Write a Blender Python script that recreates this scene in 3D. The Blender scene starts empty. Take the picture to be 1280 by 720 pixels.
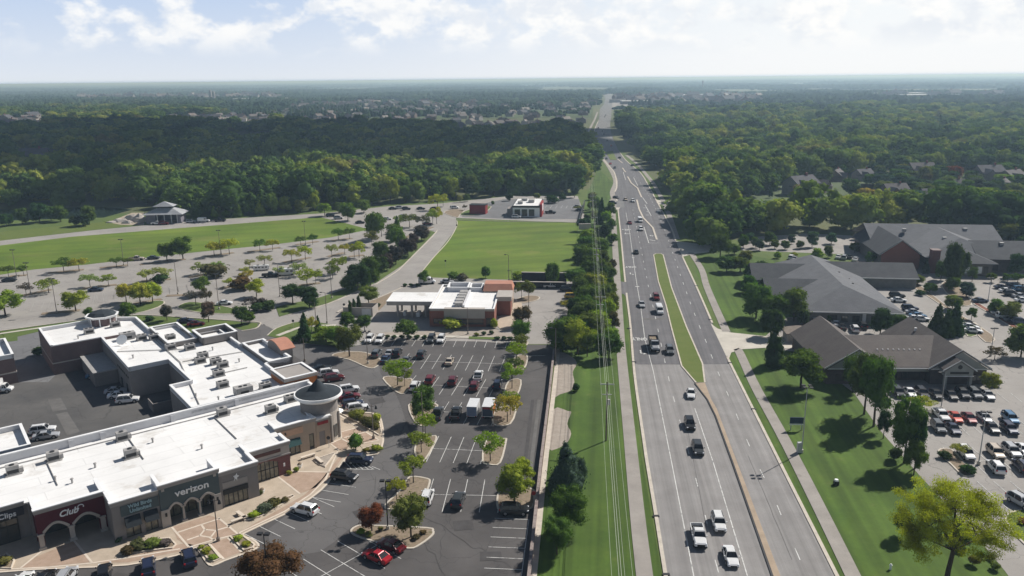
import bpy, bmesh, math, random
import numpy as np
from mathutils import Vector, Matrix
R = math.radians
sc = bpy.context.scene
COL = sc.collection
rnd = random.Random(11)

# ---------------------------------------------------------------- camera
HAZE_D = 0.00019
F_PX, H_CAM = 1000.0, 67.0
PITCH = math.atan((360 - 98.8) / F_PX); ROLL = R(0.58)
cd = bpy.data.cameras.new('camera'); cam = bpy.data.objects.new('camera', cd); COL.objects.link(cam)
cd.sensor_width = 36.0; cd.lens = 36.0 * F_PX / 1280.0; cd.clip_end = 60000; cd.clip_start = 0.5
cp, sp = math.cos(PITCH), math.sin(PITCH)
_fw = Vector((0, cp, -sp)); _up0 = Vector((0, sp, cp)); _rt0 = Vector((1, 0, 0))
_cr, _sr = math.cos(ROLL), math.sin(ROLL)
_rt = _rt0 * _cr - _up0 * _sr
_up = _rt0 * _sr + _up0 * _cr      # camera rolled by ROLL
cam.matrix_world = Matrix(((_rt.x, _up.x, -_fw.x, 0), (_rt.y, _up.y, -_fw.y, 0), (_rt.z, _up.z, -_fw.z, H_CAM), (0, 0, 0, 1)))
sc.camera = cam
sc.render.resolution_x, sc.render.resolution_y = 1024, 576

# ---------------------------------------------------------------- light
CLOUD_LOC = (3.1, 0.35, 0.62)
SUN_EL, SUN_AZ = 42.0, 39.5            # azimuth measured from +X towards +Y
w = bpy.data.worlds.new('World'); sc.world = w; w.use_nodes = True
nt = w.node_tree; nt.nodes.clear()
def N(nt, t, **k):
    n = nt.nodes.new(t)
    for a, b in k.items():
        if a.startswith('i_'): n.inputs[a[2:].replace('_', ' ')].default_value = b
        else: setattr(n, a, b)
    return n
def L(nt, a, b): nt.links.new(a, b)
sky = N(nt, 'ShaderNodeTexSky', sky_type='NISHITA', sun_disc=False, sun_elevation=R(SUN_EL), sun_rotation=R(90 - SUN_AZ), altitude=250, air_density=1.0, dust_density=1.0, ozone_density=1.0)
tc = N(nt, 'ShaderNodeTexCoord')
sep = N(nt, 'ShaderNodeSeparateXYZ'); L(nt, tc.outputs['Generated'], sep.inputs[0])
def rng(src, a, b, c, d, smooth=True):
    n = N(nt, 'ShaderNodeMapRange', interpolation_type='SMOOTHSTEP' if smooth else 'LINEAR'); n.inputs['From Min'].default_value = a; n.inputs['From Max'].default_value = b; n.inputs['To Min'].default_value = c; n.inputs['To Max'].default_value = d; L(nt, src, n.inputs['Value']); return n.outputs[0]
def mixc_(f, A, B):
    n = N(nt, 'ShaderNodeMix', data_type='RGBA')
    for k, v in (('A', A), ('B', B)):
        if isinstance(v, tuple): n.inputs[k].default_value = (*v, 1)
        else: L(nt, v, n.inputs[k])
    L(nt, f, n.inputs['Factor']) if not isinstance(f, float) else setattr(n.inputs['Factor'], 'default_value', f)
    return n.outputs['Result']
def mul(a, b):
    n = N(nt, 'ShaderNodeMath', operation='MULTIPLY'); L(nt, a, n.inputs[0]); L(nt, b, n.inputs[1]); return n.outputs[0]
X, Z = sep.outputs['X'], sep.outputs['Z']
lowband = mul(rng(Z, .10, .17, .95, 0.0), rng(sep.outputs['Y'], -.35, .5, .15, 1))                       # humid veil near the horizon, clear sky above
sunside = rng(X, -.35, .38, 0, 1)
hor = mixc_(sunside, (14.4, 15.4, 16.8), (17.7, 18.0, 18.3)); top = mixc_(sunside, (10.0, 12.3, 16.2), (17.0, 17.7, 18.2))
band = mixc_(rng(Z, .0, .095, 0, 1, False), hor, top)
band = mixc_(rng(Z, -.003, .004, 0, 1), (9.0, 12.6, 17.0), band)
base_sky = mixc_(lowband, sky.outputs[0], band)
mp = N(nt, 'ShaderNodeMapping'); mp.inputs['Scale'].default_value = (1.0, 1.0, 1.55); mp.inputs['Location'].default_value = CLOUD_LOC
L(nt, tc.outputs['Generated'], mp.inputs['Vector'])
nz = N(nt, 'ShaderNodeTexNoise', i_Scale=14.0, i_Detail=10.0, i_Roughness=0.55, i_Distortion=0.15); L(nt, mp.outputs[0], nz.inputs['Vector'])
cov = N(nt, 'ShaderNodeMath', operation='ADD'); L(nt, nz.outputs[0], cov.inputs[0]); L(nt, rng(X, -.6, .5, -.02, .07), cov.inputs[1])
den = mul(rng(cov.outputs[0], .455, .58, 0, .88), rng(Z, .022, .055, 0, 1))
den = mul(den, rng(Z, .12, .24, 1, .05))
n2 = N(nt, 'ShaderNodeTexNoise', i_Scale=22.0, i_Detail=6.0, i_Roughness=.6); L(nt, mp.outputs[0], n2.inputs['Vector'])
ccol = mixc_(rng(n2.outputs[0], .40, .60, 0, 1), (15.0, 15.7, 16.7), (18.5, 18.4, 18.1))
final = mixc_(den, base_sky, ccol)
bg = N(nt, 'ShaderNodeBackground', i_Strength=0.05); L(nt, final, bg.inputs[0])
wo = N(nt, 'ShaderNodeOutputWorld'); L(nt, bg.outputs[0], wo.inputs[0])
sl = bpy.data.lights.new('sun', 'SUN'); sl.energy = 5.0; sl.angle = R(0.53); sl.color = (1.0, 0.955, 0.89)
so = bpy.data.objects.new('sun', sl); COL.objects.link(so)
sdir = Vector((math.cos(R(SUN_EL)) * math.cos(R(SUN_AZ)), math.cos(R(SUN_EL)) * math.sin(R(SUN_AZ)), math.sin(R(SUN_EL))))
so.rotation_euler = sdir.to_track_quat('Z', 'Y').to_euler(); so.location = (0, 0, 300)
sc.view_settings.view_transform = 'Standard'; sc.view_settings.look = 'None'; sc.view_settings.gamma = 1.0
sc.view_settings.exposure = 0.14; sc.view_settings.use_curve_mapping = False
sc.render.engine = 'CYCLES'
sc.cycles.max_bounces = 5; sc.cycles.diffuse_bounces = 2; sc.cycles.glossy_bounces = 2; sc.cycles.transparent_max_bounces = 4
sc.cycles.volume_bounces = 0; sc.cycles.transmission_bounces = 2

# ---------------------------------------------------------------- picture point -> point of the ground plan
def G(px, py, z=0.0):
    u = px - 640.0; v = 360.0 - py
    x = u * _cr + v * _sr; y = -u * _sr + v * _cr
    dy = F_PX * cp + y * sp; dz = -F_PX * sp + y * cp
    t = (z - H_CAM) / dz
    return (x * t, dy * t)
def PXM(px, py):            # picture pixels per metre, across, at a ground point
    x, y = G(px, py); d = y * cp + H_CAM * sp
    return F_PX / d
def VPX(px, py):            # pixels per metre of height at that ground point (z up)
    return PXM(px, py) * cp

# ---------------------------------------------------------------- materials
MATS = {}
def mat(name, col, rough=0.8, var=0.12, scale=0.5, col2=None, bump=0.0, spec=0.3, metal=0.0, detail=4.0, coord='pos', dirt=None, emis=None):
    m = bpy.data.materials.new(name); m.use_nodes = True; nt = m.node_tree
    bs = nt.nodes['Principled BSDF']
    bs.inputs['Roughness'].default_value = rough; bs.inputs['Metallic'].default_value = metal
    bs.inputs['Specular IOR Level'].default_value = spec
    if coord == 'pos': src = N(nt, 'ShaderNodeNewGeometry').outputs['Position']
    else: src = N(nt, 'ShaderNodeTexCoord').outputs['Object']
    n1 = N(nt, 'ShaderNodeTexNoise', i_Scale=scale, i_Detail=detail, i_Roughness=0.6); L(nt, src, n1.inputs['Vector'])
    c2 = col2 if col2 else tuple(c * (1 + var) for c in col)
    c1 = col if col2 else tuple(c * (1 - var) for c in col)
    rmp = N(nt, 'ShaderNodeMapRange'); rmp.inputs['From Min'].default_value = 0.32; rmp.inputs['From Max'].default_value = 0.68; L(nt, n1.outputs[0], rmp.inputs['Value'])
    mx = N(nt, 'ShaderNodeMix', data_type='RGBA'); mx.inputs['A'].default_value = (*c1, 1); mx.inputs['B'].default_value = (*c2, 1); L(nt, rmp.outputs[0], mx.inputs['Factor'])
    out = mx.outputs['Result']
    n2 = N(nt, 'ShaderNodeTexNoise', i_Scale=scale * 11, i_Detail=5.0, i_Roughness=0.7); L(nt, src, n2.inputs['Vector'])
    r2 = N(nt, 'ShaderNodeMapRange'); r2.inputs['To Min'].default_value = 1 - var * .8; r2.inputs['To Max'].default_value = 1 + var * .8; L(nt, n2.outputs[0], r2.inputs['Value'])
    vm = N(nt, 'ShaderNodeVectorMath', operation='SCALE'); L(nt, out, vm.inputs[0]); L(nt, r2.outputs[0], vm.inputs['Scale'])
    out = vm.outputs[0]
    if dirt:                      # (colour, scale, threshold, amount): blotches of their own shape
        n3 = N(nt, 'ShaderNodeTexNoise', i_Scale=dirt[1], i_Detail=6.0, i_Roughness=0.65); L(nt, src, n3.inputs['Vector'])
        r3 = N(nt, 'ShaderNodeMapRange', interpolation_type='SMOOTHSTEP'); r3.inputs['From Min'].default_value = dirt[2]; r3.inputs['From Max'].default_value = dirt[2] + .12; r3.inputs['To Max'].default_value = dirt[3]; L(nt, n3.outputs[0], r3.inputs['Value'])
        m3 = N(nt, 'ShaderNodeMix', data_type='RGBA'); m3.inputs['B'].default_value = (*dirt[0], 1); L(nt, r3.outputs[0], m3.inputs['Factor']); L(nt, out, m3.inputs['A']); out = m3.outputs['Result']
    L(nt, out, bs.inputs['Base Color'])
    if bump:
        b = N(nt, 'ShaderNodeBump', i_Strength=bump, i_Distance=0.1); L(nt, n2.outputs[0], b.inputs['Height']); L(nt, b.outputs[0], bs.inputs['Normal'])
    if emis:
        bs.inputs['Emission Color'].default_value = (*emis[0], 1); bs.inputs['Emission Strength'].default_value = emis[1]
    m['out'] = 0
    MATS[name] = m
    return m

def tree_mat(name, stops, objcol=False, transl=0.25, var=0.3, scale=0.35):
    m = bpy.data.materials.new(name); m.use_nodes = True; nt = m.node_tree; nt.nodes.clear()
    oi = N(nt, 'ShaderNodeObjectInfo')
    if objcol: base = oi.outputs['Color']
    else:
        ra = N(nt, 'ShaderNodeValToRGB'); ra.color_ramp.interpolation = 'LINEAR'
        el = ra.color_ramp.elements
        while len(el) < len(stops): el.new(0.5)
        for e, (p, c) in zip(el, stops): e.position = p; e.color = (*c, 1)
        pn = N(nt, 'ShaderNodeTexNoise', i_Scale=.011, i_Detail=3.0); L(nt, oi.outputs['Location'], pn.inputs['Vector'])
        pr_ = N(nt, 'ShaderNodeMapRange'); pr_.inputs['From Min'].default_value = .34; pr_.inputs['From Max'].default_value = .68; pr_.inputs['To Min'].default_value = -.15; pr_.inputs['To Max'].default_value = .62; L(nt, pn.outputs[0], pr_.inputs['Value'])
        sm = N(nt, 'ShaderNodeMath', operation='MULTIPLY_ADD'); L(nt, oi.outputs['Random'], sm.inputs[0]); sm.inputs[1].default_value = .5; L(nt, pr_.outputs[0], sm.inputs[2])
        L(nt, sm.outputs[0], ra.inputs[0]); base = ra.outputs[0]
    geo = N(nt, 'ShaderNodeNewGeometry')
    n = N(nt, 'ShaderNodeTexNoise', i_Scale=scale, i_Detail=3.0); L(nt, geo.outputs['Position'], n.inputs['Vector'])
    r = N(nt, 'ShaderNodeMapRange'); r.inputs['From Min'].default_value = .3; r.inputs['From Max'].default_value = .7; r.inputs['To Min'].default_value = 1 - var; r.inputs['To Max'].default_value = 1 + var; L(nt, n.outputs[0], r.inputs['Value'])
    vm = N(nt, 'ShaderNodeVectorMath', operation='SCALE'); L(nt, base, vm.inputs[0]); L(nt, r.outputs[0], vm.inputs['Scale'])
    d = N(nt, 'ShaderNodeBsdfDiffuse'); L(nt, vm.outputs[0], d.inputs[0])
    t = N(nt, 'ShaderNodeBsdfTranslucent'); v2 = N(nt, 'ShaderNodeVectorMath', operation='MULTIPLY'); v2.inputs[1].default_value = (1.25, 1.5, .6); L(nt, vm.outputs[0], v2.inputs[0]); L(nt, v2.outputs[0], t.inputs[0])
    mx = N(nt, 'ShaderNodeMixShader'); mx.inputs[0].default_value = transl; L(nt, d.outputs[0], mx.inputs[1]); L(nt, t.outputs[0], mx.inputs[2])
    o = N(nt, 'ShaderNodeOutputMaterial'); L(nt, mx.outputs[0], o.inputs[0])
    MATS[name] = m; return m

def paint_mat(name, rough=0.28):        # body colour comes from the object's own colour
    m = bpy.data.materials.new(name); m.use_nodes = True; nt = m.node_tree; bs = nt.nodes['Principled BSDF']
    oi = N(nt, 'ShaderNodeObjectInfo'); tcn = N(nt, 'ShaderNodeTexCoord')
    n = N(nt, 'ShaderNodeTexNoise', i_Scale=1.3, i_Detail=4.0); L(nt, tcn.outputs['Object'], n.inputs['Vector'])
    r = N(nt, 'ShaderNodeMapRange'); r.inputs['To Min'].default_value = .86; r.inputs['To Max'].default_value = 1.08; L(nt, n.outputs[0], r.inputs['Value'])
    vm = N(nt, 'ShaderNodeVectorMath', operation='SCALE'); L(nt, oi.outputs['Color'], vm.inputs[0]); L(nt, r.outputs[0], vm.inputs['Scale'])
    L(nt, vm.outputs[0], bs.inputs['Base Color']); bs.inputs['Roughness'].default_value = rough; bs.inputs['Metallic'].default_value = .15
    bs.inputs['Coat Weight'].default_value = .4; bs.inputs['Coat Roughness'].default_value = .08
    MATS[name] = m; return m

# road with worn lanes: streaks stretched along the road's heading
def road_mat(name, col, col2, ang, joints=False):
    m = mat(name, col, .85, .10, .22, col2, bump=.1)
    nt = m.node_tree; bs = nt.nodes['Principled BSDF']
    src = bs.inputs['Base Color'].links[0].from_socket
    geo = N(nt, 'ShaderNodeNewGeometry')
    mp = N(nt, 'ShaderNodeMapping', vector_type='POINT'); mp.inputs['Rotation'].default_value = (0, 0, R(90 - ang)); L(nt, geo.outputs['Position'], mp.inputs['Vector'])
    mp2 = N(nt, 'ShaderNodeMapping'); mp2.inputs['Scale'].default_value = (1.05, .012, 1); L(nt, mp.outputs[0], mp2.inputs['Vector'])
    n = N(nt, 'ShaderNodeTexNoise', i_Scale=1.0, i_Detail=5.0, i_Roughness=.62); L(nt, mp2.outputs[0], n.inputs['Vector'])
    r = N(nt, 'ShaderNodeMapRange'); r.inputs['From Min'].default_value = .3; r.inputs['From Max'].default_value = .7; r.inputs['To Min'].default_value = .80; r.inputs['To Max'].default_value = 1.2; L(nt, n.outputs[0], r.inputs['Value'])
    vm = N(nt, 'ShaderNodeVectorMath', operation='SCALE'); L(nt, src, vm.inputs[0]); L(nt, r.outputs[0], vm.inputs['Scale'])
    L(nt, vm.outputs[0], bs.inputs['Base Color'])
    return m

def crack_mat(name, col, col2, crack=(.022, .022, .023), amt=.75, scale=.16):
    m = mat(name, col, .9, .12, .09, col2, bump=.08, dirt=((.03, .03, .031), .35, .62, .35))
    nt = m.node_tree; bs = nt.nodes['Principled BSDF']; src = bs.inputs['Base Color'].links[0].from_socket
    geo = N(nt, 'ShaderNodeNewGeometry')
    nw = N(nt, 'ShaderNodeTexNoise', i_Scale=.5, i_Detail=3.0); L(nt, geo.outputs['Position'], nw.inputs['Vector'])
    ad = N(nt, 'ShaderNodeVectorMath', operation='MULTIPLY_ADD'); L(nt, nw.outputs['Color'], ad.inputs[0]); ad.inputs[1].default_value = (2.5, 2.5, 0); L(nt, geo.outputs['Position'], ad.inputs[2])
    v = N(nt, 'ShaderNodeTexVoronoi', feature='DISTANCE_TO_EDGE', i_Scale=scale); L(nt, ad.outputs[0], v.inputs['Vector'])
    r = N(nt, 'ShaderNodeMapRange'); r.inputs['From Min'].default_value = .003; r.inputs['From Max'].default_value = .012; r.inputs['To Min'].default_value = amt; r.inputs['To Max'].default_value = 0; L(nt, v.outputs['Distance'], r.inputs['Value'])
    m3 = N(nt, 'ShaderNodeMix', data_type='RGBA'); m3.inputs['B'].default_value = (*crack, 1); L(nt, r.outputs[0], m3.inputs['Factor']); L(nt, src, m3.inputs['A']); L(nt, m3.outputs['Result'], bs.inputs['Base Color'])
    return m

def brick_mat(name, c1, c2, mortar, scale=4.0):
    m = bpy.data.materials.new(name); m.use_nodes = True; nt = m.node_tree; bs = nt.nodes['Principled BSDF']
    tcn = N(nt, 'ShaderNodeTexCoord'); sp_ = N(nt, 'ShaderNodeSeparateXYZ'); L(nt, tcn.outputs['Object'], sp_.inputs[0])
    ad = N(nt, 'ShaderNodeMath', operation='ADD'); L(nt, sp_.outputs['X'], ad.inputs[0]); L(nt, sp_.outputs['Y'], ad.inputs[1])
    cb = N(nt, 'ShaderNodeCombineXYZ'); L(nt, ad.outputs[0], cb.inputs['X']); L(nt, sp_.outputs['Z'], cb.inputs['Y'])
    b = N(nt, 'ShaderNodeTexBrick', i_Scale=scale); b.inputs['Color1'].default_value = (*c1, 1); b.inputs['Color2'].default_value = (*c2, 1); b.inputs['Mortar'].default_value = (*mortar, 1); b.inputs['Mortar Size'].default_value = .012
    L(nt, cb.outputs[0], b.inputs['Vector'])
    n = N(nt, 'ShaderNodeTexNoise', i_Scale=.6, i_Detail=4.0); L(nt, tcn.outputs['Object'], n.inputs['Vector'])
    r = N(nt, 'ShaderNodeMapRange'); r.inputs['To Min'].default_value = .75; r.inputs['To Max'].default_value = 1.2; L(nt, n.outputs[0], r.inputs['Value'])
    vm = N(nt, 'ShaderNodeVectorMath', operation='SCALE'); L(nt, b.outputs[0], vm.inputs[0]); L(nt, r.outputs[0], vm.inputs['Scale']); L(nt, vm.outputs[0], bs.inputs['Base Color'])
    bs.inputs['Roughness'].default_value = .85; MATS[name] = m; return m

ASPH = crack_mat('dark_asphalt', (.072, .067, .066), (.108, .101, .099), amt=.3)
ASPH_D = crack_mat('aisle_asphalt', (.105, .100, .100), (.142, .136, .134), amt=.4)
ASPH2 = crack_mat('court_asphalt', (.075, .073, .073), (.12, .115, .11), amt=.3)
ASPH_L = crack_mat('bleached_asphalt', (.27, .252, .235), (.335, .315, .295), crack=(.17, .16, .15), amt=.6)
ASPH_M = crack_mat('grey_asphalt', (.14, .14, .145), (.18, .18, .185), crack=(.09, .09, .09))
ROAD_OLD = road_mat('road_worn', (.215, .205, .20), (.26, .25, .244), 84.8)
ROAD_NEW = road_mat('road_fresh', (.115, .112, .118), (.145, .141, .148), 83.5)
ROAD_FAR = road_mat('road_distant', (.15, .15, .15), (.20, .195, .19), 84)
CONC = mat('concrete', (.50, .465, .405), .85, .10, .3, bump=.05, dirt=((.30, .27, .23), .5, .6, .5))
PATHM = mat('path_concrete', (.30, .275, .25), .88, .12, .25, dirt=((.2, .18, .16), .4, .58, .5))
KERB = mat('kerb_concrete', (.52, .47, .40), .85, .12, .6, dirt=((.25, .22, .19), .8, .6, .6))
MEDC = mat('median_concrete', (.36, .28, .205), .85, .12, .4)
PAINT = mat('road_paint', (.60, .60, .58), .7, .15, 1.5, dirt=((.2, .2, .2), 1.3, .52, .8))
PAVER = mat('paver_tan', (.34, .245, .18), .85, .12, .8, (.42, .31, .24), dirt=((.25, .18, .14), .6, .62, .4))
PAVEL = mat('plaza_band', (.62, .54, .45), .85, .08, .8)
WALK = mat('walk_tan', (.40, .33, .255), .85, .12, .5, (.48, .40, .315), dirt=((.25, .2, .16), .35, .6, .4))
GRASS = mat('grass_lawn', (.075, .115, .026), .95, .3, .08, (.105, .145, .034), bump=.3, dirt=((.12, .14, .04), .12, .58, .6))
GRASS_D = mat('grass_rich', (.050, .095, .013), .95, .28, .10, (.075, .125, .018), bump=.3, dirt=((.10, .125, .03), .2, .60, .55))
GRASS_F = mat('grass_field', (.085, .145, .012), .95, .22, .035, (.125, .175, .020), bump=.3, dirt=((.16, .18, .04), .05, .55, .6))
def streaks(m, ang, wd, amt, along=.01):
    nt = m.node_tree; bs = nt.nodes['Principled BSDF']; src = bs.inputs['Base Color'].links[0].from_socket; geo = N(nt, 'ShaderNodeNewGeometry')
    a = N(nt, 'ShaderNodeMapping'); a.inputs['Rotation'].default_value = (0, 0, R(90 - ang)); L(nt, geo.outputs['Position'], a.inputs['Vector'])
    b = N(nt, 'ShaderNodeMapping'); b.inputs['Scale'].default_value = (wd, along, 1); L(nt, a.outputs[0], b.inputs['Vector'])
    n = N(nt, 'ShaderNodeTexNoise', i_Scale=1.0, i_Detail=3.0); L(nt, b.outputs[0], n.inputs['Vector'])
    q = N(nt, 'ShaderNodeMapRange'); q.inputs['From Min'].default_value = .35; q.inputs['From Max'].default_value = .65; q.inputs['To Min'].default_value = 1 - amt; q.inputs['To Max'].default_value = 1 + amt; L(nt, n.outputs[0], q.inputs['Value'])
    vm = N(nt, 'ShaderNodeVectorMath', operation='SCALE'); L(nt, src, vm.inputs[0]); L(nt, q.outputs[0], vm.inputs['Scale']); L(nt, vm.outputs[0], bs.inputs['Base Color']); return m
streaks(GRASS_D, 83, .55, .22); streaks(GRASS_D, -20, .05, .12, .03); streaks(GRASS_F, 14, .16, .13); streaks(GRASS_F, 80, .03, .12, .02)
GRASS_M = mat('grass_median', (.095, .135, .022), .95, .2, .3, (.12, .15, .035), bump=.3)
MULCH = mat('mulch', (.20, .155, .11), .95, .25, 1.5, (.28, .22, .16), dirt=((.08, .10, .03), 1.2, .56, .6))
GRAVEL = mat('gravel_bed', (.30, .26, .22), .95, .2, .8, (.38, .33, .28))
TERR = mat('terrain_ground', (.06, .085, .03), .97, .35, .0016, (.15, .15, .07), bump=0)
SOILR = mat('bare_soil', (.30, .25, .19), .95, .2, .2, (.40, .35, .27))
RED_MULCH = mat('red_mulch', (.22, .09, .06), .95, .25, 1.2)
def seams(m, rw, bw, mort, k, dark):
    nt = m.node_tree; bs = nt.nodes['Principled BSDF']; src = bs.inputs['Base Color'].links[0].from_socket
    tcn = N(nt, 'ShaderNodeTexCoord'); b = N(nt, 'ShaderNodeTexBrick', i_Scale=1.0); b.inputs['Color1'].default_value = (1, 1, 1, 1); b.inputs['Color2'].default_value = (k, k, k, 1); b.inputs['Mortar'].default_value = (dark, dark, dark, 1); b.inputs['Mortar Size'].default_value = mort; b.inputs['Row Height'].default_value = rw; b.inputs['Brick Width'].default_value = bw
    L(nt, tcn.outputs['Object'], b.inputs['Vector'])
    vm = N(nt, 'ShaderNodeVectorMath', operation='MULTIPLY'); L(nt, src, vm.inputs[0]); L(nt, b.outputs[0], vm.inputs[1]); L(nt, vm.outputs[0], bs.inputs['Base Color']); return m
ROOFW = seams(mat('roof_membrane', (.74, .735, .725), .6, .06, .10, (.85, .845, .835), dirt=((.50, .46, .41), .16, .55, .5)), 3.0, 14.0, .06, .965, .80)
def shingle(name, c1, c2):
    m = mat(name, c1, .92, .18, .35, c2, bump=.5, dirt=(tuple(v * .7 for v in c1), .25, .58, .5)); return seams(m, .55, 1.2, .035, .90, .72)
COPING = mat('coping_metal', (.82, .82, .82), .45, .05, .4)
PARAW = mat('parapet_liner', (.62, .62, .64), .7, .07, .3)
STUCCO_G = mat('stucco_grey', (.245, .225, .215), .9, .08, .4, dirt=((.2, .18, .17), .5, .6, .4))
STUCCO_L = mat('stucco_light', (.42, .385, .35), .9, .08, .4)
STUCCO_T = mat('stucco_tan', (.40, .32, .25), .9, .08, .4)
CORNI = mat('cornice', (.33, .305, .285), .8, .06, .5)
TEAL = mat('teal_panel', (.085, .11, .115), .75, .08, .4)
REDP = mat('maroon_panel', (.085, .012, .020), .75, .1, .4)
NAVYP = mat('charcoal_panel', (.05, .05, .06), .75, .1, .4)
ORANGE = mat('orange_stucco', (.42, .15, .045), .85, .08, .5)
AWN_O = mat('orange_metal_roof', (.46, .22, .15), .5, .08, .6)
AWN = mat('black_awning', (.02, .025, .03), .8, .1, .6)
AWN_T = mat('teal_awning', (.03, .075, .075), .8, .1, .6)
GLASS = mat('window_glass', (.035, .04, .045), .08, .2, .3, (.09, .085, .07), spec=.6)
GLASS_W = mat('shop_glass', (.10, .095, .075), .12, .4, .9, (.26, .24, .18), spec=.6)  # tan blotches paint interior reflections into the dark pane colour
FRAME = mat('window_frame', (.03, .03, .03), .5, .1, 1)
SIGNW = mat('sign_letters', (.85, .86, .86), .5, .03, 1)
SIGND = mat('sign_dark', (.06, .05, .05), .5, .1, 1)
BRICK_P = brick_mat('brick_plum', (.13, .085, .085), (.17, .11, .105), (.2, .17, .16))
BRICK_R = brick_mat('brick_red', (.19, .055, .038), (.26, .085, .055), (.3, .22, .18))
BRICK_W = brick_mat('brick_wine', (.15, .05, .05), (.20, .075, .07), (.2, .15, .14))
STONE = brick_mat('stone_block', (.42, .37, .32), (.50, .45, .40), (.35, .32, .3), 1.6)
SHIN = shingle('shingle_brown', (.118, .103, .097), (.145, .128, .118))
SHIN_G = shingle('shingle_grey', (.125, .130, .142), (.155, .160, .172))
SHIN_D = shingle('shingle_slate', (.078, .082, .090), (.10, .105, .113))
SIDING = mat('siding_grey', (.30, .31, .29), .85, .07, .6)
TRIM = mat('trim_white', (.66, .66, .66), .6, .06, .8)
HVAC = mat('hvac_metal', (.36, .35, .34), .6, .15, 1.5, dirt=((.2, .18, .16), 2.0, .55, .5))
DARK = mat('dark_metal', (.03, .03, .032), .5, .15, 1)
POLEM = mat('pole_metal', (.20, .17, .15), .5, .12, 1)
GALV = mat('galvanised', (.42, .43, .44), .45, .1, 1)
WOODP = mat('weathered_wood', (.16, .13, .10), .9, .25, 2)
DOME = mat('dome_slate', (.036, .044, .052), .9, .15, .5, spec=.15)
BARK = mat('bark', (.075, .058, .045), .95, .3, 3, bump=.5)
RUBBER = mat('tyre_rubber', (.018, .018, .018), .85, .1, 3)
ALLOY = mat('wheel_alloy', (.42, .42, .43), .35, .1, 3, metal=.6)
CARGLASS = mat('car_glass', (.012, .014, .017), .05, .1, 1, spec=.7, coord='obj')
LAMPW = mat('headlight_lens', (.75, .77, .8), .15, .05, 2, coord='obj')
LAMPR = mat('tail_lens', (.35, .01, .01), .3, .1, 2, coord='obj')
CARP = paint_mat('car_paint'); CHASSIS = mat('chassis_black', (.02, .02, .02), .8, .1, 2, coord='obj')
LEAF = tree_mat('leaves', None, objcol=True, transl=.28, var=.28, scale=.9)
FOREST = tree_mat('forest_leaves', [(0, (.042, .078, .028)), (.20, (.066, .115, .032)), (.42, (.105, .165, .038)), (.60, (.17, .225, .045)), (.80, (.29, .31, .06)), (1.0, (.16, .15, .06))], transl=.25, var=.25, scale=.15)
CANOPY = tree_mat('canopy_leaves', [(0, (.030, .056, .026)), (.5, (.045, .075, .030)), (.85, (.065, .10, .036)), (1.0, (.11, .13, .05))], transl=.10, var=.3, scale=.03)

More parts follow.
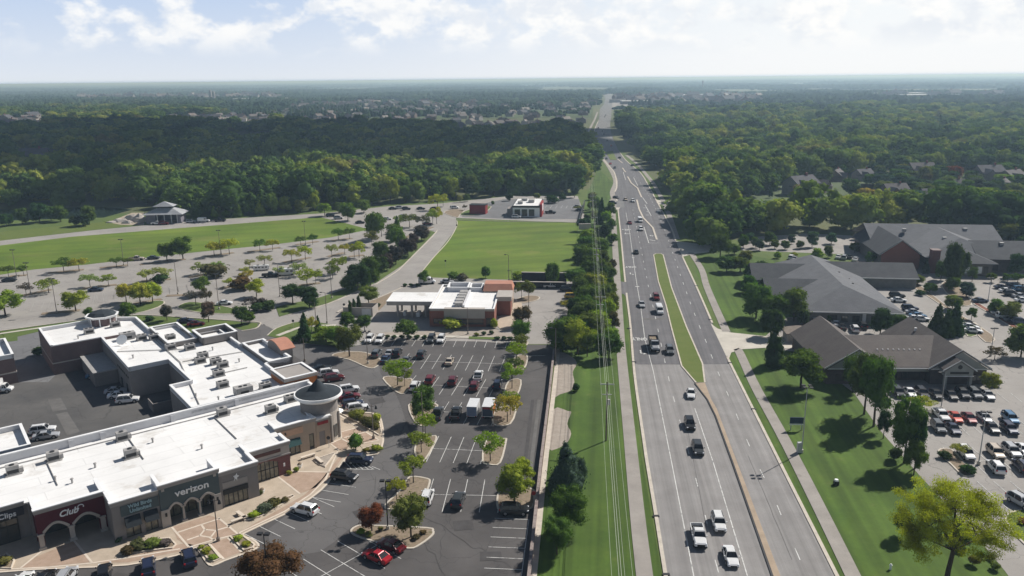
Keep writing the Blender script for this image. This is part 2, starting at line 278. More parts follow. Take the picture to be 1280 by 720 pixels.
# ---------------------------------------------------------------- mesh helpers
class MB:
    def __init__(s): s.v = []; s.f = []; s.m = []; s.cur = 0
    def mi(s, i): s.cur = i; return s
    def add(s, vs, fs):
        b = len(s.v); s.v += [tuple(p) for p in vs]; s.f += [[b + i for i in f] for f in fs]; s.m += [s.cur] * len(fs); return s
    def box(s, x0, x1, y0, y1, z0, z1):
        return s.add([(x0, y0, z0), (x1, y0, z0), (x1, y1, z0), (x0, y1, z0), (x0, y0, z1), (x1, y0, z1), (x1, y1, z1), (x0, y1, z1)],
                     [(0, 3, 2, 1), (4, 5, 6, 7), (0, 1, 5, 4), (1, 2, 6, 5), (2, 3, 7, 6), (3, 0, 4, 7)])
    def frus(s, b, t):           # b,t: four bottom and four top corners
        return s.add(list(b) + list(t), [(0, 3, 2, 1), (4, 5, 6, 7), (0, 1, 5, 4), (1, 2, 6, 5), (2, 3, 7, 6), (3, 0, 4, 7)])
    def prism(s, poly, z0, z1):
        if area(poly) < 0: poly = poly[::-1]
        n = len(poly)
        return s.add([(x, y, z0) for x, y in poly] + [(x, y, z1) for x, y in poly],
                     [list(range(n))[::-1], [n + i for i in range(n)]] + [(i, (i + 1) % n, n + (i + 1) % n, n + i) for i in range(n)])
    def prism_xz(s, poly, y0, y1):
        n = len(poly)
        return s.add([(x, y0, z) for x, z in poly] + [(x, y1, z) for x, z in poly],
                     [list(range(n)), [n + i for i in range(n)][::-1]] + [(i, n + i, n + (i + 1) % n, (i + 1) % n) for i in range(n)])
    def prism_yz(s, poly, x0, x1):
        n = len(poly)
        return s.add([(x0, y, z) for y, z in poly] + [(x1, y, z) for y, z in poly],
                     [list(range(n))[::-1], [n + i for i in range(n)]] + [(i, (i + 1) % n, n + (i + 1) % n, n + i) for i in range(n)])
    def cyl(s, cx, cy, z0, z1, r0, r1=None, n=12):
        r1 = r0 if r1 is None else r1
        vs = [(cx + r * math.cos(2 * math.pi * i / n), cy + r * math.sin(2 * math.pi * i / n), z) for r, z in ((r0, z0), (r1, z1)) for i in range(n)]
        return s.add(vs, [list(range(n))[::-1], [n + i for i in range(n)]] + [(i, (i + 1) % n, n + (i + 1) % n, n + i) for i in range(n)])
    def tube(s, p, q, r0, r1=None, n=6):
        r1 = r0 if r1 is None else r1
        p = Vector(p); q = Vector(q); d = (q - p).normalized()
        a = d.orthogonal().normalized(); b = d.cross(a)
        vs = [tuple(c + a * (r * math.cos(2 * math.pi * i / n)) + b * (r * math.sin(2 * math.pi * i / n))) for c, r in ((p, r0), (q, r1)) for i in range(n)]
        return s.add(vs, [list(range(n))[::-1], [n + i for i in range(n)]] + [(i, (i + 1) % n, n + (i + 1) % n, n + i) for i in range(n)])
    def xform(s, M):
        s.v = [tuple(M @ Vector(p)) for p in s.v]; return s
    def mesh(s, name, mats):
        me = bpy.data.meshes.new(name); me.from_pydata(s.v, [], s.f); 
        for m in (mats if isinstance(mats, (list, tuple)) else [mats]): me.materials.append(m)
        me.polygons.foreach_set('material_index', s.m)
        bm = bmesh.new(); bm.from_mesh(me); bmesh.ops.recalc_face_normals(bm, faces=bm.faces); bm.to_mesh(me); bm.free()
        return me
    def build(s, name, mats, parent=None, loc=None, label=None, smooth=False):
        me = s.mesh(name, mats); o = bpy.data.objects.new(name, me); COL.objects.link(o)
        if smooth:
            for p in me.polygons: p.use_smooth = True
        if parent: o.parent = parent
        if loc: o.location = loc
        if label: o['label'] = label
        return o
def area(p): return sum(p[i][0] * p[(i + 1) % len(p)][1] - p[(i + 1) % len(p)][0] * p[i][1] for i in range(len(p))) / 2
def tag(o, label, cat, group=None, kind=None):
    o['label'] = label; o['category'] = cat
    if group: o['group'] = group
    if kind: o['kind'] = kind
    return o
def struct(o, kind='structure'): o['kind'] = kind; return o
def empty(name, loc=(0, 0, 0), rz=0.0):
    o = bpy.data.objects.new(name, None); COL.objects.link(o); o.location = loc; o.rotation_euler = (0, 0, rz); o.empty_display_size = .5; return o
def thing(name, label, cat, loc=(0, 0, 0), rz=0.0, group=None): return tag(empty(name, loc, rz), label, cat, group)
def smooth_pts(pts, k=4, closed=False):
    if k < 2 or len(pts) < 3: return pts
    n = len(pts); out = []
    rng = range(n) if closed else range(n - 1)
    for i in rng:
        p0 = pts[(i - 1) % n] if closed or i > 0 else pts[i]
        p1 = pts[i]; p2 = pts[(i + 1) % n]
        p3 = pts[(i + 2) % n] if closed or i + 2 < n else p2
        for j in range(k):
            t = j / k; t2 = t * t; t3 = t2 * t
            out.append(tuple(.5 * ((2 * b) + (-a + c) * t + (2 * a - 5 * b + 4 * c - d) * t2 + (-a + 3 * b - 3 * c + d) * t3) for a, b, c, d in zip(p0, p1, p2, p3)))
    if not closed: out.append(pts[-1])
    return out
def gp(pts): return [G(*p) for p in pts]
def ngon_tris(poly):
    from mathutils.geometry import tessellate_polygon
    return tessellate_polygon([[Vector((x, y, 0)) for x, y in poly]])
def sheet(name, pts, z, m, px=True, smooth=0, kind='structure', z0=None):
    poly = gp(pts) if px else list(pts)
    if smooth: poly = smooth_pts(poly, smooth, True)
    mb = MB(); n = len(poly); tris = ngon_tris(poly)
    mb.add([(x, y, z) for x, y in poly], [list(t) for t in tris])
    if z0 is not None:
        b = len(mb.v); mb.add([(x, y, z0) for x, y in poly], [])
        for i in range(n):
            j = (i + 1) % n; mb.f.append([i, j, b + j, b + i]); mb.m.append(0)
    o = mb.build(name, m)
    # upward faces
    me = o.data
    bm = bmesh.new(); bm.from_mesh(me)
    for f in bm.faces:
        if abs(f.normal.z) > .5 and f.normal.z < 0: f.normal_flip()
    bm.to_mesh(me); bm.free()
    return struct(o, kind)
def strip_mb(mb, poly, wdt, z0, z1, closed=False, off=0.0):
    n = len(poly); L_, R_ = [], []
    for i in range(n):
        if closed: a = poly[(i - 1) % n]; b = poly[(i + 1) % n]
        else: a = poly[max(i - 1, 0)]; b = poly[min(i + 1, n - 1)]
        dx, dy = b[0] - a[0], b[1] - a[1]; l = math.hypot(dx, dy) or 1; nx, ny = -dy / l, dx / l
        L_.append((poly[i][0] + nx * (off + wdt / 2), poly[i][1] + ny * (off + wdt / 2))); R_.append((poly[i][0] + nx * (off - wdt / 2), poly[i][1] + ny * (off - wdt / 2)))
    m = n if closed else n - 1
    vs = [(x, y, z1) for x, y in L_] + [(x, y, z1) for x, y in R_]
    fs = [(n + i, n + (i + 1) % n, (i + 1) % n, i) for i in range(m)]
    if z0 is not None:
        vs += [(x, y, z0) for x, y in L_] + [(x, y, z0) for x, y in R_]
        fs += [(i, (i + 1) % n, 2 * n + (i + 1) % n, 2 * n + i) for i in range(m)] + [(3 * n + i, 3 * n + (i + 1) % n, n + (i + 1) % n, n + i) for i in range(m)]
    mb.add(vs, fs)
def ribbon(name, pts, wdt, z1, m, z0=None, px=True, smooth=0, closed=False, off=0.0):
    poly = gp(pts) if px else list(pts)
    if smooth: poly = smooth_pts(poly, smooth, closed)
    mb = MB(); strip_mb(mb, poly, wdt, z0, z1, closed, off); return struct(mb.build(name, m))
def along(poly, step, start=0.0):      # points and headings along a ground polyline
    out = []; acc = start
    for a, b in zip(poly, poly[1:]):
        l = math.dist(a, b); h = math.atan2(b[1] - a[1], b[0] - a[0])
        while acc <= l:
            t = acc / l; out.append((a[0] + (b[0] - a[0]) * t, a[1] + (b[1] - a[1]) * t, h)); acc += step
        acc -= l
    return out
def inside(p, poly):
    x, y = p; c = False; n = len(poly); j = n - 1
    for i in range(n):
        xi, yi = poly[i]; xj, yj = poly[j]
        if (yi > y) != (yj > y) and x < (xj - xi) * (y - yi) / (yj - yi) + xi: c = not c
        j = i
    return c
ORD = ['first', 'second', 'third', 'fourth', 'fifth', 'sixth', 'seventh', 'eighth', 'ninth', 'tenth', 'eleventh', 'twelfth', 'thirteenth', 'fourteenth', 'fifteenth', 'sixteenth', 'seventeenth', 'eighteenth', 'nineteenth', 'twentieth']
def ordi(i):
    if i < 20: return ORD[i]
    tens = {2: 'twenty', 3: 'thirty', 4: 'forty', 5: 'fifty', 6: 'sixty', 7: 'seventy', 8: 'eighty', 9: 'ninety'}; k = i + 1
    if k % 10 == 0: return {2: 'twentieth', 3: 'thirtieth', 4: 'fortieth', 5: 'fiftieth', 6: 'sixtieth', 7: 'seventieth', 8: 'eightieth', 9: 'ninetieth'}[k // 10]
    return tens[k // 10] + '-' + ORD[k % 10 - 1]
# ================================================================ GROUND
def disc(name, r, z, m, n=96):
    mb = MB(); mb.add([(0, 2000, z)] + [(r * math.cos(2 * math.pi * i / n), 2000 + r * math.sin(2 * math.pi * i / n), z) for i in range(n)], [(0, 1 + i, 1 + (i + 1) % n) for i in range(n)])
    return struct(mb.build(name, m))
disc('terrain', 30000, 0.0, TERR)
# lawns near the site
sheet('lawn_ground', [(-500, 800), (-500, 268), (100, 268), (400, 262), (600, 247), (745, 236), (743, 190), (748, 183), (775, 186), (800, 206), (850, 255), (890, 300), (1500, 300), (1900, 1200), (-500, 1200)], .01, GRASS)
LP = [(610, 1200), (680, 560), (697, 420), (712, 352), (722, 300), (735, 240), (748, 210), (772, 235), (775, 300), (783, 400), (800, 560), (911, 1200)]
sheet('roadside_lawn', LP, .02, GRASS_D)
sheet('right_lawn', [(1500, 1200), (1286, 1200), (1046, 720), (960, 550), (913, 455), (905, 420), (870, 340), (868, 318), (930, 318), (1000, 330), (1000, 400), (1060, 480), (1100, 540), (1150, 597), (1220, 672), (1300, 790)], .02, GRASS_D)
# car parks and drives
sheet('bleached_car_park', [(-500, 360), (0, 301), (120, 287.5), (178, 282), (240, 276), (400, 267), (484, 258), (549, 254.5), (600, 249), (640, 245), (722, 245), (733, 275), (733, 279), (570, 272.5), (571, 285), (535, 331), (521, 346), (716, 352), (712, 380), (700, 430), (440, 432), (335, 430), (325, 404), (285, 401), (227, 397), (174, 394), (97, 401), (0, 414), (-120, 432), (-500, 500)], .03, ASPH_L)
sheet('restaurant_car_park', [(577, 271), (590, 258), (630, 249), (724, 249), (727, 274), (640, 274)], .045, ASPH_M)
sheet('shops_car_park', [(-400, 900), (-300, 700), (245, 500), (300, 425), (330, 405), (345, 420), (372, 429), (436, 434), (482, 425), (600, 427), (655, 431), (693, 431), (680, 560), (662, 742), (606, 1200), (-400, 1200)], .045, ASPH)
sheet('lot_aisle', [(285, 403), (325, 405), (345, 414), (372, 430), (436, 435), (470, 429), (474, 450), (476, 468), (496, 495), (508, 530), (516, 560), (500, 600), (480, 632), (438, 660), (400, 690), (352, 690), (335, 662), (390, 625), (434, 592), (476, 566), (478, 535), (470, 515), (440, 500), (400, 470), (360, 440), (300, 430)], .052, ASPH_D, smooth=2)
sheet('delivery_court', [(-400, 560), (-100, 470), (34, 472), (88, 462), (140, 450), (260, 500), (240, 560), (60, 640), (-300, 700)], .05, ASPH2)
sheet('side_drive', [(-60, 436), (0, 424), (22, 420), (72, 408), (110, 402), (90, 450), (60, 478), (20, 478), (-60, 486)], .056, ASPH_M)
sheet('medical_car_park', [(1068, 492), (1100, 538), (1150, 595), (1220, 670), (1257, 715), (1420, 950), (1700, 1200), (2400, 1200), (2000, 700), (1700, 338), (1330, 338), (1205, 343), (1160, 330), (1120, 297), (1010, 292), (925, 297), (927, 313), (1060, 318), (1100, 370), (1110, 402), (985, 396), (957, 420), (957, 436), (1000, 440)], .03, ASPH_L)
# fields on top of the pale car park
F1 = [(-500, 378), (0, 307), (90, 296), (240, 284), (300, 279.5), (400, 271.5), (428, 278), (462, 287), (412, 297), (340, 306), (258, 314), (180, 322.5), (107, 331), (42, 337), (0, 343.6), (-500, 408)]
sheet('mown_field', F1, .05, GRASS_F)
F2 = [(571, 276), (640, 277.5), (733, 279), (727, 300), (722, 330), (714, 352), (522, 346.5), (542, 322), (560, 302), (571, 283)]
sheet('square_field', F2, .05, GRASS_F)
sheet('meadow_strip', [(-300, 320), (0, 301), (120, 287), (178, 281), (150, 276), (80, 282), (0, 290), (-300, 300)], .045, GRASS_M)
ribbon('field_kerb', [(571, 276), (571, 283), (560, 302), (542, 322), (522, 346.5)], .3, .16, KERB, 0, smooth=4)
ribbon('field_back_kerb', [(571, 275), (640, 277), (733, 278)], .3, .16, KERB, 0)
ribbon('drive_kerb', [(360, 394), (410, 380), (460, 359), (472.5, 354), (495, 340), (505, 331), (545, 290.5), (538, 288), (512, 283)], .3, .16, KERB, 0, smooth=4)
ribbon('drive_kerb', [(421, 391), (430, 386), (460, 377.5), (490, 365), (508, 357)], .3, .16, KERB, 0, smooth=4)
sheet('drive_verge', [(349, 396), (362, 392.5), (410, 379), (458, 358.5), (471, 353), (504, 331), (544, 290.5), (538, 288.5), (520, 302), (490, 325), (455, 352), (430, 362), (400, 372), (345, 384)], .12, GRASS, z0=0)
sheet('bank_verge', [(436, 398), (425, 391), (430, 387), (460, 378.5), (490, 366), (482, 380), (470, 392), (455, 396)], .10, MULCH, z0=0)
sheet('corner_lawn', [(334, 420), (345, 411), (365, 404), (385, 401), (425, 408), (440, 420), (436, 433), (400, 431), (372, 428)], .12, GRASS, z0=0)
ribbon('corner_walk', [(347, 420), (365, 413), (380, 408), (420, 407)], 1.5, .14, CONC)
ribbon('corner_kerb', [(334, 420), (345, 411), (365, 404)], .3, .17, KERB, 0, smooth=3)
sheet('ring_verge', [(5, 428), (5, 420), (0, 415), (62, 406.5), (97, 402), (174, 395), (227, 398), (285, 401.5), (322, 404), (322, 409), (305, 413), (290, 409), (200, 402), (120, 405), (60, 412), (22, 421), (22, 426)], .08, GRASS, z0=0)
ribbon('ring_kerb', [(-200, 440), (0, 414), (62, 405.6), (97, 401), (174, 394), (227, 397), (285, 400.6), (322, 403), (325, 406), (319, 411), (302, 414)], .35, .17, KERB, 0, smooth=3)
ribbon('ring_walk', [(-200, 447), (0, 417.5), (62, 408.5), (97, 404)], 1.2, .13, CONC, 0, smooth=3)
# bank apron
sheet('bank_garden', [(530, 415), (552, 409), (600, 410), (618, 408), (625, 416), (655, 418), (652, 426), (600, 424), (482, 420), (470, 417), (500, 414)], .10, GRAVEL, z0=0)
sheet('bank_walk', [(620, 406), (640, 372), (652, 378), (655, 398), (648, 408), (628, 414)], .11, WALK, z0=0)
ribbon('bank_path', [(470, 420), (560, 421), (660, 424)], 1.6, .14, CONC, 0)
sheet('bank_edge_lawn', [(586, 421), (620, 422), (620, 425), (586, 424)], .15, GRASS)

# ---------------------------------------------------------------- highway
LK = [(911, 1200), (832, 720), (820, 645), (809, 580), (805, 553), (793, 467), (788, 407), (784, 375), (780, 337), (776, 294), (772.5, 262), (769, 247), (768.5, 240), (771, 232), (768, 216), (761, 208), (750, 194), (746, 188), (745, 182), (742, 170), (744, 160), (749, 149), (750, 136), (755, 130), (756, 121), (752, 113)]
RK = [(1286, 1200), (1046, 720), (960, 549), (913, 455), (892.5, 409), (870, 357.5), (852.5, 320), (845, 302), (839, 285), (825, 259), (820, 250), (810, 231), (800, 215.5), (783, 201), (774.5, 190), (768, 177), (764, 165.5), (762.5, 155.5), (764, 147), (765, 137), (770, 129), (768, 121), (756, 112)]
def cut(poly, ya, yb):         # part of a picture polyline between two picture heights
    out = []
    for p, q in zip(poly, poly[1:]):
        for a, b in ((p, q),):
            ys = sorted((a[1], b[1]))
            for y in (ya, yb):
                if ys[0] <= y <= ys[1] and a[1] != b[1]:
                    t = (y - a[1]) / (b[1] - a[1]); out.append((a[0] + (b[0] - a[0]) * t, y))
            for c in (a, b):
                if min(ya, yb) <= c[1] <= max(ya, yb): out.append(c)
    res = []
    for c in sorted(out, key=lambda c: -c[1]):
        if not res or abs(res[-1][1] - c[1]) > .01: res.append(c)
    return res
def road(name, ya, yb, z, m):
    a = smooth_pts(gp(cut(LK, ya, yb)), 3); b = smooth_pts(gp(cut(RK, ya, yb)), 3)
    return sheet(name, a + b[::-1], z, m, px=False)
road('highway', 1200, 455.5, .06, ROAD_OLD); road('highway', 455.5, 190, .065, ROAD_NEW); road('highway', 190, 113, .06, ROAD_FAR)
ribbon('highway_kerb', cut(LK, 1200, 366.5), .55, .17, KERB, 0, smooth=4); ribbon('highway_kerb', cut(LK, 353, 262), .55, .17, KERB, 0, smooth=4)
ribbon('highway_kerb', cut(LK, 240, 150), .8, .2, KERB, 0, smooth=4)
ribbon('highway_kerb', cut(RK, 1200, 447), .55, .17, KERB, 0, smooth=4); ribbon('highway_kerb', cut(RK, 404, 321), .55, .17, KERB, 0, smooth=4)
ribbon('highway_kerb', cut(RK, 301, 190), .6, .17, KERB, 0, smooth=4)
sheet('turn_apron', [(784, 353), (776, 352), (772, 354), (772, 366), (780, 368), (784, 374)], .07, ROAD_NEW)
sheet('side_apron', [(764, 262), (773, 262), (776, 259), (771, 248), (762, 250)], .071, CONC)
sheet('concrete_patch', [(770, 259.5), (781, 259.5), (779, 251), (769, 251)], .075, ROAD_FAR)
sheet('driveway', [(888, 404), (892, 407.5), (897, 411), (914, 416), (957, 420.5), (990, 421), (990, 436), (956, 435), (927, 437), (914, 441), (911, 449), (908, 446)], .09, CONC, z0=0)
sheet('driveway', [(845, 301.5), (889, 307), (886, 315), (867, 317.5), (853.5, 321), (850, 315)], .09, CONC, z0=0)
sheet('driveway', [(820, 250), (844, 252), (844, 254.5), (823, 256)], .09, CONC, z0=0)
MED = [(817, 319), (820, 317.5), (826, 317.5), (829, 319), (839.5, 360), (858, 409), (878, 455), (881, 479), (870, 479), (852, 458), (839, 409), (832.5, 382), (823, 352.5)]
sheet('median', MED, .19, GRASS_M, z0=0); ribbon('median_kerb', MED, .35, .21, KERB, 0, closed=True)
BMED = [(869, 480), (881, 479), (889, 500), (896, 512), (921, 578), (975, 720), (1152, 1200), (1138, 1200), (966, 720), (917, 580), (895, 520), (885, 500)]
sheet('median_nose', BMED, .17, MEDC, z0=0)
ribbon('median_kerb', [(868.5, 480), (884, 500), (894, 520), (916, 580), (965, 720), (1137, 1200)], .3, .20, DARK, 0)
sheet('median', [(757, 190), (766, 189), (771, 200), (763, 200)], .19, GRASS_M, z0=0)
for pts in ([(796, 250), (799, 262), (804, 272.5), (816, 285), (821, 300)], [(784.5, 221), (789, 229), (797, 235.5), (802, 247)], [(778, 210), (782, 215.5)], [(772, 199), (778, 204)]):
    ribbon('median_kerb', pts, .8, .22, KERB, 0)
ribbon('footpath', [(878, 1200), (806, 722), (788, 555), (777, 444), (774.5, 407), (771.5, 351), (769, 310), (766.5, 265)], 2.35, .10, PATHM, 0, smooth=4)
ribbon('footpath', [(766.5, 265), (767, 249), (765.5, 240), (769.5, 226), (762, 210), (754.5, 200), (746.7, 192), (741, 176), (736, 165), (743, 150), (747, 140)], 3.0, .10, PATHM, 0, smooth=4)
ribbon('footpath', [(1295, 1200), (1067, 722), (986, 560), (945, 485), (925, 442), (921, 437)], 2.2, .11, PATHM, 0, smooth=4)
ribbon('footpath', [(908, 415), (884, 360), (877, 337), (863.5, 316)], 2.2, .11, PATHM, 0, smooth=4)
ribbon('footpath', [(846, 299), (835, 265), (829, 252), (826, 246), (817, 230), (810, 221), (797, 205.5), (783, 194)], 2.6, .11, PATHM, 0, smooth=4)
# worn lighter lane strips and tyre-dark seams in the old concrete
LSOL = gp([(958, 1200), (867, 720), (839.5, 578.6), (816.5, 464), (806, 424), (801, 384.5), (795, 349), (792, 328), (787.5, 294), (782.5, 266)])
RSOL = gp([(1092, 1200), (934, 720), (891.5, 578.6), (868.5, 511)])
DL = gp([(1043, 1200), (902, 730), (891, 684), (869, 596), (845, 509), (834, 465.5), (816, 382), (810, 356), (803, 320), (797, 290), (791, 262)])
DR = gp([(1224, 1200), (1008, 719), (969, 627), (951, 589), (936, 556), (914.5, 504), (896, 462), (882, 426), (871, 400), (857.5, 364), (842.5, 321), (834, 296), (826, 276), (815, 252), (800, 228), (786, 212)])
mb = MB()
def line(a, w_=.13, z=.085): strip_mb(mb, a, w_, None, z)
line(LSOL, .16, .09); line(RSOL, .16, .09)
def dashes(poly, period=12.2, dl=3.05, st=2.0, wd=.15, z=.09):
    sm = smooth_pts(poly, 4)
    for x, y, h in along(sm, period, st):
        strip_mb(mb, [(x, y), (x + math.cos(h) * dl, y + math.sin(h) * dl)], wd, None, z)
dashes(DL); dashes(DR, st=5)
for p in ([(806, 256), (814, 270)], [(805, 284), (811, 304)], [(811, 304), (823, 304)], [(792, 222), (797, 232)], [(809, 255), (803, 247)], [(779, 215), (782, 225)]): line(gp(p), .3, .095)
for p in ([(780, 292.5), (788.5, 292.5)], [(781, 288), (786, 288)], [(812, 294.5), (817, 294.5)], [(812, 300), (819, 301)], [(804, 260), (808, 260)], [(807, 269), (811, 269)], [(790, 322.5), (793, 322.5)], [(794, 358.5), (799, 358.5)]): line(gp(p), .7, .095)
struct(mb.build('lane_markings', PAINT))
def text_mesh(txt, size, thick=.0, bold=0.0, spacing=1.0):
    c = bpy.data.curves.new('lettering', 'FONT'); c.body = txt; c.size = size; c.align_x = 'CENTER'; c.align_y = 'CENTER'; c.extrude = thick; c.offset = bold; c.space_character = spacing; c.resolution_u = 3
    o = bpy.data.objects.new('lettering', c); COL.objects.link(o)
    bpy.context.view_layer.update()
    me = bpy.data.meshes.new_from_object(o.evaluated_get(bpy.context.evaluated_depsgraph_get())); bpy.data.objects.remove(o); return me
def ground_text(px, py, txt, size, ang, sy=2.2):
    me = text_mesh(txt, size, bold=.03); x, y = G(px, py); me.materials.clear(); me.materials.append(PAINT)
    o = bpy.data.objects.new('lane_lettering', me); COL.objects.link(o); o.location = (x, y, .1); o.rotation_euler = (0, 0, R(ang)); o.scale = (1, sy, 1); struct(o)
ground_text(799.5, 424, 'ONLY', 1.5, 175); ground_text(788.5, 334, 'ONLY', 1.5, 174); ground_text(783, 287, 'ONLY', 1.5, 174)
def arrow(px, py, ang, turn=1, s=1.0):
    x, y = G(px, py); m_ = MB()
    m_.add([(-.15, -1.8, 0), (.15, -1.8, 0), (.15, .6, 0), (-.15, .6, 0)], [(0, 1, 2, 3)])
    m_.add([(-.15, .6, 0), (.15, .6, 0), (.15 + turn * .5, .9, 0), (.15 + turn * .5, .6, 0)], [(0, 1, 2, 3)] if turn > 0 else [(0, 1, 2, 3)])
    m_.add([(turn * .6, .3, 0), (turn * 1.3, .85, 0), (turn * .6, 1.4, 0)], [(0, 1, 2)])
    o = m_.build('lane_arrow', PAINT, loc=(x, y, .1)); o.rotation_euler = (0, 0, R(ang)); o.scale = (s, s, 1); struct(o)
for a in ((801, 441, 175), (788, 342.5, 174), (782, 292, 174), (813, 295, 174), (809, 265, 174)): arrow(a[0], a[1], a[2], -1)
# patch of worn paint / joint seams across the fresh asphalt
mb = MB(); strip_mb(mb, gp([(797, 456), (872, 455.5)]), .12, None, .07); strip_mb(mb, gp([(880, 455.5), (913, 455)]), .12, None, .07); struct(mb.build('road_joint', DARK))
mb = MB()
for x, y in ((820, 646), (792.6, 453), (786.2, 411), (870.5, 357.5), (887.8, 400), (912.3, 454), (942, 512), (832.6, 719)):
    gx, gy = G(x, y); mb.box(gx - .5, gx + .5, gy - .25, gy + .25, 0.1, .22)
tag(mb.build('kerb_drain', DARK), 'small dark storm drain inlets set in the highway kerbs', 'drain', kind='structure')

PATCH1 = mat('patch_dark', (.068, .064, .064), .9, .15, .6); PATCH2 = mat('patch_pale', (.115, .110, .105), .9, .25, .5, (.15, .145, .14))
for i, (q, m_) in enumerate((([(803, 398), (836, 397.5), (837, 399.5), (803, 400.5)], PATCH2), ([(566, 652), (590, 650), (593, 662), (568, 664)], PATCH1), ([(600, 690), (626, 690), (628, 700), (600, 702)], PATCH1), ([(440, 640), (462, 634), (468, 640), (446, 648)], PATCH1), ([(664, 500), (668, 500), (655, 610), (650, 610)], PATCH1), ([(672, 500), (676, 500), (664, 600), (659, 600)], PATCH2), ([(60, 500), (76, 498), (84, 512), (66, 515)], PATCH2), ([(70, 518), (84, 515), (100, 540), (84, 545)], PATCH2), ([(460, 500), (478, 496), (482, 503), (464, 507)], PATCH1))):
    sheet('pavement_patch', q, .072 if i else .08, m_)
mb = MB()
rsc = random.Random(4)
for x0, y0, x1, y1 in ((520, 640, 640, 712), (560, 640, 548, 700), (655, 590, 600, 700), (470, 600, 440, 700), (600, 590, 560, 650), (640, 560, 612, 640), (560, 540, 505, 545), (690, 470, 648, 540), (430, 620, 470, 560), (505, 640, 560, 720)):
    n = 12; pts = [(x0 + (x1 - x0) * k / n + rsc.gauss(0, 1.6), y0 + (y1 - y0) * k / n + rsc.gauss(0, 1.6)) for k in range(n + 1)]; strip_mb(mb, smooth_pts(gp(pts), 3), .07, None, .071)
for x0, y0, x1, y1 in ((883, 660, 856, 520), (990, 700, 935, 570)):
    n = 12; pts = [(x0 + (x1 - x0) * k / n + rsc.gauss(0, .25), y0 + (y1 - y0) * k / n) for k in range(n + 1)]; strip_mb(mb, smooth_pts(gp(pts), 3), .045, None, .083)
struct(mb.build('crack_sealing', PATCH1))
# ---------------------------------------------------------------- parking bays
pk = MB()
def bays(p0, p1, length=5.4, both=True, side=-1, n=None, w_=.11, centre=True, skip=()):
    a, b = G(*p0), G(*p1); l = math.dist(a, b); n = n or max(1, round(l / 2.75)); h = math.atan2(b[1] - a[1], b[0] - a[0])
    nx, ny = -math.sin(h), math.cos(h)
    if centre: strip_mb(pk, [a, b], w_, None, .075)
    for i in range(n + 1):
        if i in skip: continue
        x, y = a[0] + (b[0] - a[0]) * i / n, a[1] + (b[1] - a[1]) * i / n
        s0, s1 = (-1, 1) if both else ((0, side))
        strip_mb(pk, [(x + nx * s0 * length, y + ny * s0 * length), (x + nx * s1 * length, y + ny * s1 * length)], w_, None, .08)
bays((482.5, 424.2), (647, 427.3), both=False, side=-1, centre=False)
bays((505, 451), (642, 455.5)); bays((512, 480), (632, 486.5)); bays((537, 514), (620, 519)); bays((541, 561), (606, 564))
bays((536, 618.5), (625, 620)); bays((661, 650), (649, 742), both=False, side=-1)
bays((471, 682), (385, 730)); bays((655, 445), (655, 445.1), n=1)
bays((410, 604), (390, 622), both=False, side=1, centre=False); bays((390, 622), (305, 667.5), both=False, side=1, centre=False)
bays((225, 694.5), (90, 709), both=False, side=-1, centre=False, length=5.6); bays((90, 709), (-60, 716), both=False, side=-1, centre=False, length=5.6)
for i in range(6): 
    a = (431 + i * 7.2 - 2, 575 + i * 1.7); b = (430 + i * 7.2 + 9, 586.5 + i * .2); strip_mb(pk, gp([a, b]), .12, None, .08)
strip_mb(pk, gp([(429.5, 586.5), (466, 587.5)]), .12, None, .08)
struct(pk.build('bay_markings', PAINT))
pk = MB()      # faint bays on the pale lots
bays((1096, 486), (1280, 492), both=False, side=-1, centre=False); bays((1162, 529), (1300, 533)); bays((1196, 576), (1310, 578)); bays((1222, 622), (1330, 622))
bays((1243, 362), (1330, 364), length=4.5); bays((650, 258), (715, 259)); bays((1110, 372), (1150, 396), both=False, side=1, length=5)
struct(pk.build('bay_markings', PAINT))
pk = MB()
for k in range(9):
    a = (40 + k * 22, 384 - k * 3.4); bays(a, (a[0] + 150, a[1] - 16), both=True, length=4.8, w_=.08)
    if k > 3: break
struct(pk.build('bay_markings', mat('faint_paint', (.40, .385, .365), .8, .1, 1)))

def island(name, pts, fill=MULCH, kw=.32, smooth=3):
    poly = smooth_pts(gp(pts), smooth, True)
    o = sheet(name, poly, .13, fill, px=False); ribbon('island_kerb', poly, kw, .17, KERB, 0, px=False, closed=True)
    return o
ISL = [[(415, 445), (430, 440.5), (456, 441), (476, 450), (470, 459), (460, 460), (437, 450)],
       [(479, 474), (489, 471), (505, 474), (515, 475), (508, 490.5), (497, 491)],
       [(511, 507), (528, 503), (547, 507), (537, 526), (530, 533), (519, 528)],
       [(520, 556), (541, 545.5), (545, 550), (532, 574), (522, 577)],
       [(608, 552), (630, 549), (632.5, 552), (625, 579), (612, 581), (603.5, 577)],
       [(482, 632), (502, 612), (512, 597), (534, 599), (537, 604), (531, 618), (514, 634), (488, 637)],
       [(439, 665), (445, 659), (461, 657.5), (533, 660.6), (541, 664), (540, 670), (524, 682), (510, 686), (471, 678), (447, 671)],
       [(625, 614), (645, 611), (667, 613), (665, 635), (640, 639), (622.5, 636)],
       [(644, 446.5), (659, 445.5), (654.5, 462), (641, 462.5)], [(636, 477), (651, 475.5), (646, 494), (631, 495)],
       [(621, 512), (644, 509), (637.5, 530.5), (616.5, 530.5)], [(645, 427.5), (659, 427), (656.5, 433), (643, 434)]]
for p in ISL: island('planted_island', p)
island('planted_island', [(1173, 564), (1189, 562.5), (1204, 578), (1217, 592), (1205, 595.5), (1190, 582)])
island('lawn_island', [(1257, 650), (1268, 640), (1300, 640), (1320, 700), (1280, 680)], GRASS)
island('planted_island', [(1133, 353), (1139, 349), (1185, 384), (1240, 419), (1232, 428), (1205, 402), (1165, 374)], MULCH)
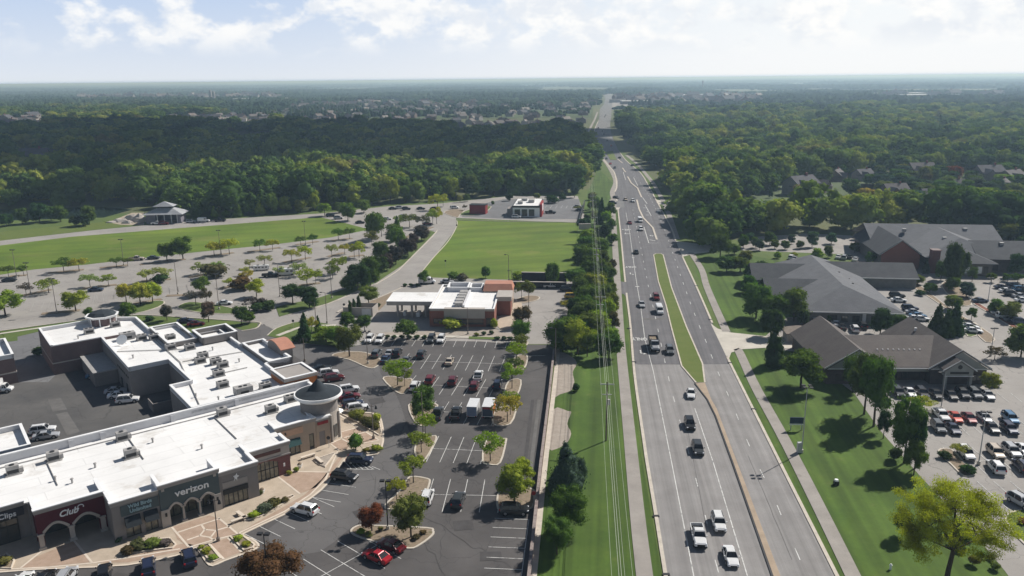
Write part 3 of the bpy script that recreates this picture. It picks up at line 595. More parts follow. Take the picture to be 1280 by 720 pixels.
island('planted_island', [(1177, 358), (1190, 352), (1215, 378), (1200, 381)], MULCH)
island('planted_island', [(1215, 378.5), (1219, 377), (1244, 392), (1280, 414), (1300, 440), (1268, 412), (1240, 394)], RED_MULCH)
island('planted_island', [(1205, 408), (1214, 402), (1226, 410), (1224, 418), (1210, 421)], GRASS)
island('planted_island', [(645, 375), (660, 370), (673, 371), (672, 375), (655, 379)], MULCH)
# islands of the pale lot, rows of small mulched strips under the trees
for a, b in (((12, 345.5), (34, 344)), ((60, 341.5), (105, 337)), ((27, 370), (64, 362)), ((52, 392.5), (100, 388)), ((103, 361), (146, 356)), ((125, 335), (160, 331.5)), ((175, 331), (232, 324)), ((258, 321), (292, 316)), ((208, 370), (262, 368)), ((235, 347), (278, 340)), ((276, 361), (316, 353)), ((310, 315), (350, 309.5)), ((355, 328), (388, 322)), ((370, 306), (398, 302)), ((414, 301), (440, 298)), ((410, 321), (430, 316)), ((168, 380), (202, 374)), ((176, 352), (214, 349)), ((436, 321), (455, 319)), ((374, 357), (400, 354)), ((495, 302), (540, 284))):
    A, B = G(*a), G(*b); poly = [A, B]; mbx = MB()
    ribbon('lot_island', poly, 2.2, .14, MULCH, 0, px=False)
island('lot_island', [(150, 392), (158, 386), (185, 377), (205, 377), (198, 384), (170, 392)], GRASS)
island('lot_island', [(222, 384), (236, 378), (262, 380), (292, 386), (300, 392), (262, 392), (232, 388)], GRASS)
island('field_end_island', [(555, 266), (566, 262), (580, 263), (575, 268), (571, 272)], MULCH)
island('restaurant_island', [(575, 269), (600, 268.5), (614, 259), (606, 258.5), (587, 262)], GRASS)

# ---------------------------------------------------------------- plaza in front of the shops
KB = [(-120, 733), (0, 716), (80, 711), (160, 707), (225, 694), (241, 687), (247, 686), (253, 695), (259, 704), (266, 708), (280, 702), (318, 688), (323, 681), (314, 674), (304, 668), (357, 643), (390, 622), (410, 604), (431, 575), (448, 572), (466, 569), (474, 566), (479, 552), (478.5, 535), (475, 522), (469.5, 517.5), (455, 516), (440, 515)]
sheet('plaza', KB + [(425, 508), (400, 490), (250, 560), (0, 650), (-150, 700)], .12, WALK, z0=0)
ribbon('plaza_kerb', KB, .32, .15, PAVEL, 0, smooth=2)
mb = MB()
def pav(pts): p = gp(pts); mb.add([(x, y, .135) for x, y in p], [list(t) for t in ngon_tris(p)])
pav([(215, 660), (222, 675), (236, 684.5), (258, 678), (297, 668), (275, 650), (262, 645)]); pav([(262, 681), (285, 673), (302, 691), (280, 699)])
pav([(348, 597), (375, 618), (395, 610), (412, 590), (385, 590), (362, 590)]); pav([(425, 540), (448, 535), (474, 551), (455, 556), (437, 554), (428, 548)]); pav([(414, 555), (427, 549), (438, 555), (434, 562), (424, 564)])
pav([(26, 711), (45, 697), (62, 690), (95, 676), (110, 700), (112, 704), (60, 709)])
pav([(160, 704), (225, 690), (240, 684), (246, 683), (232, 680), (200, 686), (160, 697), (110, 704)])
pav([(296, 668), (306, 665), (355, 641), (388, 620), (408, 601), (428, 573), (424, 572), (402, 600), (380, 620), (350, 637)])
bmp = mb.build('paver_panels', PAVER); struct(bmp)
mb = MB()
for p in ([(215, 660), (236, 684.5)], [(222, 666.5), (275, 649)], [(273, 648), (298, 669)], [(236, 685), (270, 675), (300, 668)], [(252, 657), (256, 663), (250, 670.5), (262, 672.5), (269, 677)], [(256, 663), (270, 664), (264, 672)], [(250, 670.5), (234, 676)], [(270, 664), (287, 659)], [(262, 681), (280, 700)], [(285, 673), (303, 692)], [(348, 597), (375, 618)], [(362, 590), (412, 591)],
          [(422, 518), (440, 530), (474, 551)], [(425, 541), (448, 535)], [(430, 548), (456, 541)], [(414, 555), (427, 549), (426, 541)], [(427, 549), (438, 555)], [(414, 556), (424, 564)], [(453, 555), (474, 551)], [(299, 667), (356, 640), (388, 619), (407, 600), (422, 565)], [(26, 711), (52, 690)], [(93, 677), (115, 704)], [(0, 713), (60, 710), (112, 705), (160, 698), (225, 687)]):
    strip_mb(mb, gp(p), .32, None, .145)
struct(mb.build('paver_bands', PAVEL))
def bed(name, pts, fill=MULCH, wall=True, h=.35):
    poly = gp(pts); sheet(name, poly, .2, fill, px=False)
    if wall: ribbon('bed_wall', poly, .25, .3, PAVEL, 0, px=False, closed=True)
bed('planting_bed', [(148, 694), (160, 683), (190, 676), (212, 674), (220, 682), (216, 686), (185, 690)])
bed('planting_bed', [(248, 685), (261, 681.5), (276, 699.5), (268, 703), (262, 702)]); bed('planting_bed', [(288, 672), (300, 668.5), (318, 682), (316, 686), (305, 689)])
bed('planting_bed', [(306, 652), (312, 644), (335, 632), (366, 620), (368, 622), (352, 632), (325, 647)]); bed('planting_bed', [(392, 576), (418, 567), (419, 568), (406, 585), (396, 580)], GRAVEL)
bed('planting_bed', [(424, 517), (436, 516), (465, 518), (474, 525), (477, 541), (474, 545), (450, 530)]); bed('planting_bed', [(454, 562), (474, 556), (475, 565), (460, 568)]); bed('planting_bed', [(0, 700), (8, 693), (18, 702), (14, 712), (0, 711)])
sheet('gravel_patch', [(698, 452), (700, 440), (716, 447), (721, 455), (716, 465), (718, 478), (714, 488), (700, 493), (692, 494)], .04, GRAVEL, smooth=3)
sheet('gravel_patch', [(691, 512), (710, 514), (714, 516), (709, 530), (714, 542), (706, 556), (684, 560)], .04, GRAVEL, smooth=3)
sheet('soil_bank', [(135, 278), (150, 272), (165, 266), (180, 266), (180, 282), (150, 281)], .06, SOILR)
# pond far left and the creek lawn
sheet('lake', [(-200, 268), (20, 262), (120, 258), (165, 262), (130, 272), (0, 276), (-200, 285)], .03, mat('lake_water', (.02, .035, .03), .12, .1, .05, spec=.5))
# ================================================================ SHOPPING CENTRE (local x along the shopfronts, -y towards the plaza)
MO = G(206, 659); MA = 37.6
mall = thing('shopping_center', 'long shopping center with flat white roofs, maroon and teal shopfronts, round corner turret', 'shopping center', (MO[0], MO[1], 0), R(MA))
def M2W(s, t): a = R(MA); y = t; return (MO[0] + s * math.cos(a) - y * math.sin(a), MO[1] + s * math.sin(a) + y * math.cos(a))
def flat_text(txt, size, x, y, z, m, parent, name='sign_lettering', shear=0, bold=.02, thick=.06, face='front', spacing=1.0, sx=1.0):
    me = text_mesh(txt, size, thick=thick, bold=bold, spacing=spacing); me.materials.clear(); me.materials.append(m)
    if shear:
        for v in me.vertices: v.co.x += v.co.y * shear
    o = bpy.data.objects.new(name, me); COL.objects.link(o); o.parent = parent; o.location = (x, y, z); o.rotation_euler = (R(90), 0, 0 if face == 'front' else R(face)); o.scale = (sx, 1, 1)
    return o
def ribbon_l(mb, poly, wdt, z0, z1, closed=True, off=0): strip_mb(mb, poly, wdt, z0, z1, closed, off)
def parapet(name, poly, z0, z1, parent, th=.35, m=None, cap=.5, closed=True):
    """a parapet wall following poly (counter-clockwise, outer face on the line) with a metal coping"""
    if closed and area(poly) < 0: poly = poly[::-1]
    mb = MB(); 
    n = len(poly)
    rng = range(n if closed else n - 1)
    cp_ = MB()
    for i in rng:
        a = Vector(poly[i]); b = Vector(poly[(i + 1) % n]); d = (b - a).normalized(); nn = Vector((-d.y, d.x))
        e = 0.0
        p = [a, b, b + nn * th - d * 0.0, a + nn * th]
        mb.frus([(*q, z0) for q in p], [(*q, z1) for q in p])
        a2 = a - d * .08 - nn * .08; b2 = b + d * .08 - nn * .08; t2 = th + .16
        zz = z1 + (i % 2) * .004
        q4 = [a2, b2, b2 + nn * t2, a2 + nn * t2]
        cp_.frus([(*q, zz - .02) for q in q4], [(*q, zz + .14) for q in q4])
    o = mb.build(name, m or PARAW, parent); cp_.build('coping', COPING, o)
    return o
# --- front wing body, set back behind the fronts
FW = [(-46, 10.2), (-16.6, 10.2), (-16.6, 9.4), (-7.0, 9.4), (-7.0, .5), (.3, .5), (.3, 2.6), (8.5, 2.6), (8.5, .5), (15, .5), (15.2, 5.0), (22.4, 5.0), (22.6, 11.3), (33, 11.3), (36.5, 15), (36.5, 27.6), (-46, 27.6)]
mb = MB(); mb.prism(FW, 0, 5.55); mb.build('wall', STUCCO_G, mall)
RF = [(-46, 10.1), (-16.3, 10.1), (-16.3, 4.9), (-7.0, 4.9), (-7.0, .1), (15.2, .1), (15.2, 4.7), (22.6, 4.7), (22.6, 10.9), (33, 10.9), (36.4, 15), (36.4, 27.5), (-46, 27.5)]
mb = MB(); mb.prism(RF, 5.5, 5.72); roof1 = mb.build('roof', ROOFW, mall)
# --- north wing body
NW = [(-1.6, 105), (13.5, 105), (20.3, 100), (20.3, 86.4), (26.8, 86.4), (27.3, 75), (34.0, 75), (34.0, 60), (39.2, 60), (39.2, 43), (33.5, 43), (33.5, 28), (13.2, 28), (13.2, 43), (17.5, 43), (17.5, 59.6), (9.2, 59.6), (9.2, 87), (-1.6, 87)]
mb = MB(); mb.prism([p for p in NW], 0, 6.2); mb.build('wall', STUCCO_G, mall)
mb = MB(); mb.prism([(x * 1 + (.05 if x < 10 else -.05), y) for x, y in NW], 6.15, 6.34); mb.build('roof', ROOFW, mall)
parapet('parapet', NW, 6.2, 7.1, mall, .35)
# plum brick block at the far end
for q in ((-1.78, 13.4, 86.8, 86.98), (-1.78, 13.4, 105.02, 105.2), (-1.8, -1.62, 86.99, 105.01)): mb = MB(); mb.box(*q, 0.02, 7.0); mb.build('brick_cladding', BRICK_P, mall)
mb = MB(); mb.box(-1.9, 13.5, 86.65, 105.2, 2.75, 3.0); mb.build('stone_band', STUCCO_L, mall)
# hollow raised bays along the east side
for (x0, x1, y0, y1, z1, mm) in ((20.3, 27, 70, 86.6, 7.5, STUCCO_G), (27.3, 35.6, 66.8, 75, 8.2, STUCCO_G), (31.8, 38.8, 28.2, 35.8, 8.2, ORANGE), (34.2, 39.4, 43.0, 59.8, 7.3, STUCCO_G), (20.3, 20.9, 86, 94, 7.5, STUCCO_G)):
    if x1 - x0 > 2:
        mb = MB(); mb.box(x0, x1, y0, y1, 0.03, 6.6 if mm is not ORANGE else 5.4); mb.build('bay_wall', STUCCO_G, mall)
        mb = MB(); mb.box(x0 + .3, x1 - .3, y0 + .3, y1 - .3, 6.5, 6.62); mb.build('roof', ROOFW, mall)
        parapet('raised_parapet', [(x0, y0), (x1, y0), (x1, y1), (x0, y1)], 5.4, z1, mall, .4, mm)
mb = MB(); mb.box(31.6, 38.95, 28.0, 35.95, 5.2, 5.5); mb.build('stone_band', STUCCO_T, mall)
mb = MB(); mb.box(31.6, 38.95, 28.0, 35.95, 7.6, 8.1); mb.build('cornice', CORNI, mall)
# arched bay with an orange metal roof
arc = [(46.6, 5.5), (46.6, 8.0)] + [(46.6 + 8.4 * k / 10, 8.0 + 1.1 * math.sin(math.pi * k / 10)) for k in range(1, 10)] + [(55.0, 8.0), (55.0, 5.5)]
mb = MB(); mb.prism_yz(arc, 38.6, 41.2); mb.prism_yz([(46.6, 0), (46.6, 5.5), (55, 5.5), (55, 0)], 39.3, 41.1); mb.build('arched_bay', STUCCO_G, mall)
arc2 = [(46.3 + 9.0 * k / 12, 8.08 + 1.15 * math.sin(math.pi * k / 12)) for k in range(13)]; arc3 = [(y, z + .18) for y, z in arc2][::-1]
mb = MB(); mb.prism_yz(arc2 + arc3, 38.3, 41.8); mb.build('barrel_roof', AWN_O, mall)
# parapet of the front wing: back wall higher, sides low
parapet('parapet', [(-46, 27.6), (36.5, 27.6)][::-1], 5.5, 7.15, mall, .4, closed=False)
parapet('parapet', [(36.5, 15.0), (36.5, 27.6)], 5.5, 6.9, mall, .4, closed=False)
for x in (-8, -3, 9, 21): mb = MB(); mb.box(x, x + .8, 26.9, 27.15, 5.72, 7.05); mb.build('parapet_buttress', PARAW, mall)
# --- the upper walls of the shopfronts
def upper(x0, x1, yf, z1, m, zb=5.5, arches=None, zspring=2.9, rise=1.0, thick=.45, ret=4.0, corn=True, retl=True, retr=True):
    """raised front: face wall with optional arched openings, side returns, parapet coping and a cornice"""
    mb = MB()
    if arches:
        xs = arches; low = []
        poly = [(x0, z1), (x0, 0)]
        for (a, b) in xs:
            poly += [(a, 0), (a, zspring)] + [(a + (b - a) * k / 10, zspring + rise * math.sin(math.pi * k / 10)) for k in range(1, 10)] + [(b, zspring), (b, 0)]
        poly += [(x1, 0), (x1, z1)]
        mb.prism_xz(poly, yf, yf + thick)
    else: mb.box(x0, x1, yf, yf + thick, zb, z1)
    o = mb.build('shopfront_wall', m, mall)
    if retl: mb = MB(); mb.box(x0, x0 + .35, yf + thick, yf + ret, 5.5, z1 - .01); mb.build('return_wall', PARAW, mall)
    if retr: mb = MB(); mb.box(x1 - .35, x1, yf + thick, yf + ret, 5.5, z1 - .01); mb.build('return_wall', PARAW, mall)
    mb = MB(); mb.box(x0 - .22, x1 + .22, yf - .22, yf + thick + .1, z1, z1 + .16)
    if retl: mb.box(x0 - .12, x0 + .45, yf + thick + .1, yf + ret, z1 - .01, z1 + .15)
    if retr: mb.box(x1 - .45, x1 + .12, yf + thick + .1, yf + ret, z1 - .01, z1 + .15)
    mb.build('coping', COPING, mall)
    if corn:
        mb = MB(); mb.box(x0 - .18, x1 + .18, yf - .18, yf - .003, z1 - .42, z1 - .003); mb.box(x0 - .1, x1 + .1, yf - .1, yf - .003, z1 - .62, z1 - .422); mb.build('cornice', CORNI, mall)
    return o
def glazing(x0, x1, y, z0, z1, n, m=GLASS_W, parent=None, transom=None):
    g = MB(); g.box(x0, x1, y, y + .06, z0, z1); g = g.build('shop_window', m, parent or mall)
    f = MB()
    for i in range(n + 1):
        x = x0 + (x1 - x0) * i / n; f.box(x - .06, x + .06, y - .08, y - .003, z0, z1)
    for z in [z0 + .05, z1 - .05] + ([transom] if transom else []): f.box(x0 + .061, x1 - .061, y - .075, y - .004, z - .06, z + .06)
    f.build('frame', FRAME, g); return g
def awning(x0, x1, y, z0, z1, m, d=1.1):
    a = MB(); a.frus([(x0, y - d, z0), (x1, y - d, z0), (x1, y - .01, z0), (x0, y - .01, z0)], [(x0, y - .2, z1), (x1, y - .2, z1), (x1, y - .01, z1), (x0, y - .01, z1)]); return a.build('awning', m, mall)
# clips shop (far left, set back)
upper(-46, -17.2, 9.6, 6.3, NAVYP, ret=3, retl=False, retr=False)
mb = MB(); mb.box(-46, -17.2, 9.55, 10.19, 4.2, 5.49); mb.build('sign_band', NAVYP, mall)
glazing(-30, -18.2, 10.0, 0.1, 3.9, 8, GLASS, transom=2.8)
flat_text('Great Clips', 1.15, -20.9, 9.5, 4.75, SIGNW, mall)
# maroon arcade
arch_r = [(-15.5, -12.25), (-11.55, -8.1)]
upper(-16.3, -7.0, 4.8, 6.5, REDP, arches=arch_r, zspring=2.5, rise=1.15, ret=5.2)
mb = MB()
for a, b in arch_r:
    pts = [(a + (b - a) * k / 14, 2.5 + 1.15 * math.sin(math.pi * k / 14)) for k in range(15)]; out = [(x + (x - (a + b) / 2) * .12, z + .38) for x, z in pts][::-1]
    mb.prism_xz(pts + out, 4.66, 4.797)
mb.build('arch_moulding', STUCCO_L, mall)
for x in (-15.95, -11.9, -7.6): mb = MB(); mb.box(x - .34, x + .34, 4.6, 5.3, 0, 2.55); mb.box(x - .5, x + .5, 4.45, 5.45, 0, .5); mb.box(x - .46, x + .46, 4.5, 5.4, 2.4, 2.62); mb.build('column', STUCCO_L, mall)
mb = MB()
poly = [(5.25, 6.4), (5.25, 0), (5.6, 0), (5.6, 2.3)] + [(5.6 + 2.0 * k / 8, 2.3 + .8 * math.sin(math.pi * k / 8)) for k in range(1, 8)] + [(7.6, 2.3), (7.6, 0), (8.0, 0), (8.0, 2.3), (9.2, 3.0), (9.2, 6.4)]
mb.prism_yz(poly, -16.28, -15.9); mb.build('arcade_side_wall', REDP, mall)
glazing(-16, -8, 9.3, .1, 3.4, 5, GLASS)
flat_text('Club', 1.35, -11.9, 4.7, 4.85, SIGNW, mall, shear=.3, bold=.03)
mb = MB(); mb.prism_xz([(-10.3 + .45 * math.cos(a), 5.2 + .38 * math.sin(a)) for a in [k * .5 for k in range(-1, 9)]] + [(-10.3 + .34 * math.cos(a), 5.2 + .28 * math.sin(a)) for a in [k * .5 for k in range(-1, 9)]][::-1], 4.62, 4.78); mb.build('sign_swirl', SIGNW, mall)
# grey bay with two black awnings
upper(-7.0, -.25, 0.0, 6.5, STUCCO_G, zb=0, arches=[(-5.4, -3.3), (-2.7, -.8)], zspring=3.6, rise=.01, ret=4.5, retr=False)
mb = MB(); mb.box(-5.8, -.4, -.08, -.004, 3.9, 5.6); mb.build('sign_panel', TEAL, mall)
flat_text('Wild Birds\nUnlimited', .78, -3.05, -.12, 4.85, mat('pale_blue_letters', (.35, .5, .55), .6, .05, 1), mall)
for a in (-5.4, -2.7): awning(a - .05, a + (2.15 if a < -3 else 1.95), -.01, 2.3, 3.65, AWN); glazing(a, a + (2.1 if a < -3 else 1.9), .35, 0.05, 3.5, 2)
# tall teal bay with three arches
arch_v = [(1.0, 2.75), (3.25, 5.2), (5.75, 7.75)]
upper(-.25, 8.8, -.25, 7.2, TEAL, arches=arch_v, zspring=2.75, rise=.75, ret=4.5)
mb = MB()
for a, b in arch_v:
    pts = [(a + (b - a) * k / 14, 2.75 + .75 * math.sin(math.pi * k / 14)) for k in range(15)]; out = [(x + (x - (a + b) / 2) * .22, z + .34) for x, z in pts][::-1]
    mb.prism_xz(pts + out, -.38, -.253)
mb.build('arch_moulding', STUCCO_L, mall)
for x in (3.0, 5.5): mb = MB(); mb.cyl(x, -.05, .45, 2.75, .27, .23); mb.box(x - .42, x + .42, -.5, .4, 0, .45); mb.box(x - .36, x + .36, -.42, .32, 2.65, 2.85); mb.build('column', STUCCO_L, mall)
for q in ((-.35, .95), (7.8, 8.9)): mb = MB(); mb.box(*q, -.42, .4, 0, 3.0); mb.build('pier', STUCCO_L, mall)
for q in ((.2, .5), (8.1, 8.4)): mb = MB(); mb.box(*q, -.5, -.42, 1.9, 2.5); mb.build('wall_lantern', FRAME, mall)
for q in ((.1, .55), (8.0, 8.45)): mb = MB(); mb.box(*q, -.31, -.255, 6.1, 6.5); mb.build('wall_tile', STUCCO_L, mall)
glazing(.9, 7.9, 2.4, 0.05, 4.2, 6, transom=2.6)
mb = MB(); mb.box(-.2, 8.7, .25, 2.35, 4.3, 4.4); mb.build('arcade_ceiling', STUCCO_L, mall)
flat_text('verizon', 1.55, 4.6, -.33, 5.15, SIGNW, mall, bold=.03, sx=1.12)
# bay with the dark window band
upper(8.8, 15.2, 0.0, 6.3, STUCCO_G, zb=0, arches=[(9.4, 13.3)], zspring=3.15, rise=.01, ret=4.5, retl=False)
mb = MB(); mb.box(9.3, 13.4, -.08, -.004, 3.4, 4.4); mb.build('sign_panel', CORNI, mall)
mb = MB(); mb.prism_xz([(11.2, 4.2), (11.35, 4.7), (11.15, 5.1), (11.5, 5.15), (11.75, 5.5), (11.8, 5.1), (12.1, 4.9), (11.75, 4.7), (11.7, 4.15), (11.5, 4.6)], -.16, -.09); mb.build('star_emblem', SIGNW, mall)
glazing(9.4, 13.3, .2, 0.1, 3.1, 5, GLASS_W, transom=2.2); mb = MB(); mb.box(9.3, 13.4, -.12, -.02, 2.25, 3.1); mb.build('window_header', FRAME, mall)
# wine-brick bay with the big arched window
upper(15.2, 22.6, 4.6, 6.1, STUCCO_L, zb=3.9, ret=4.0)
mb = MB(); mb.prism_xz([(15.2, 3.9), (15.2, 0), (15.8, 0), (15.8, 2.9)] + [(15.8 + 4.6 * k / 12, 2.9 + .65 * math.sin(math.pi * k / 12)) for k in range(1, 12)] + [(20.4, 2.9), (20.4, 0), (22.6, 0), (22.6, 3.9)], 4.6, 5.0); mb.build('brick_front', BRICK_W, mall)
mb = MB(); mb.box(15.15, 22.75, 4.45, 4.597, 3.75, 4.0); mb.box(15.15, 22.75, 4.5, 4.597, 5.6, 5.85); mb.build('stone_band', CORNI, mall)
glazing(15.8, 20.4, 4.75, .05, 3.65, 6, transom=2.0)
mb = MB(); mb.box(16, 21, 4.5, 4.59, 4.65, 5.25); mb.build('sign_panel', mat('sign_brown', (.12, .06, .05), .7, .1, 1), mall)
mb = MB(); mb.box(21.3, 21.6, 4.5, 4.59, 1.7, 2.3); mb.build('wall_lantern', SIGNW, mall)
# last bay, tan with a teal awning
upper(22.6, 30.3, 10.8, 6.2, STUCCO_T, zb=0, arches=[(23.4, 27.1), (31.0 - 2.1, 29.9)], zspring=3.3, rise=.01, ret=3.5)
upper(30.5, 33.4, 11.2, 5.7, STUCCO_T, zb=0, arches=[(31.1, 32.3)], zspring=3.0, rise=.01, ret=3.5, retl=False)
awning(23.4, 27.1, 10.78, 2.2, 3.3, AWN_T, .9); glazing(23.4, 27.1, 11.1, 0.05, 3.2, 4); glazing(28.9, 29.9, 11.1, .5, 3.2, 1); glazing(31.1, 32.3, 11.45, .4, 3.0, 2)
mb = MB(); mb.box(30.9, 33.0, 11.05, 11.19, 4.4, 5.0); mb.build('sign_panel', mat('sign_crimson', (.30, .03, .03), .6, .1, 1), mall)
mb = MB(); mb.box(22.9, 27.8, 10.68, 10.79, 4.1, 5.3); mb.build('sign_panel', mat('sign_peach', (.55, .36, .25), .8, .1, 1), mall)
mb = MB(); mb.prism_xz([(23.6 + .25 * math.cos(k), 4.7 + .35 * math.sin(k)) for k in [i * .628 for i in range(10)]], 10.6, 10.67); mb.prism_xz([(24.3, 4.5), (24.6, 4.4), (24.5, 5.0), (24.2, 5.0)], 10.6, 10.67); mb.build('sign_emblem', SIGND, mall)
# corner turret
tc_ = (33.2, 15.2)
mb = MB(); mb.cyl(tc_[0], tc_[1], 0, 5.9, 3.55, 3.55, 32); mb.build('turret_wall', STONE, mall)
mb = MB(); mb.cyl(tc_[0], tc_[1], 5.9, 8.3, 3.5, 3.5, 32); mb.build('turret_drum', STUCCO_G, mall)
mb = MB(); mb.cyl(tc_[0], tc_[1], 8.3, 8.85, 4.0, 4.55, 40); mb.cyl(tc_[0], tc_[1], 8.85, 9.25, 4.6, 4.5, 40); mb.build('turret_eave', COPING, mall, smooth=False)
mb = MB(); mb.cyl(tc_[0], tc_[1], 9.25, 10.0, 4.3, 1.9, 32); mb.cyl(tc_[0], tc_[1], 10.0, 11.9, 1.85, .12, 32); mb.build('turret_roof', DOME, mall)
for a in (-100, -62, -20, 20):
    mb = MB()
    x, y = tc_[0] + 3.5 * math.cos(R(a)), tc_[1] + 3.5 * math.sin(R(a)); d = (math.cos(R(a)), math.sin(R(a))); nrm = (-d[1], d[0])
    mb.frus([(x - nrm[0] * .55 + d[0] * .0, y - nrm[1] * .55, .8), (x - nrm[0] * .55 + d[0] * .12, y - nrm[1] * .55 + d[1] * .12, .8), (x + nrm[0] * .55 + d[0] * .12, y + nrm[1] * .55 + d[1] * .12, .8), (x + nrm[0] * .55, y + nrm[1] * .55, .8)],
            [(x - nrm[0] * .55 + d[0] * .0, y - nrm[1] * .55, 3.2), (x - nrm[0] * .55 + d[0] * .12, y - nrm[1] * .55 + d[1] * .12, 3.2), (x + nrm[0] * .55 + d[0] * .12, y + nrm[1] * .55 + d[1] * .12, 3.2), (x + nrm[0] * .55, y + nrm[1] * .55, 3.2)])
    mb.build('turret_window', GLASS, mall)
for a in (-118, -80, -42, -2): mb = MB(); mb.cyl(tc_[0] + 3.75 * math.cos(R(a)), tc_[1] + 3.75 * math.sin(R(a)), 0, 5.5, .22, .22, 8); mb.build('turret_column', STUCCO_L, mall)
# small octagonal turret at the far corner
t2 = (12.6, 102.0)
mb = MB(); mb.cyl(*t2, 5.9, 8.4, 3.0, 3.0, 8); mb.build('cupola_wall', BRICK_P, mall)
mb = MB(); mb.cyl(*t2, 8.4, 8.9, 3.9, 4.1, 8); mb.build('cupola_eave', COPING, mall)
mb = MB(); mb.cyl(*t2, 8.9, 9.6, 3.6, 2.6, 8); mb.cyl(*t2, 9.6, 10.2, 2.6, .15, 8); mb.build('cupola_roof', DOME, mall); mb = MB(); mb.tube((*t2, 10.1), (*t2, 11.0), .06); mb.build('finial', DARK, mall)
for k in range(8): a = R(22.5 + 45 * k); mb = MB(); mb.tube((t2[0] + 3.2 * math.cos(a), t2[1] + 3.2 * math.sin(a), 6.3), (t2[0] + 3.3 * math.cos(a), t2[1] + 3.3 * math.sin(a), 8.4), .14); mb.build('cupola_strut', SIGNW, mall)
# lean-to shed in the court and doors along the service walls
mb = MB(); mb.box(4.2, 9.1, 72, 86.6, 0, 3.2); mb.build('service_annex', STUCCO_G, mall); mb = MB(); mb.box(4.0, 9.18, 71.8, 86.7, 3.2, 3.45); mb.build('annex_roof', HVAC, mall)
for k in range(7): mb = MB(); mb.box(9.1, 9.19, 61 + k * 1.6, 61.7 + k * 1.6, 4.2, 4.6); mb.build('wall_vent', FRAME, mall)
for x, y in ((9.1, 63), (9.1, 68), (17.4, 46), (17.4, 52), (17.4, 57), (13.1, 31), (13.1, 36), (13.1, 40)): mb = MB(); mb.box(x, x + .09, y, y + 1.1, 0, 2.2); mb.build('service_door', FRAME, mall)
# gutters / pipe runs on the roofs
mb = MB()
for a, b in (((-40, 25.5), (34, 25.5)), ((-12, 24), (-12, 13)), ((1, 24), (1, 14)), ((16, 24), (16, 12))): mb.tube((*a, 5.85), (*b, 5.85), .09)
for a, b in (((15.2, 30), (19.5, 58)), ((11, 60.5), (17, 60.5)), ((10, 75), (24, 66)), ((19.5, 58), (19.5, 84)), ((22, 45), (30, 45)), ((20, 58), (33, 56))): mb.tube((*a, 6.5), (*b, 6.5), .1)
mb.build('roof_pipe', HVAC, mall)
mb = MB(); mb.box(12.8, 33.5, 27.2, 27.55, 6.35, 6.8); mb.build('roof_gutter', DARK, mall)
# roof furniture: rooftop units and vents
def hvac(s, t, z, kind=0, rz=0):
    a = MB()
    if kind == 0: a.box(-1.1, 1.1, -.75, .75, .15, 1.35)
    elif kind == 1: a.box(-.9, .9, -.65, .65, .15, 1.6); a.box(.9, 1.5, -.4, .4, .15, .9)
    else: a.box(-1.7, 1.7, -1.0, 1.0, .2, 1.7)
    o = a.build('casing', HVAC, None); f = MB(); hh = (1.35, 1.6, 1.7)[kind]
    for x in ((-.5, .5) if kind != 1 else (0,)): f.cyl(x, 0, hh, hh + .1, .38, .38, 10)
    f.box(-.8, .8, -.78 if kind == 0 else (-.68 if kind == 1 else -1.03), -.66 if kind == 0 else -.6, .35, .95)
    b = MB(); b.box(-1.2, 1.2, -.85, .85, 0, .15)
    x, y = M2W(s, t)
    r = thing('rooftop_unit', '', 'air conditioner', (x, y, z), R(MA + rz), 'air conditioning units on the flat shop roofs')
    o.parent = r; f.build('fan_grille', DARK, r); b.build('base', HVAC, r)
    return r
UN = [(-17, 22, 5.72, 1, 'topmost of the grey units at the left end of the front roof'), (-11, 23.3, 5.72, 1, ''), (0, 24.5, 5.72, 1, ''), (-.5, 16.3, 5.72, 1, ''), (17.5, 24, 5.72, 1, ''), (25.2, 19.5, 5.72, 1, ''), (30.4, 22.4, 5.72, 0, ''), (-26, 18, 5.72, 1, '')]
for i, u in enumerate(UN): 
    o = hvac(*u[:4]); o['label'] = f'grey rooftop unit on the front wing roof, {ordi(i)} counted from the maroon shop' 
UNN = [(14.5, 84, 6.34), (17, 81, 6.34), (19.5, 79.5, 6.34), (8, 95, 6.34), (14.5, 97, 6.34), (22.5, 76.5, 6.34), (20.5, 69, 6.34), (24, 66, 6.34), (24.5, 58, 6.34), (23, 55, 6.34), (25.5, 52, 6.34), (26, 49, 6.34), (23.5, 44, 6.34), (22, 37, 6.34), (24, 30.6, 6.34), (28.5, 30.5, 6.34)]
for i, u in enumerate(sorted(UNN, key=lambda u: -u[1])): 
    o = hvac(u[0], u[1], u[2], 2 if i in (2, 14) else 0); o['label'] = f'grey rooftop unit on the north wing roof, {ordi(i)} from the cupola'
o = empty('satellite_dish', (*M2W(12.5, 80), 6.34)); tag(o, 'white satellite dish on a frame among the units of the far roof', 'satellite dish')
mb = MB(); mb.cyl(0, 0, 0, .4, .1, 1.3, 14); mb.xform(Matrix.Translation((0, 0, 1.1)) @ Matrix.Rotation(R(50), 4, 'X')); mb.build('dish', SIGNW, o); mb = MB(); mb.tube((0, 0, 0), (0, 0, 1.2), .08); mb.tube((-.7, .4, 0), (0, 0, .9), .05); mb.tube((.7, .4, 0), (0, 0, .9), .05); mb.build('mount', HVAC, o)
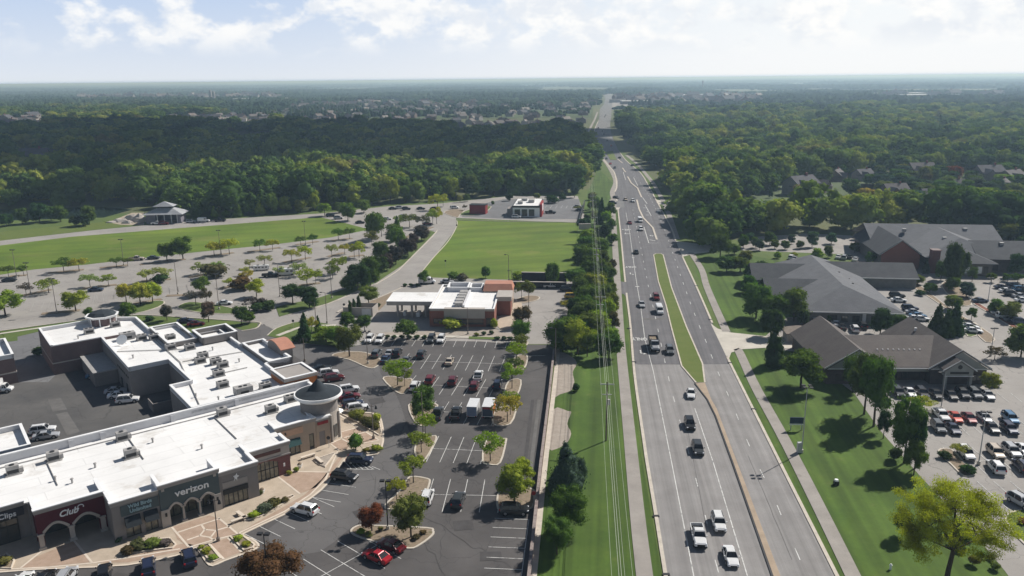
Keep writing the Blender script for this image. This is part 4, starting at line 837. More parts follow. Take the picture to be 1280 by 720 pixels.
for i, (s, t, z) in enumerate(((-6, 16, 5.72), (-10, 12.5, 5.72), (10, 12, 5.72), (4, 20, 5.72), (19, 30.5, 6.34), (16, 35, 6.34), (28, 62, 6.34), (30, 50, 6.34), (24, 71, 6.34), (12, 68, 6.34), (5, 92, 6.34), (-12, 15, 5.72))):
    o = empty('roof_vent', (*M2W(s, t), z)); tag(o, f'short round vent pipe on the white shop roofs, {ordi(i)} of them', 'roof vent', 'vent pipes on the shop roofs')
    mb = MB(); mb.cyl(0, 0, 0, .7, .16, .16, 8); mb.build('pipe', HVAC, o); mb = MB(); mb.cyl(0, 0, .7, .85, .3, .2, 8); mb.build('cap', HVAC, o)

# neighbouring blocks at the left edge
def simple_block(name, label, poly, h, m, par=.9, band=None):
    o = thing(name, label, 'building', (MO[0], MO[1], 0), R(MA)); mb = MB(); mb.prism(poly, 0, h); mb.build('wall', m, o)
    mb = MB(); mb.prism([(x, y) for x, y in poly], h - .05, h + .08); mb.build('roof', ROOFW, o); parapet('parapet', poly, h, h + par, o, .35, m=PARAW)
    if band: mb = MB(); p = poly; mb.prism([(x + (.12 if x > sum(q[0] for q in p) / len(p) else -.12), y + (.12 if y > sum(q[1] for q in p) / len(p) else -.12)) for x, y in p], 2.6, 2.85); mb.build('stone_band', STUCCO_L, o)
    return o
simple_block('brick_shop', 'plum brick shop block with a flat white roof cut off by the left picture edge', [(-30, 86.5), (-9.3, 86.5), (-9.3, 101.5), (-30, 101.5)], 6.1, BRICK_P, band=True)
simple_block('roadside_annex', 'low white-roofed block behind the front shops at the left picture edge', [(-40, 29.5), (-13.4, 29.5), (-13.4, 40.5), (-40, 40.5)], 6.1, STUCCO_G)
simple_block('enclosure', 'small roofed service enclosure beside the court at the left picture edge', [(-30, 52), (-17, 52), (-17, 58), (-30, 58)], 2.4, STUCCO_T, par=.3)
# courtyard bits
def world_pt(px, py): return G(px, py)
x, y = M2W(13.6, 50); o = thing('dumpster_pen', 'walled dumpster pen in the shaded corner of the delivery court', 'dumpster pen', (x, y, 0), R(MA))
mb = MB(); mb.box(-3, 3, -2, -1.8, 0, 2); mb.box(-3, -2.8, -1.79, 2, 0, 2); mb.box(2.8, 3, -1.79, 2, 0, 2); mb.build('wall', STUCCO_G, o); mb = MB(); mb.box(-2, 2, -1, .8, 0.1, 1.4); mb.build('container', DARK, o)

# ================================================================ BANK with drive-through canopy
BA = G(618, 409); bank = thing('bank', 'brick bank branch with flat white roof and a drive-through canopy on its left', 'bank', (BA[0], BA[1], 0), R(-3.5))
mb = MB(); mb.box(-18.2, 0, 0, 27, 0, 4.6); mb.box(0.0, 3.9, 11, 18, 0.0, 4.6); mb.build('wall', BRICK_R, bank)
mb = MB(); mb.box(-18.1, -.1, .1, 26.9, 4.6, 4.75); mb.build('roof', ROOFW, bank)
parapet('parapet', [(-18.2, 0), (0, 0), (0, 27), (-18.2, 27)], 4.6, 5.2, bank, .3, m=STUCCO_L)
mb = MB(); mb.box(-14, -2.6, -.4, 1.2, 2.6, 5.35); mb.build('entrance_fascia', STUCCO_L, bank)
mb = MB(); mb.box(-.25, 4.2, 10.6, 18.2, 4.6, 5.9); mb.build('entrance_block', STUCCO_L, bank)
mb = MB(); mb.frus([(-5, 19.5, 5.2), (4.2, 19.5, 5.2), (4.2, 26.6, 5.2), (-5, 26.6, 5.2)], [(-4.6, 21.5, 7.0), (3.6, 21.5, 7.0), (3.6, 26.0, 7.0), (-4.6, 26.0, 7.0)]); mb.build('tower_roof', AWN_O, bank)
mb = MB(); mb.box(-4.6, 3.9, 19.8, 26.3, 0.02, 5.25); mb.build('tower_wall', STUCCO_T, bank)
parapet('raised_parapet', [(-16, 20.5), (-9.5, 20.5), (-9.5, 26.9), (-16, 26.9)], 4.7, 6.0, bank, .3); parapet('raised_parapet', [(-9.2, 21), (-5.3, 21), (-5.3, 26.7), (-9.2, 26.7)], 4.7, 5.8, bank, .3)
for k in range(5): mb = MB(); mb.box(-11.6, -9.4, 4 + k * 3.1, 6.2 + k * 3.1, 4.75, 5.8); mb.build('rooftop_unit', HVAC, bank)
mb = MB(); mb.box(-9.2, -8.6, 3, 20, 4.75, 5.5); mb.build('roof_screen', PARAW, bank)
glazing(-17, -14.4, -.09, 1, 2.4, 2, GLASS, bank); glazing(-2.2, -.6, -.09, .2, 2.6, 2, GLASS, bank)
mb = MB(); mb.box(-13.5, -3, -.1, -.01, .8, 2.3); mb.build('window', GLASS, bank)
cx0, cx1, cy0, cy1 = -31.8, -18.3, 7.5, 17.5
mb = MB(); mb.box(cx0, cx1, cy0, cy1, 4.0, 5.1); mb.build('canopy', STUCCO_L, bank); mb = MB(); mb.box(cx0 - .1, cx1, cy0 - .1, cy1 + .1, 5.1, 5.25); mb.build('canopy_roof', ROOFW, bank)
for x in (-29, -24.8, -20.8):
    for y in (9.2, 15.8): mb = MB(); mb.box(x - .3, x + .3, y - .3, y + .3, 0, 4.0); mb.build('canopy_post', STUCCO_L, bank)
for q in ((-23.6, -22.6, 9, 12), (-27.6, -26.8, 10, 12)): mb = MB(); mb.box(*q, .1, 1.3); mb.build('teller_post', SIGNW, bank)
o = thing('dumpster_enclosure', 'pale grey walled enclosure with gates between dark arborvitae and the bank drive', 'enclosure', (*G(452, 395), 0), R(-8))
mb = MB(); mb.box(-5.5, 3.5, -.2, 0, 0, 2.6); mb.box(-5.5, -5.3, 0.01, 5, 0, 2.6); mb.box(3.3, 3.5, 0.01, 5, 0, 2.6); mb.box(-5.5, 3.5, 5.01, 5.2, 0, 2.6); mb.build('wall', STUCCO_L, o); mb = MB(); mb.box(.2, 3.0, -.3, -.21, .2, 2.3); mb.build('gate', TRIM, o)

# fast food restaurant and its red outbuilding
RO = G(641, 271); rest = thing('fast_food_restaurant', 'white fast food restaurant with dark parapet band and red side panel beyond the square field', 'restaurant', (RO[0], RO[1], 0), R(-6))
mb = MB(); mb.box(0, 13.5, 0, 24, 0, 5.0); mb.build('wall', SIGNW, rest); mb = MB(); mb.box(-.2, 13.7, -.2, 24.2, 4.7, 5.6); mb.build('parapet_band', FRAME, rest); mb = MB(); mb.box(.3, 13.2, .3, 23.7, 5.5, 5.66); mb.build('roof', ROOFW, rest)
for k in range(3): glazing(1.0 + k * 3.6, 3.6 + k * 3.6, -.1, .4, 3.8, 3, GLASS, rest)
mb = MB(); mb.box(13.5, 14.6, 0, 14, 0, 6.4); mb.build('red_panel', mat('red_cladding', (.30, .03, .03), .6, .1, 1), rest); mb = MB(); mb.box(14.6, 14.75, 3, 9, 2.5, 5.8); mb.build('sign_panel', SIGNW, rest)
for q in ((2, 4.5, 5, 8, 5.66, 7), (7, 10, 10, 14, 5.66, 7.1), (3, 6, 16, 19, 5.66, 6.9)): mb = MB(); mb.box(*q); mb.build('rooftop_unit', HVAC, rest)
mb = MB(); mb.box(-3.2, 0, 3, 11, 0, 3.6); mb.build('drive_through_bay', STUCCO_G, rest)
o = thing('red_outbuilding', 'small dark red windowless outbuilding on the left of the restaurant car park', 'shed', (*G(587, 267.5), 0), R(-12)); mb = MB(); mb.box(0, 8.4, 0, 5, 0, 4.6); mb.build('wall', mat('barn_red', (.24, .03, .03), .8, .15, .6), o); mb = MB(); mb.box(-.2, 8.6, -.2, 5.2, 4.6, 4.85); mb.build('roof', FRAME, o)
# dark wooden screens between field and bank
for i, (a, b, h) in enumerate((((652, 352), (708, 353), 3.2), ((636, 360), (708, 361), 2.1))):
    A, B = G(*a), G(*b); o = thing('screen_wall', ('tall dark screen wall with pale cap along the square field edge', 'lower dark screen wall behind the bank car park, in front of the taller screen')[i], 'wall', (*A, 0), math.atan2(B[1] - A[1], B[0] - A[0])); l = math.dist(A, B)
    mb = MB(); mb.box(0, l, 0, .3, 0, h); mb.build('panel', mat('dark_fence', (.035, .035, .04), .9, .2, .6), o); mb = MB(); mb.box(-.05, l + .05, -.25, .5, h, h + .18); mb.build('cap', STUCCO_L, o)
mb = MB()
A, B = G(725, 279), G(731, 256); o = thing('dark_fence', 'black fence with pale posts beside the restaurant car park', 'fence', (*A, 0), math.atan2(B[1] - A[1], B[0] - A[0])); l = math.dist(A, B); mb.box(0, l, 0, .2, 0, 2.2); mb.build('panel', FRAME, o)
for k in range(10): mb = MB(); mb.box(k * l / 9 - .25, k * l / 9 + .25, .21, .5, 0, 2.4); mb.build('post', TRIM, o)

# brick wall with concrete cap along the lot
pw = gp([(588, 1200), (640, 860), (660.5, 735), (676, 585), (687, 495), (693.5, 432), (697, 410)])
o = thing('boundary_wall', 'low dark red brick wall with weathered concrete cap along the shops parking lot', 'wall'); mb = MB(); strip_mb(mb, pw, .35, 0, 1.15); mb.build('brickwork', BRICK_W, o); mb = MB(); strip_mb(mb, pw, .5, 1.15, 1.3); mb.build('cap', mat('weathered_cap', (.30, .25, .23), .9, .3, .9, dirt=((.12, .08, .08), .9, .5, .7)), o)
ribbon('wall_footing', gp([(600, 1200), (648, 860), (665.5, 735), (681, 585), (691.5, 495), (698, 436)]), .9, .10, KERB, 0, px=False)

# pavilion by the meadow
o = thing('pavilion', 'grey two-tiered hipped pavilion with open front beside the far meadow road', 'pavilion', (*G(183, 280), 0), R(6))
mb = MB(); mb.box(0, 4.5, 0, 9, 0, 4.5); mb.box(15, 16.5, 0, 9, 0, 4.5); mb.box(4.4, 15.1, 8, 9, 0, 4.5); mb.build('wall', mat('pavilion_wall', (.18, .17, .2), .8, .15, .5), o)
for x in (5.2, 8.5, 11.8, 14.6): mb = MB(); mb.box(x, x + .35, .1, .5, 0, 4.4); mb.build('post', TRIM, o)
mb = MB(); mb.frus([(-1.5, -1.5, 4.5), (18, -1.5, 4.5), (18, 10.5, 4.5), (-1.5, 10.5, 4.5)], [(4.5, 3, 7.2), (12, 3, 7.2), (12, 6, 7.2), (4.5, 6, 7.2)]); PAVR = mat('pavilion_roof', (.33, .34, .36), .8, .12, .5); mb.build('roof', PAVR, o)
mb = MB(); mb.box(5, 11.5, 3, 6, 7, 8.1); mb.build('lantern_wall', FRAME, o); mb = MB(); mb.frus([(3.2, 1.4, 8.1), (13.3, 1.4, 8.1), (13.3, 7.6, 8.1), (3.2, 7.6, 8.1)], [(8.1, 4.4, 10.3), (8.4, 4.4, 10.3), (8.4, 4.6, 10.3), (8.1, 4.6, 10.3)]); mb.build('lantern_roof', PAVR, o)

# ================================================================ MEDICAL OFFICES (right)
def gable_y(mb, x0, x1, y0, y1, ze, zr, oh=.5):    # ridge along y
    xm = (x0 + x1) / 2; t = .22
    for (xa, xb) in ((x0 - oh, xm), (x1 + oh, xm)):
        k = (zr - ze) / (xm - x0); zz = ze - oh * k
        mb.frus([(xa, y0 - oh, zz), (xb, y0 - oh, zr), (xb, y1 + oh, zr), (xa, y1 + oh, zz)], [(xa, y0 - oh, zz + t), (xb, y0 - oh, zr + t), (xb, y1 + oh, zr + t), (xa, y1 + oh, zz + t)])
def gable_x(mb, x0, x1, y0, y1, ze, zr, oh=.5):
    ym = (y0 + y1) / 2; t = .22; k = (zr - ze) / (ym - y0); zz = ze - oh * k
    for ya in (y0 - oh, y1 + oh): mb.frus([(x0 - oh, ya, zz), (x1 + oh, ya, zz), (x1 + oh, ym, zr), (x0 - oh, ym, zr)], [(x0 - oh, ya, zz + t), (x1 + oh, ya, zz + t), (x1 + oh, ym, zr + t), (x0 - oh, ym, zr + t)])
def hip(mb, x0, x1, y0, y1, ze, zr, axis='y', oh=.6, hf=1.0, hb=1.0):
    x0 -= oh; x1 += oh; y0 -= oh; y1 += oh
    if axis == 'y': xm = (x0 + x1) / 2; d = (x1 - x0) / 2; r0 = (xm, y0 + d * hf, zr); r1 = (xm, y1 - d * hb, zr)
    else: ym = (y0 + y1) / 2; d = (y1 - y0) / 2; r0 = (x0 + d * hf, ym, zr); r1 = (x1 - d * hb, ym, zr)
    b = len(mb.v); c = [(x0, y0, ze), (x1, y0, ze), (x1, y1, ze), (x0, y1, ze)]
    lo = [(p[0], p[1], ze - .2) for p in c]
    if axis == 'y': mb.add(c + [r0, r1] + lo, [(0, 1, 4), (1, 2, 5, 4), (2, 3, 5), (3, 0, 4, 5), (6, 9, 8, 7), (0, 6, 7, 1), (1, 7, 8, 2), (2, 8, 9, 3), (3, 9, 6, 0)])
    else: mb.add(c + [r0, r1] + lo, [(3, 0, 4), (0, 1, 5, 4), (1, 2, 5), (2, 3, 4, 5), (6, 9, 8, 7), (0, 6, 7, 1), (1, 7, 8, 2), (2, 8, 9, 3), (3, 9, 6, 0)])
def pediment(mb, x0, x1, y, ze, zr, d=.12): mb.prism_xz([(x0, ze), (x1, ze), ((x0 + x1) / 2, zr)], y, y + d)
def rakes(mb, x0, x1, y, ze, zr, w_=.35):
    xm = (x0 + x1) / 2
    mb.prism_xz([(x0 - .5, ze - .25), (x0 - .5, ze + .1), (xm, zr + .35), (xm, zr)], y - .1, y); mb.prism_xz([(x1 + .5, ze - .25), (x1 + .5, ze + .1), (xm, zr + .35), (xm, zr)][::-1], y - .1, y)
# B: the long gabled office nearest the highway
BO = G(1032, 480); offB = thing('medical_office', 'long low medical office with brown shingle roof and pale gables facing the car rows', 'office building', (BO[0], BO[1], 0), R(-2.2))
mb = MB(); mb.box(0, 13, 0, 25, 0, 3.8); mb.box(12.9, 23, 2.5, 22, 0, 3.8); mb.box(22.9, 35, 0, 25, 0, 3.8); mb.build('wall', mat('office_brick', (.085, .07, .068), .9, .2, .8), offB)
mb = MB(); gable_y(mb, 0, 13, 0, 25, 3.9, 8.2, .7); mb.build('roof', SHIN, offB)
mb = MB(); gable_y(mb, 22.7, 35.2, 0, 25, 3.9, 8.0, .7); mb.build('roof', SHIN, offB)
mb = MB(); gable_x(mb, 6.5, 29.0, 0.8, 22.4, 3.9, 7.6, .4); mb.build('roof', SHIN, offB)
mb = MB(); pediment(mb, .2, 12.8, -.35, 3.9, 8.0); pediment(mb, 23, 35, -.35, 3.9, 7.8); mb.build('gable_siding', SIDING, offB)
mb = MB(); rakes(mb, -.2, 13.2, -.4, 3.9, 8.15); rakes(mb, 22.5, 35.4, -.4, 3.9, 7.95); mb.box(-.4, 13.4, -.52, -.36, 3.65, 3.9); mb.box(22.3, 35.6, -.52, -.36, 3.65, 3.9); mb.box(13.5, 22.2, .1, .25, 3.6, 3.8); mb.build('trim', TRIM, offB)
mb = MB(); mb.box(24.4, 30.4, -3.2, -.5, 3.1, 4.5); mb.prism_xz([(24.2, 4.5), (30.6, 4.5), (27.4, 6.5)], -3.2, -.5); mb.build('entrance_gable', SIDING, offB)
mb = MB(); gable_y(mb, 24.4, 30.4, -3.1, 2.2, 4.55, 6.6, .3); mb.build('entrance_roof', SHIN, offB); mb = MB(); rakes(mb, 24.2, 30.6, -3.3, 4.5, 6.6); mb.box(24.3, 30.5, -3.32, -3.2, 3.1, 3.25); mb.build('entrance_trim', TRIM, offB)
mb = MB(); mb.prism_xz([(27.4 + .5 * math.cos(R(a)), 5.3 + .5 * math.sin(R(a))) for a in range(0, 360, 45)], -3.3, -3.22); mb.box(25.4, 29.4, -3.3, -3.22, 3.7, 4.2); mb.build('gable_sign', FRAME, offB)
for x in (24.7, 30.1): mb = MB(); mb.box(x - .3, x + .3, -3.1, -2.5, 0, 3.1); mb.build('entrance_column', SIDING, offB)
for a, b in ((13.8, 16.6), (17.6, 21.6)): glazing(a, b, 2.4, .5, 2.6, 3, GLASS, offB)
mb = MB(); mb.box(13.0, 23.0, 0.9, 1.1, 2.7, 3.55); mb.build('fascia_band', SIDING, offB)
for x in (2, 6.5, 32): glazing(x, x + 2, -.06, .8, 2.4, 2, GLASS, offB)
for k in range(9): mb = MB(); mb.box(13.2 + k * 1.2, 13.5 + k * 1.2, 6.2, 6.5, 5.95, 6.15); mb.build('roof_vent', TRIM, offB)
mb = MB(); mb.cyl(27, 18, 6.2, 7.6, .3, .3, 8); mb.build('chimney', TRIM, offB)
# C: pale hipped office behind it
CO = G(1012, 392, 0); CO = (81.5, 214.2)
offC = thing('clinic', 'grey hip-roofed clinic behind the brown-roofed office, with two left wings', 'office building', (CO[0], CO[1], 0), R(-7.5))
mb = MB(); mb.box(0, 25.5, 0, 55, 0, 3.6); mb.box(-7, 1, 16, 30, 0, 3.4); mb.box(-8, 1, 36, 50, 0, 3.4); mb.box(24, 44, 42, 55, 0, 3.6); mb.build('wall', mat('clinic_wall', (.20, .20, .19), .9, .15, .6), offC)
mb = MB(); hip(mb, 0, 25.5, 0, 55, 3.8, 8.6, 'y', 1.0, .85, .3); mb.build('roof', SHIN_G, offC)
mb = MB(); gable_x(mb, -7, 10, 16, 30, 3.6, 7.0, .6); gable_x(mb, -8, 9, 36, 50, 3.6, 7.2, .6); gable_x(mb, 15, 44, 42, 55, 3.7, 7.0, .6); mb.build('roof', SHIN_D, offC)
mb = MB(); mb.box(-1.0, 26.5, -1.12, -1.0, 3.5, 3.8); mb.box(24, 44.6, 41.2, 41.32, 3.3, 3.6); mb.build('trim', TRIM, offC)
for x in (7, 10, 13, 18): glazing(x, x + 1.8, -.09, .8, 2.6, 2, GLASS, offC)
mb = MB(); mb.box(15.6, 16.5, -.3, -.1, .4, 3.3); mb.build('door_frame', TRIM, offC)
for x, y, z in ((18, 20, 6.1), (19, 28, 5.6), (17.6, 34, 6.2), (17, 12, 6.2)): mb = MB(); mb.cyl(x, y, z, z + .9, .35, .35, 8); mb.build('roof_vent', FRAME, offC)
# D: church-like building top right
DO = G(1110, 345); DO = (131.0, 270.0)
offD = thing('church', 'large multi-gabled slate roofed church hall with red brick entrance gable at the tree line', 'church', (DO[0], DO[1], 0), R(-8))
P_D = mat('church_wall', (.16, .14, .13), .9, .2, .6)
mb = MB(); mb.box(0, 13, 10, 44, 0, 5.2); mb.box(12.9, 44, 26, 52, 0, 5.2); mb.box(18, 33, 0, 27, 0, 4.6); mb.box(32.9, 66, 6, 24, 0, 5.0); mb.build('wall', P_D, offD)
mb = MB(); gable_y(mb, -.5, 13.5, 10, 44, 5.2, 10.2, .6); mb.build('roof', SHIN_D, offD); mb = MB(); mb.prism_xz([(0, 5.0), (13, 5.0), (6.5, 9.9)], 9.6, 9.9); mb.box(0, 13, 9.6, 9.95, 0, 5.0); mb.build('brick_gable', BRICK_R, offD); mb = MB(); rakes(mb, -.3, 13.3, 9.5, 5.0, 10.1); mb.build('trim', TRIM, offD)
mb = MB(); gable_x(mb, 2, 48, 26, 54, 5.3, 10.8, .6); mb.build('roof', SHIN_G, offD)
mb = MB(); hip(mb, 14, 42, 6, 46, 5.2, 10.4, 'y', .8, .7, .3); mb.build('roof', SHIN_G, offD)
mb = MB(); hip(mb, 17, 34, -1, 26, 4.7, 8.2, 'y', .6); gable_x(mb, 31, 54, 5, 24, 5.1, 9.6, .6); mb.build('roof', SHIN_D, offD)
mb = MB(); hip(mb, 50, 68, 2, 24, 4.6, 9.2, 'x', .6, .2, .8); mb.build('roof', SHIN_G, offD)
mb = MB(); mb.box(14.7, 17.3, 3, 6, 0, 8.0); mb.box(14.5, 17.5, 2.8, 6.2, 8.0, 8.25); mb.build('bell_tower', BRICK_W, offD)
for k in range(7): mb = MB(); mb.box(18.6 + k * 2, 20.0 + k * 2, -.12, -.02, 1, 3.4); mb.build('window', SIGNW if k % 2 else GLASS, offD)
for x in (36, 43, 48, 57, 61): glazing(x, x + 1.6, 5.92, .8, 2.8, 1, GLASS, offD)
for x, y, z in ((9, 40, 8.5), (14, 33, 9), (37, 36, 9.0), (24, 20, 8.4), (40, 12, 8.3)): mb = MB(); mb.box(x, x + 1.3, y, y + 1.3, z, z + 1.2); mb.build('roof_vent', HVAC, offD)
# little gatehouse left of office B
o = thing('gatehouse', 'small tan hip-roofed gatehouse between the driveway conifer and the brown-roofed office', 'shed', (*G(984, 428), 0), R(-5)); mb = MB(); mb.box(0, 6, 0, 5, 0, 2.4); mb.build('wall', STUCCO_L, o); mb = MB(); hip(mb, 0, 6, 0, 5, 2.5, 3.9, 'x', .5); mb.build('roof', mat('shingle_tan', (.30, .25, .21), .9, .15, .6), o)
# ================================================================ VEHICLES (nose along +x)
def loft(mb, stations):      # stations: (x, zbottom, ztop, halfwidth_bottom, halfwidth_top)
    rings = []
    for (x, zb, zt, wb, wt) in stations:
        m = zb + (zt - zb) * .45
        rings.append([(x, -wb * .92, zb), (x, -wb, zb + .1), (x, -wb, m), (x, -wt * .97, zt - .09), (x, -wt * .84, zt), (x, wt * .84, zt), (x, wt * .97, zt - .09), (x, wb, m), (x, wb, zb + .1), (x, wb * .92, zb)])
    b = len(mb.v); n = 10; vs = [p for r in rings for p in r]
    fs = [tuple(range(n))[::-1], tuple((len(rings) - 1) * n + i for i in range(n))]
    for k in range(len(rings) - 1): fs += [(k * n + i, k * n + (i + 1) % n, (k + 1) * n + (i + 1) % n, (k + 1) * n + i) for i in range(n)]
    mb.add(vs, fs)
def cabin(body, glass, xs, zb, zt, wb, wt):     # xs: windscreen base, roof front, roof rear, rear glass base
    a, b, c, d = xs
    glass.frus([(d + .04, -wb, zb), (a - .04, -wb, zb), (a - .04, wb, zb), (d + .04, wb, zb)], [(c, -wt, zt), (b, -wt, zt), (b, wt, zt), (c, wt, zt)])
    body.frus([(c - .08, -wt - .03, zt - .06), (b + .08, -wt - .03, zt - .06), (b + .08, wt + .03, zt - .06), (c - .08, wt + .03, zt - .06)], [(c + .1, -wt + .1, zt + .06), (b - .15, -wt + .1, zt + .06), (b - .15, wt - .1, zt + .06), (c + .1, wt - .1, zt + .06)])
    def pil(x0, x1, w_=.05):
        for s in (-1, 1):
            y0, y1 = s * (wb + .012), s * (wt + .012); p = [(x0 - w_, y0 - .02, zb), (x0 + w_, y0 - .02, zb), (x0 + w_, y0 + .02, zb), (x0 - w_, y0 + .02, zb)]
            q = [(x1 - w_, y1 - .02, zt), (x1 + w_, y1 - .02, zt), (x1 + w_, y1 + .02, zt), (x1 - w_, y1 + .02, zt)]; body.frus(p, q)
    pil(a - .05, b, .055); pil(d + .06, c, .11); m = (b + c) / 2; pil(m + .05, m, .045)
def wheel_mb(r=.34, w_=.22):
    t, a = MB(), MB()
    def disc(mb, r0, r1, y0, y1, n=14):
        vs = [(r_ * math.cos(2 * math.pi * i / n), y, r_ * math.sin(2 * math.pi * i / n)) for r_, y in ((r0, y0), (r1, y1)) for i in range(n)]
        mb.add(vs, [list(range(n)), [n + i for i in range(n)][::-1]] + [(i, n + i, n + (i + 1) % n, (i + 1) % n) for i in range(n)])
    disc(t, r, r, -w_ / 2, w_ / 2); disc(a, r * .62, r * .62, -w_ / 2 - .012, w_ / 2 + .012); return t, a
WH = {}
def get_wheel(r):
    if r not in WH: t, a = wheel_mb(r); WH[r] = (t.mesh('tyre', RUBBER), a.mesh('rim', ALLOY))
    return WH[r]
class VP: pass
def vehicle_parts(kind):
    B, Gl, Ch, HL, TL = MB(), MB(), MB(), MB(), MB(); ex = []
    r = .34; wx = (1.38, -1.38); wy = .80
    if kind == 'sedan':
        loft(B, [(-2.35, .42, .78, .78, .72), (-2.25, .28, .92, .88, .80), (-1.75, .24, .98, .91, .86), (-.9, .24, .95, .92, .88), (.8, .24, .93, .92, .88), (1.6, .24, .84, .90, .84), (2.2, .26, .70, .84, .76), (2.38, .34, .58, .70, .64)])
        cabin(B, Gl, (.98, .28, -.95, -1.75), .93, 1.40, .84, .64); wx = (1.42, -1.38); Lh = (2.14, .62, .66, 2.4); ex_r = (-2.36, .64)
        HL.box(2.1, 2.33, -.74, -.5, .55, .68); HL.box(2.1, 2.33, .5, .74, .55, .68); TL.box(-2.37, -2.1, -.78, -.5, .68, .84); TL.box(-2.37, -2.1, .5, .78, .68, .84); Ch.box(2.25, 2.385, -.45, .45, .34, .52)
    elif kind == 'suv':
        r = .38
        loft(B, [(-2.38, .45, .95, .84, .76), (-2.3, .34, 1.08, .92, .84), (-1.4, .30, 1.10, .96, .91), (.7, .30, 1.08, .96, .91), (1.5, .30, 1.02, .95, .88), (2.1, .32, .92, .90, .82), (2.36, .42, .74, .80, .74)])
        cabin(B, Gl, (1.05, .45, -1.85, -2.22), 1.07, 1.68, .87, .70); wx = (1.45, -1.42)
        HL.box(2.02, 2.3, -.82, -.55, .74, .88); HL.box(2.02, 2.3, .55, .82, .74, .88); TL.box(-2.4, -2.2, -.86, -.62, .85, 1.10); TL.box(-2.4, -2.2, .62, .86, .85, 1.10); Ch.box(2.28, 2.375, -.5, .5, .45, .68)
        Ch.box(-1.6, .2, -.64, -.60, 1.74, 1.80); Ch.box(-1.6, .2, .60, .64, 1.74, 1.80)
    elif kind == 'pickup':
        r = .41
        loft(B, [(-.75, .42, 1.10, .96, .90), (1.0, .42, 1.12, .97, .92), (1.9, .42, 1.12, .97, .90), (2.6, .44, 1.05, .94, .86), (2.85, .5, .88, .86, .80)])
        B.box(-2.85, -.76, -.97, -.87, .5, 1.12); B.box(-2.85, -.76, .87, .97, .5, 1.12); B.box(-2.9, -2.78, -.96, .96, .5, 1.12); Ch.box(-2.78, -.76, -.86, .86, .45, .62)
        cabin(B, Gl, (1.15, .55, -.55, -.78), 1.1, 1.76, .88, .72); wx = (1.85, -1.75); wy = .84
        HL.box(2.5, 2.8, -.86, -.6, .82, 1.0); HL.box(2.5, 2.8, .6, .86, .82, 1.0); TL.box(-2.92, -2.8, -.95, -.78, .8, 1.08); TL.box(-2.92, -2.8, .78, .95, .8, 1.08); Ch.box(2.7, 2.87, -.56, .56, .55, .9); Ch.box(2.6, 2.95, -.9, .9, .42, .56)
    elif kind == 'van':
        r = .38
        loft(B, [(-2.9, .4, 2.1, .98, .86), (-2.6, .34, 2.25, 1.0, .9), (.9, .34, 2.25, 1.0, .9), (1.35, .34, 2.0, 1.0, .88), (1.9, .34, 1.25, .98, .86), (2.6, .36, 1.05, .94, .84), (2.85, .45, .8, .86, .8)])
        Gl.frus([(1.36, -.84, 1.32), (1.96, -.84, 1.32), (1.96, .84, 1.32), (1.36, .84, 1.32)], [(1.0, -.78, 2.0), (1.42, -.78, 2.0), (1.42, .78, 2.0), (1.0, .78, 2.0)]); Gl.box(.3, 1.2, -1.0, 1.0, 1.35, 1.85); wx = (1.8, -1.8); wy = .84
        HL.box(2.4, 2.75, -.86, -.6, .8, 1.0); HL.box(2.4, 2.75, .6, .86, .8, 1.0); TL.box(-2.93, -2.8, -.92, -.75, 1.0, 1.5); TL.box(-2.93, -2.8, .75, .92, 1.0, 1.5)
    elif kind in ('boxtruck', 'rental_truck'):
        r = .45
        loft(B, [(1.2, .5, 1.25, 1.0, .95), (2.2, .5, 1.25, 1.0, .92), (2.9, .5, 1.1, .96, .88), (3.2, .55, .85, .88, .82)])
        cabin(B, Gl, (2.35, 1.9, 1.35, 1.15), 1.22, 2.0, .92, .82); Ch.box(-3.4, 1.3, -.5, .5, .5, .85); wx = (2.3, -2.1); wy = .88
        HL.box(2.85, 3.15, -.88, -.6, .8, 1.0); HL.box(2.85, 3.15, .6, .88, .8, 1.0); TL.box(-3.45, -3.4, -1.0, -.8, .7, .9); TL.box(-3.45, -3.4, .8, 1.0, .7, .9)
        ex = 'box'
    elif kind == 'trailer':
        Ch.prism([(-2.3, -.9), (2.3, -.9), (2.3, -.08), (3.4, -.08), (3.4, .08), (2.3, .08), (2.3, .9), (-2.3, .9)], .38, .58); wx = (.2, -.7); ex = 'box'; r = .34; TL.box(-2.36, -2.3, -.9, -.7, .6, .8); TL.box(-2.36, -2.3, .7, .9, .6, .8)
    elif kind == 'dump':
        r = .55
        loft(B, [(.9, .8, 1.7, 1.15, 1.0), (2.2, .8, 1.7, 1.1, .9), (3.3, .8, 1.6, .95, .8), (3.7, .8, 1.4, .9, .75)])
        cabin(B, Gl, (2.1, 1.75, 1.0, .85), 1.7, 2.6, 1.0, .92); Ch.box(-4.0, 1.0, -.6, .6, .7, 1.05); Ch.box(3.6, 3.85, -1.1, 1.1, .55, .95); wx = (2.8, -2.2); wy = 1.0; ex = 'dump'
        HL.box(3.4, 3.72, -1.0, -.75, 1.1, 1.35); HL.box(3.4, 3.72, .75, 1.0, 1.1, 1.35); TL.box(-4.05, -4.0, -.9, -.7, .9, 1.1); TL.box(-4.05, -4.0, .7, .9, .9, 1.1)
    elif kind == 'motorhome':
        r = .45
        loft(B, [(-4.6, .5, 3.0, 1.2, 1.15), (-4.4, .45, 3.1, 1.22, 1.18), (3.6, .45, 3.1, 1.22, 1.18), (4.3, .5, 2.9, 1.2, 1.12), (4.6, .6, 1.3, 1.15, 1.1)])
        Gl.frus([(4.34, -1.0, 1.5), (4.62, -1.0, 1.5), (4.62, 1.0, 1.5), (4.34, 1.0, 1.5)], [(4.0, -.95, 2.6), (4.40, -.95, 2.6), (4.40, .95, 2.6), (4.0, .95, 2.6)])
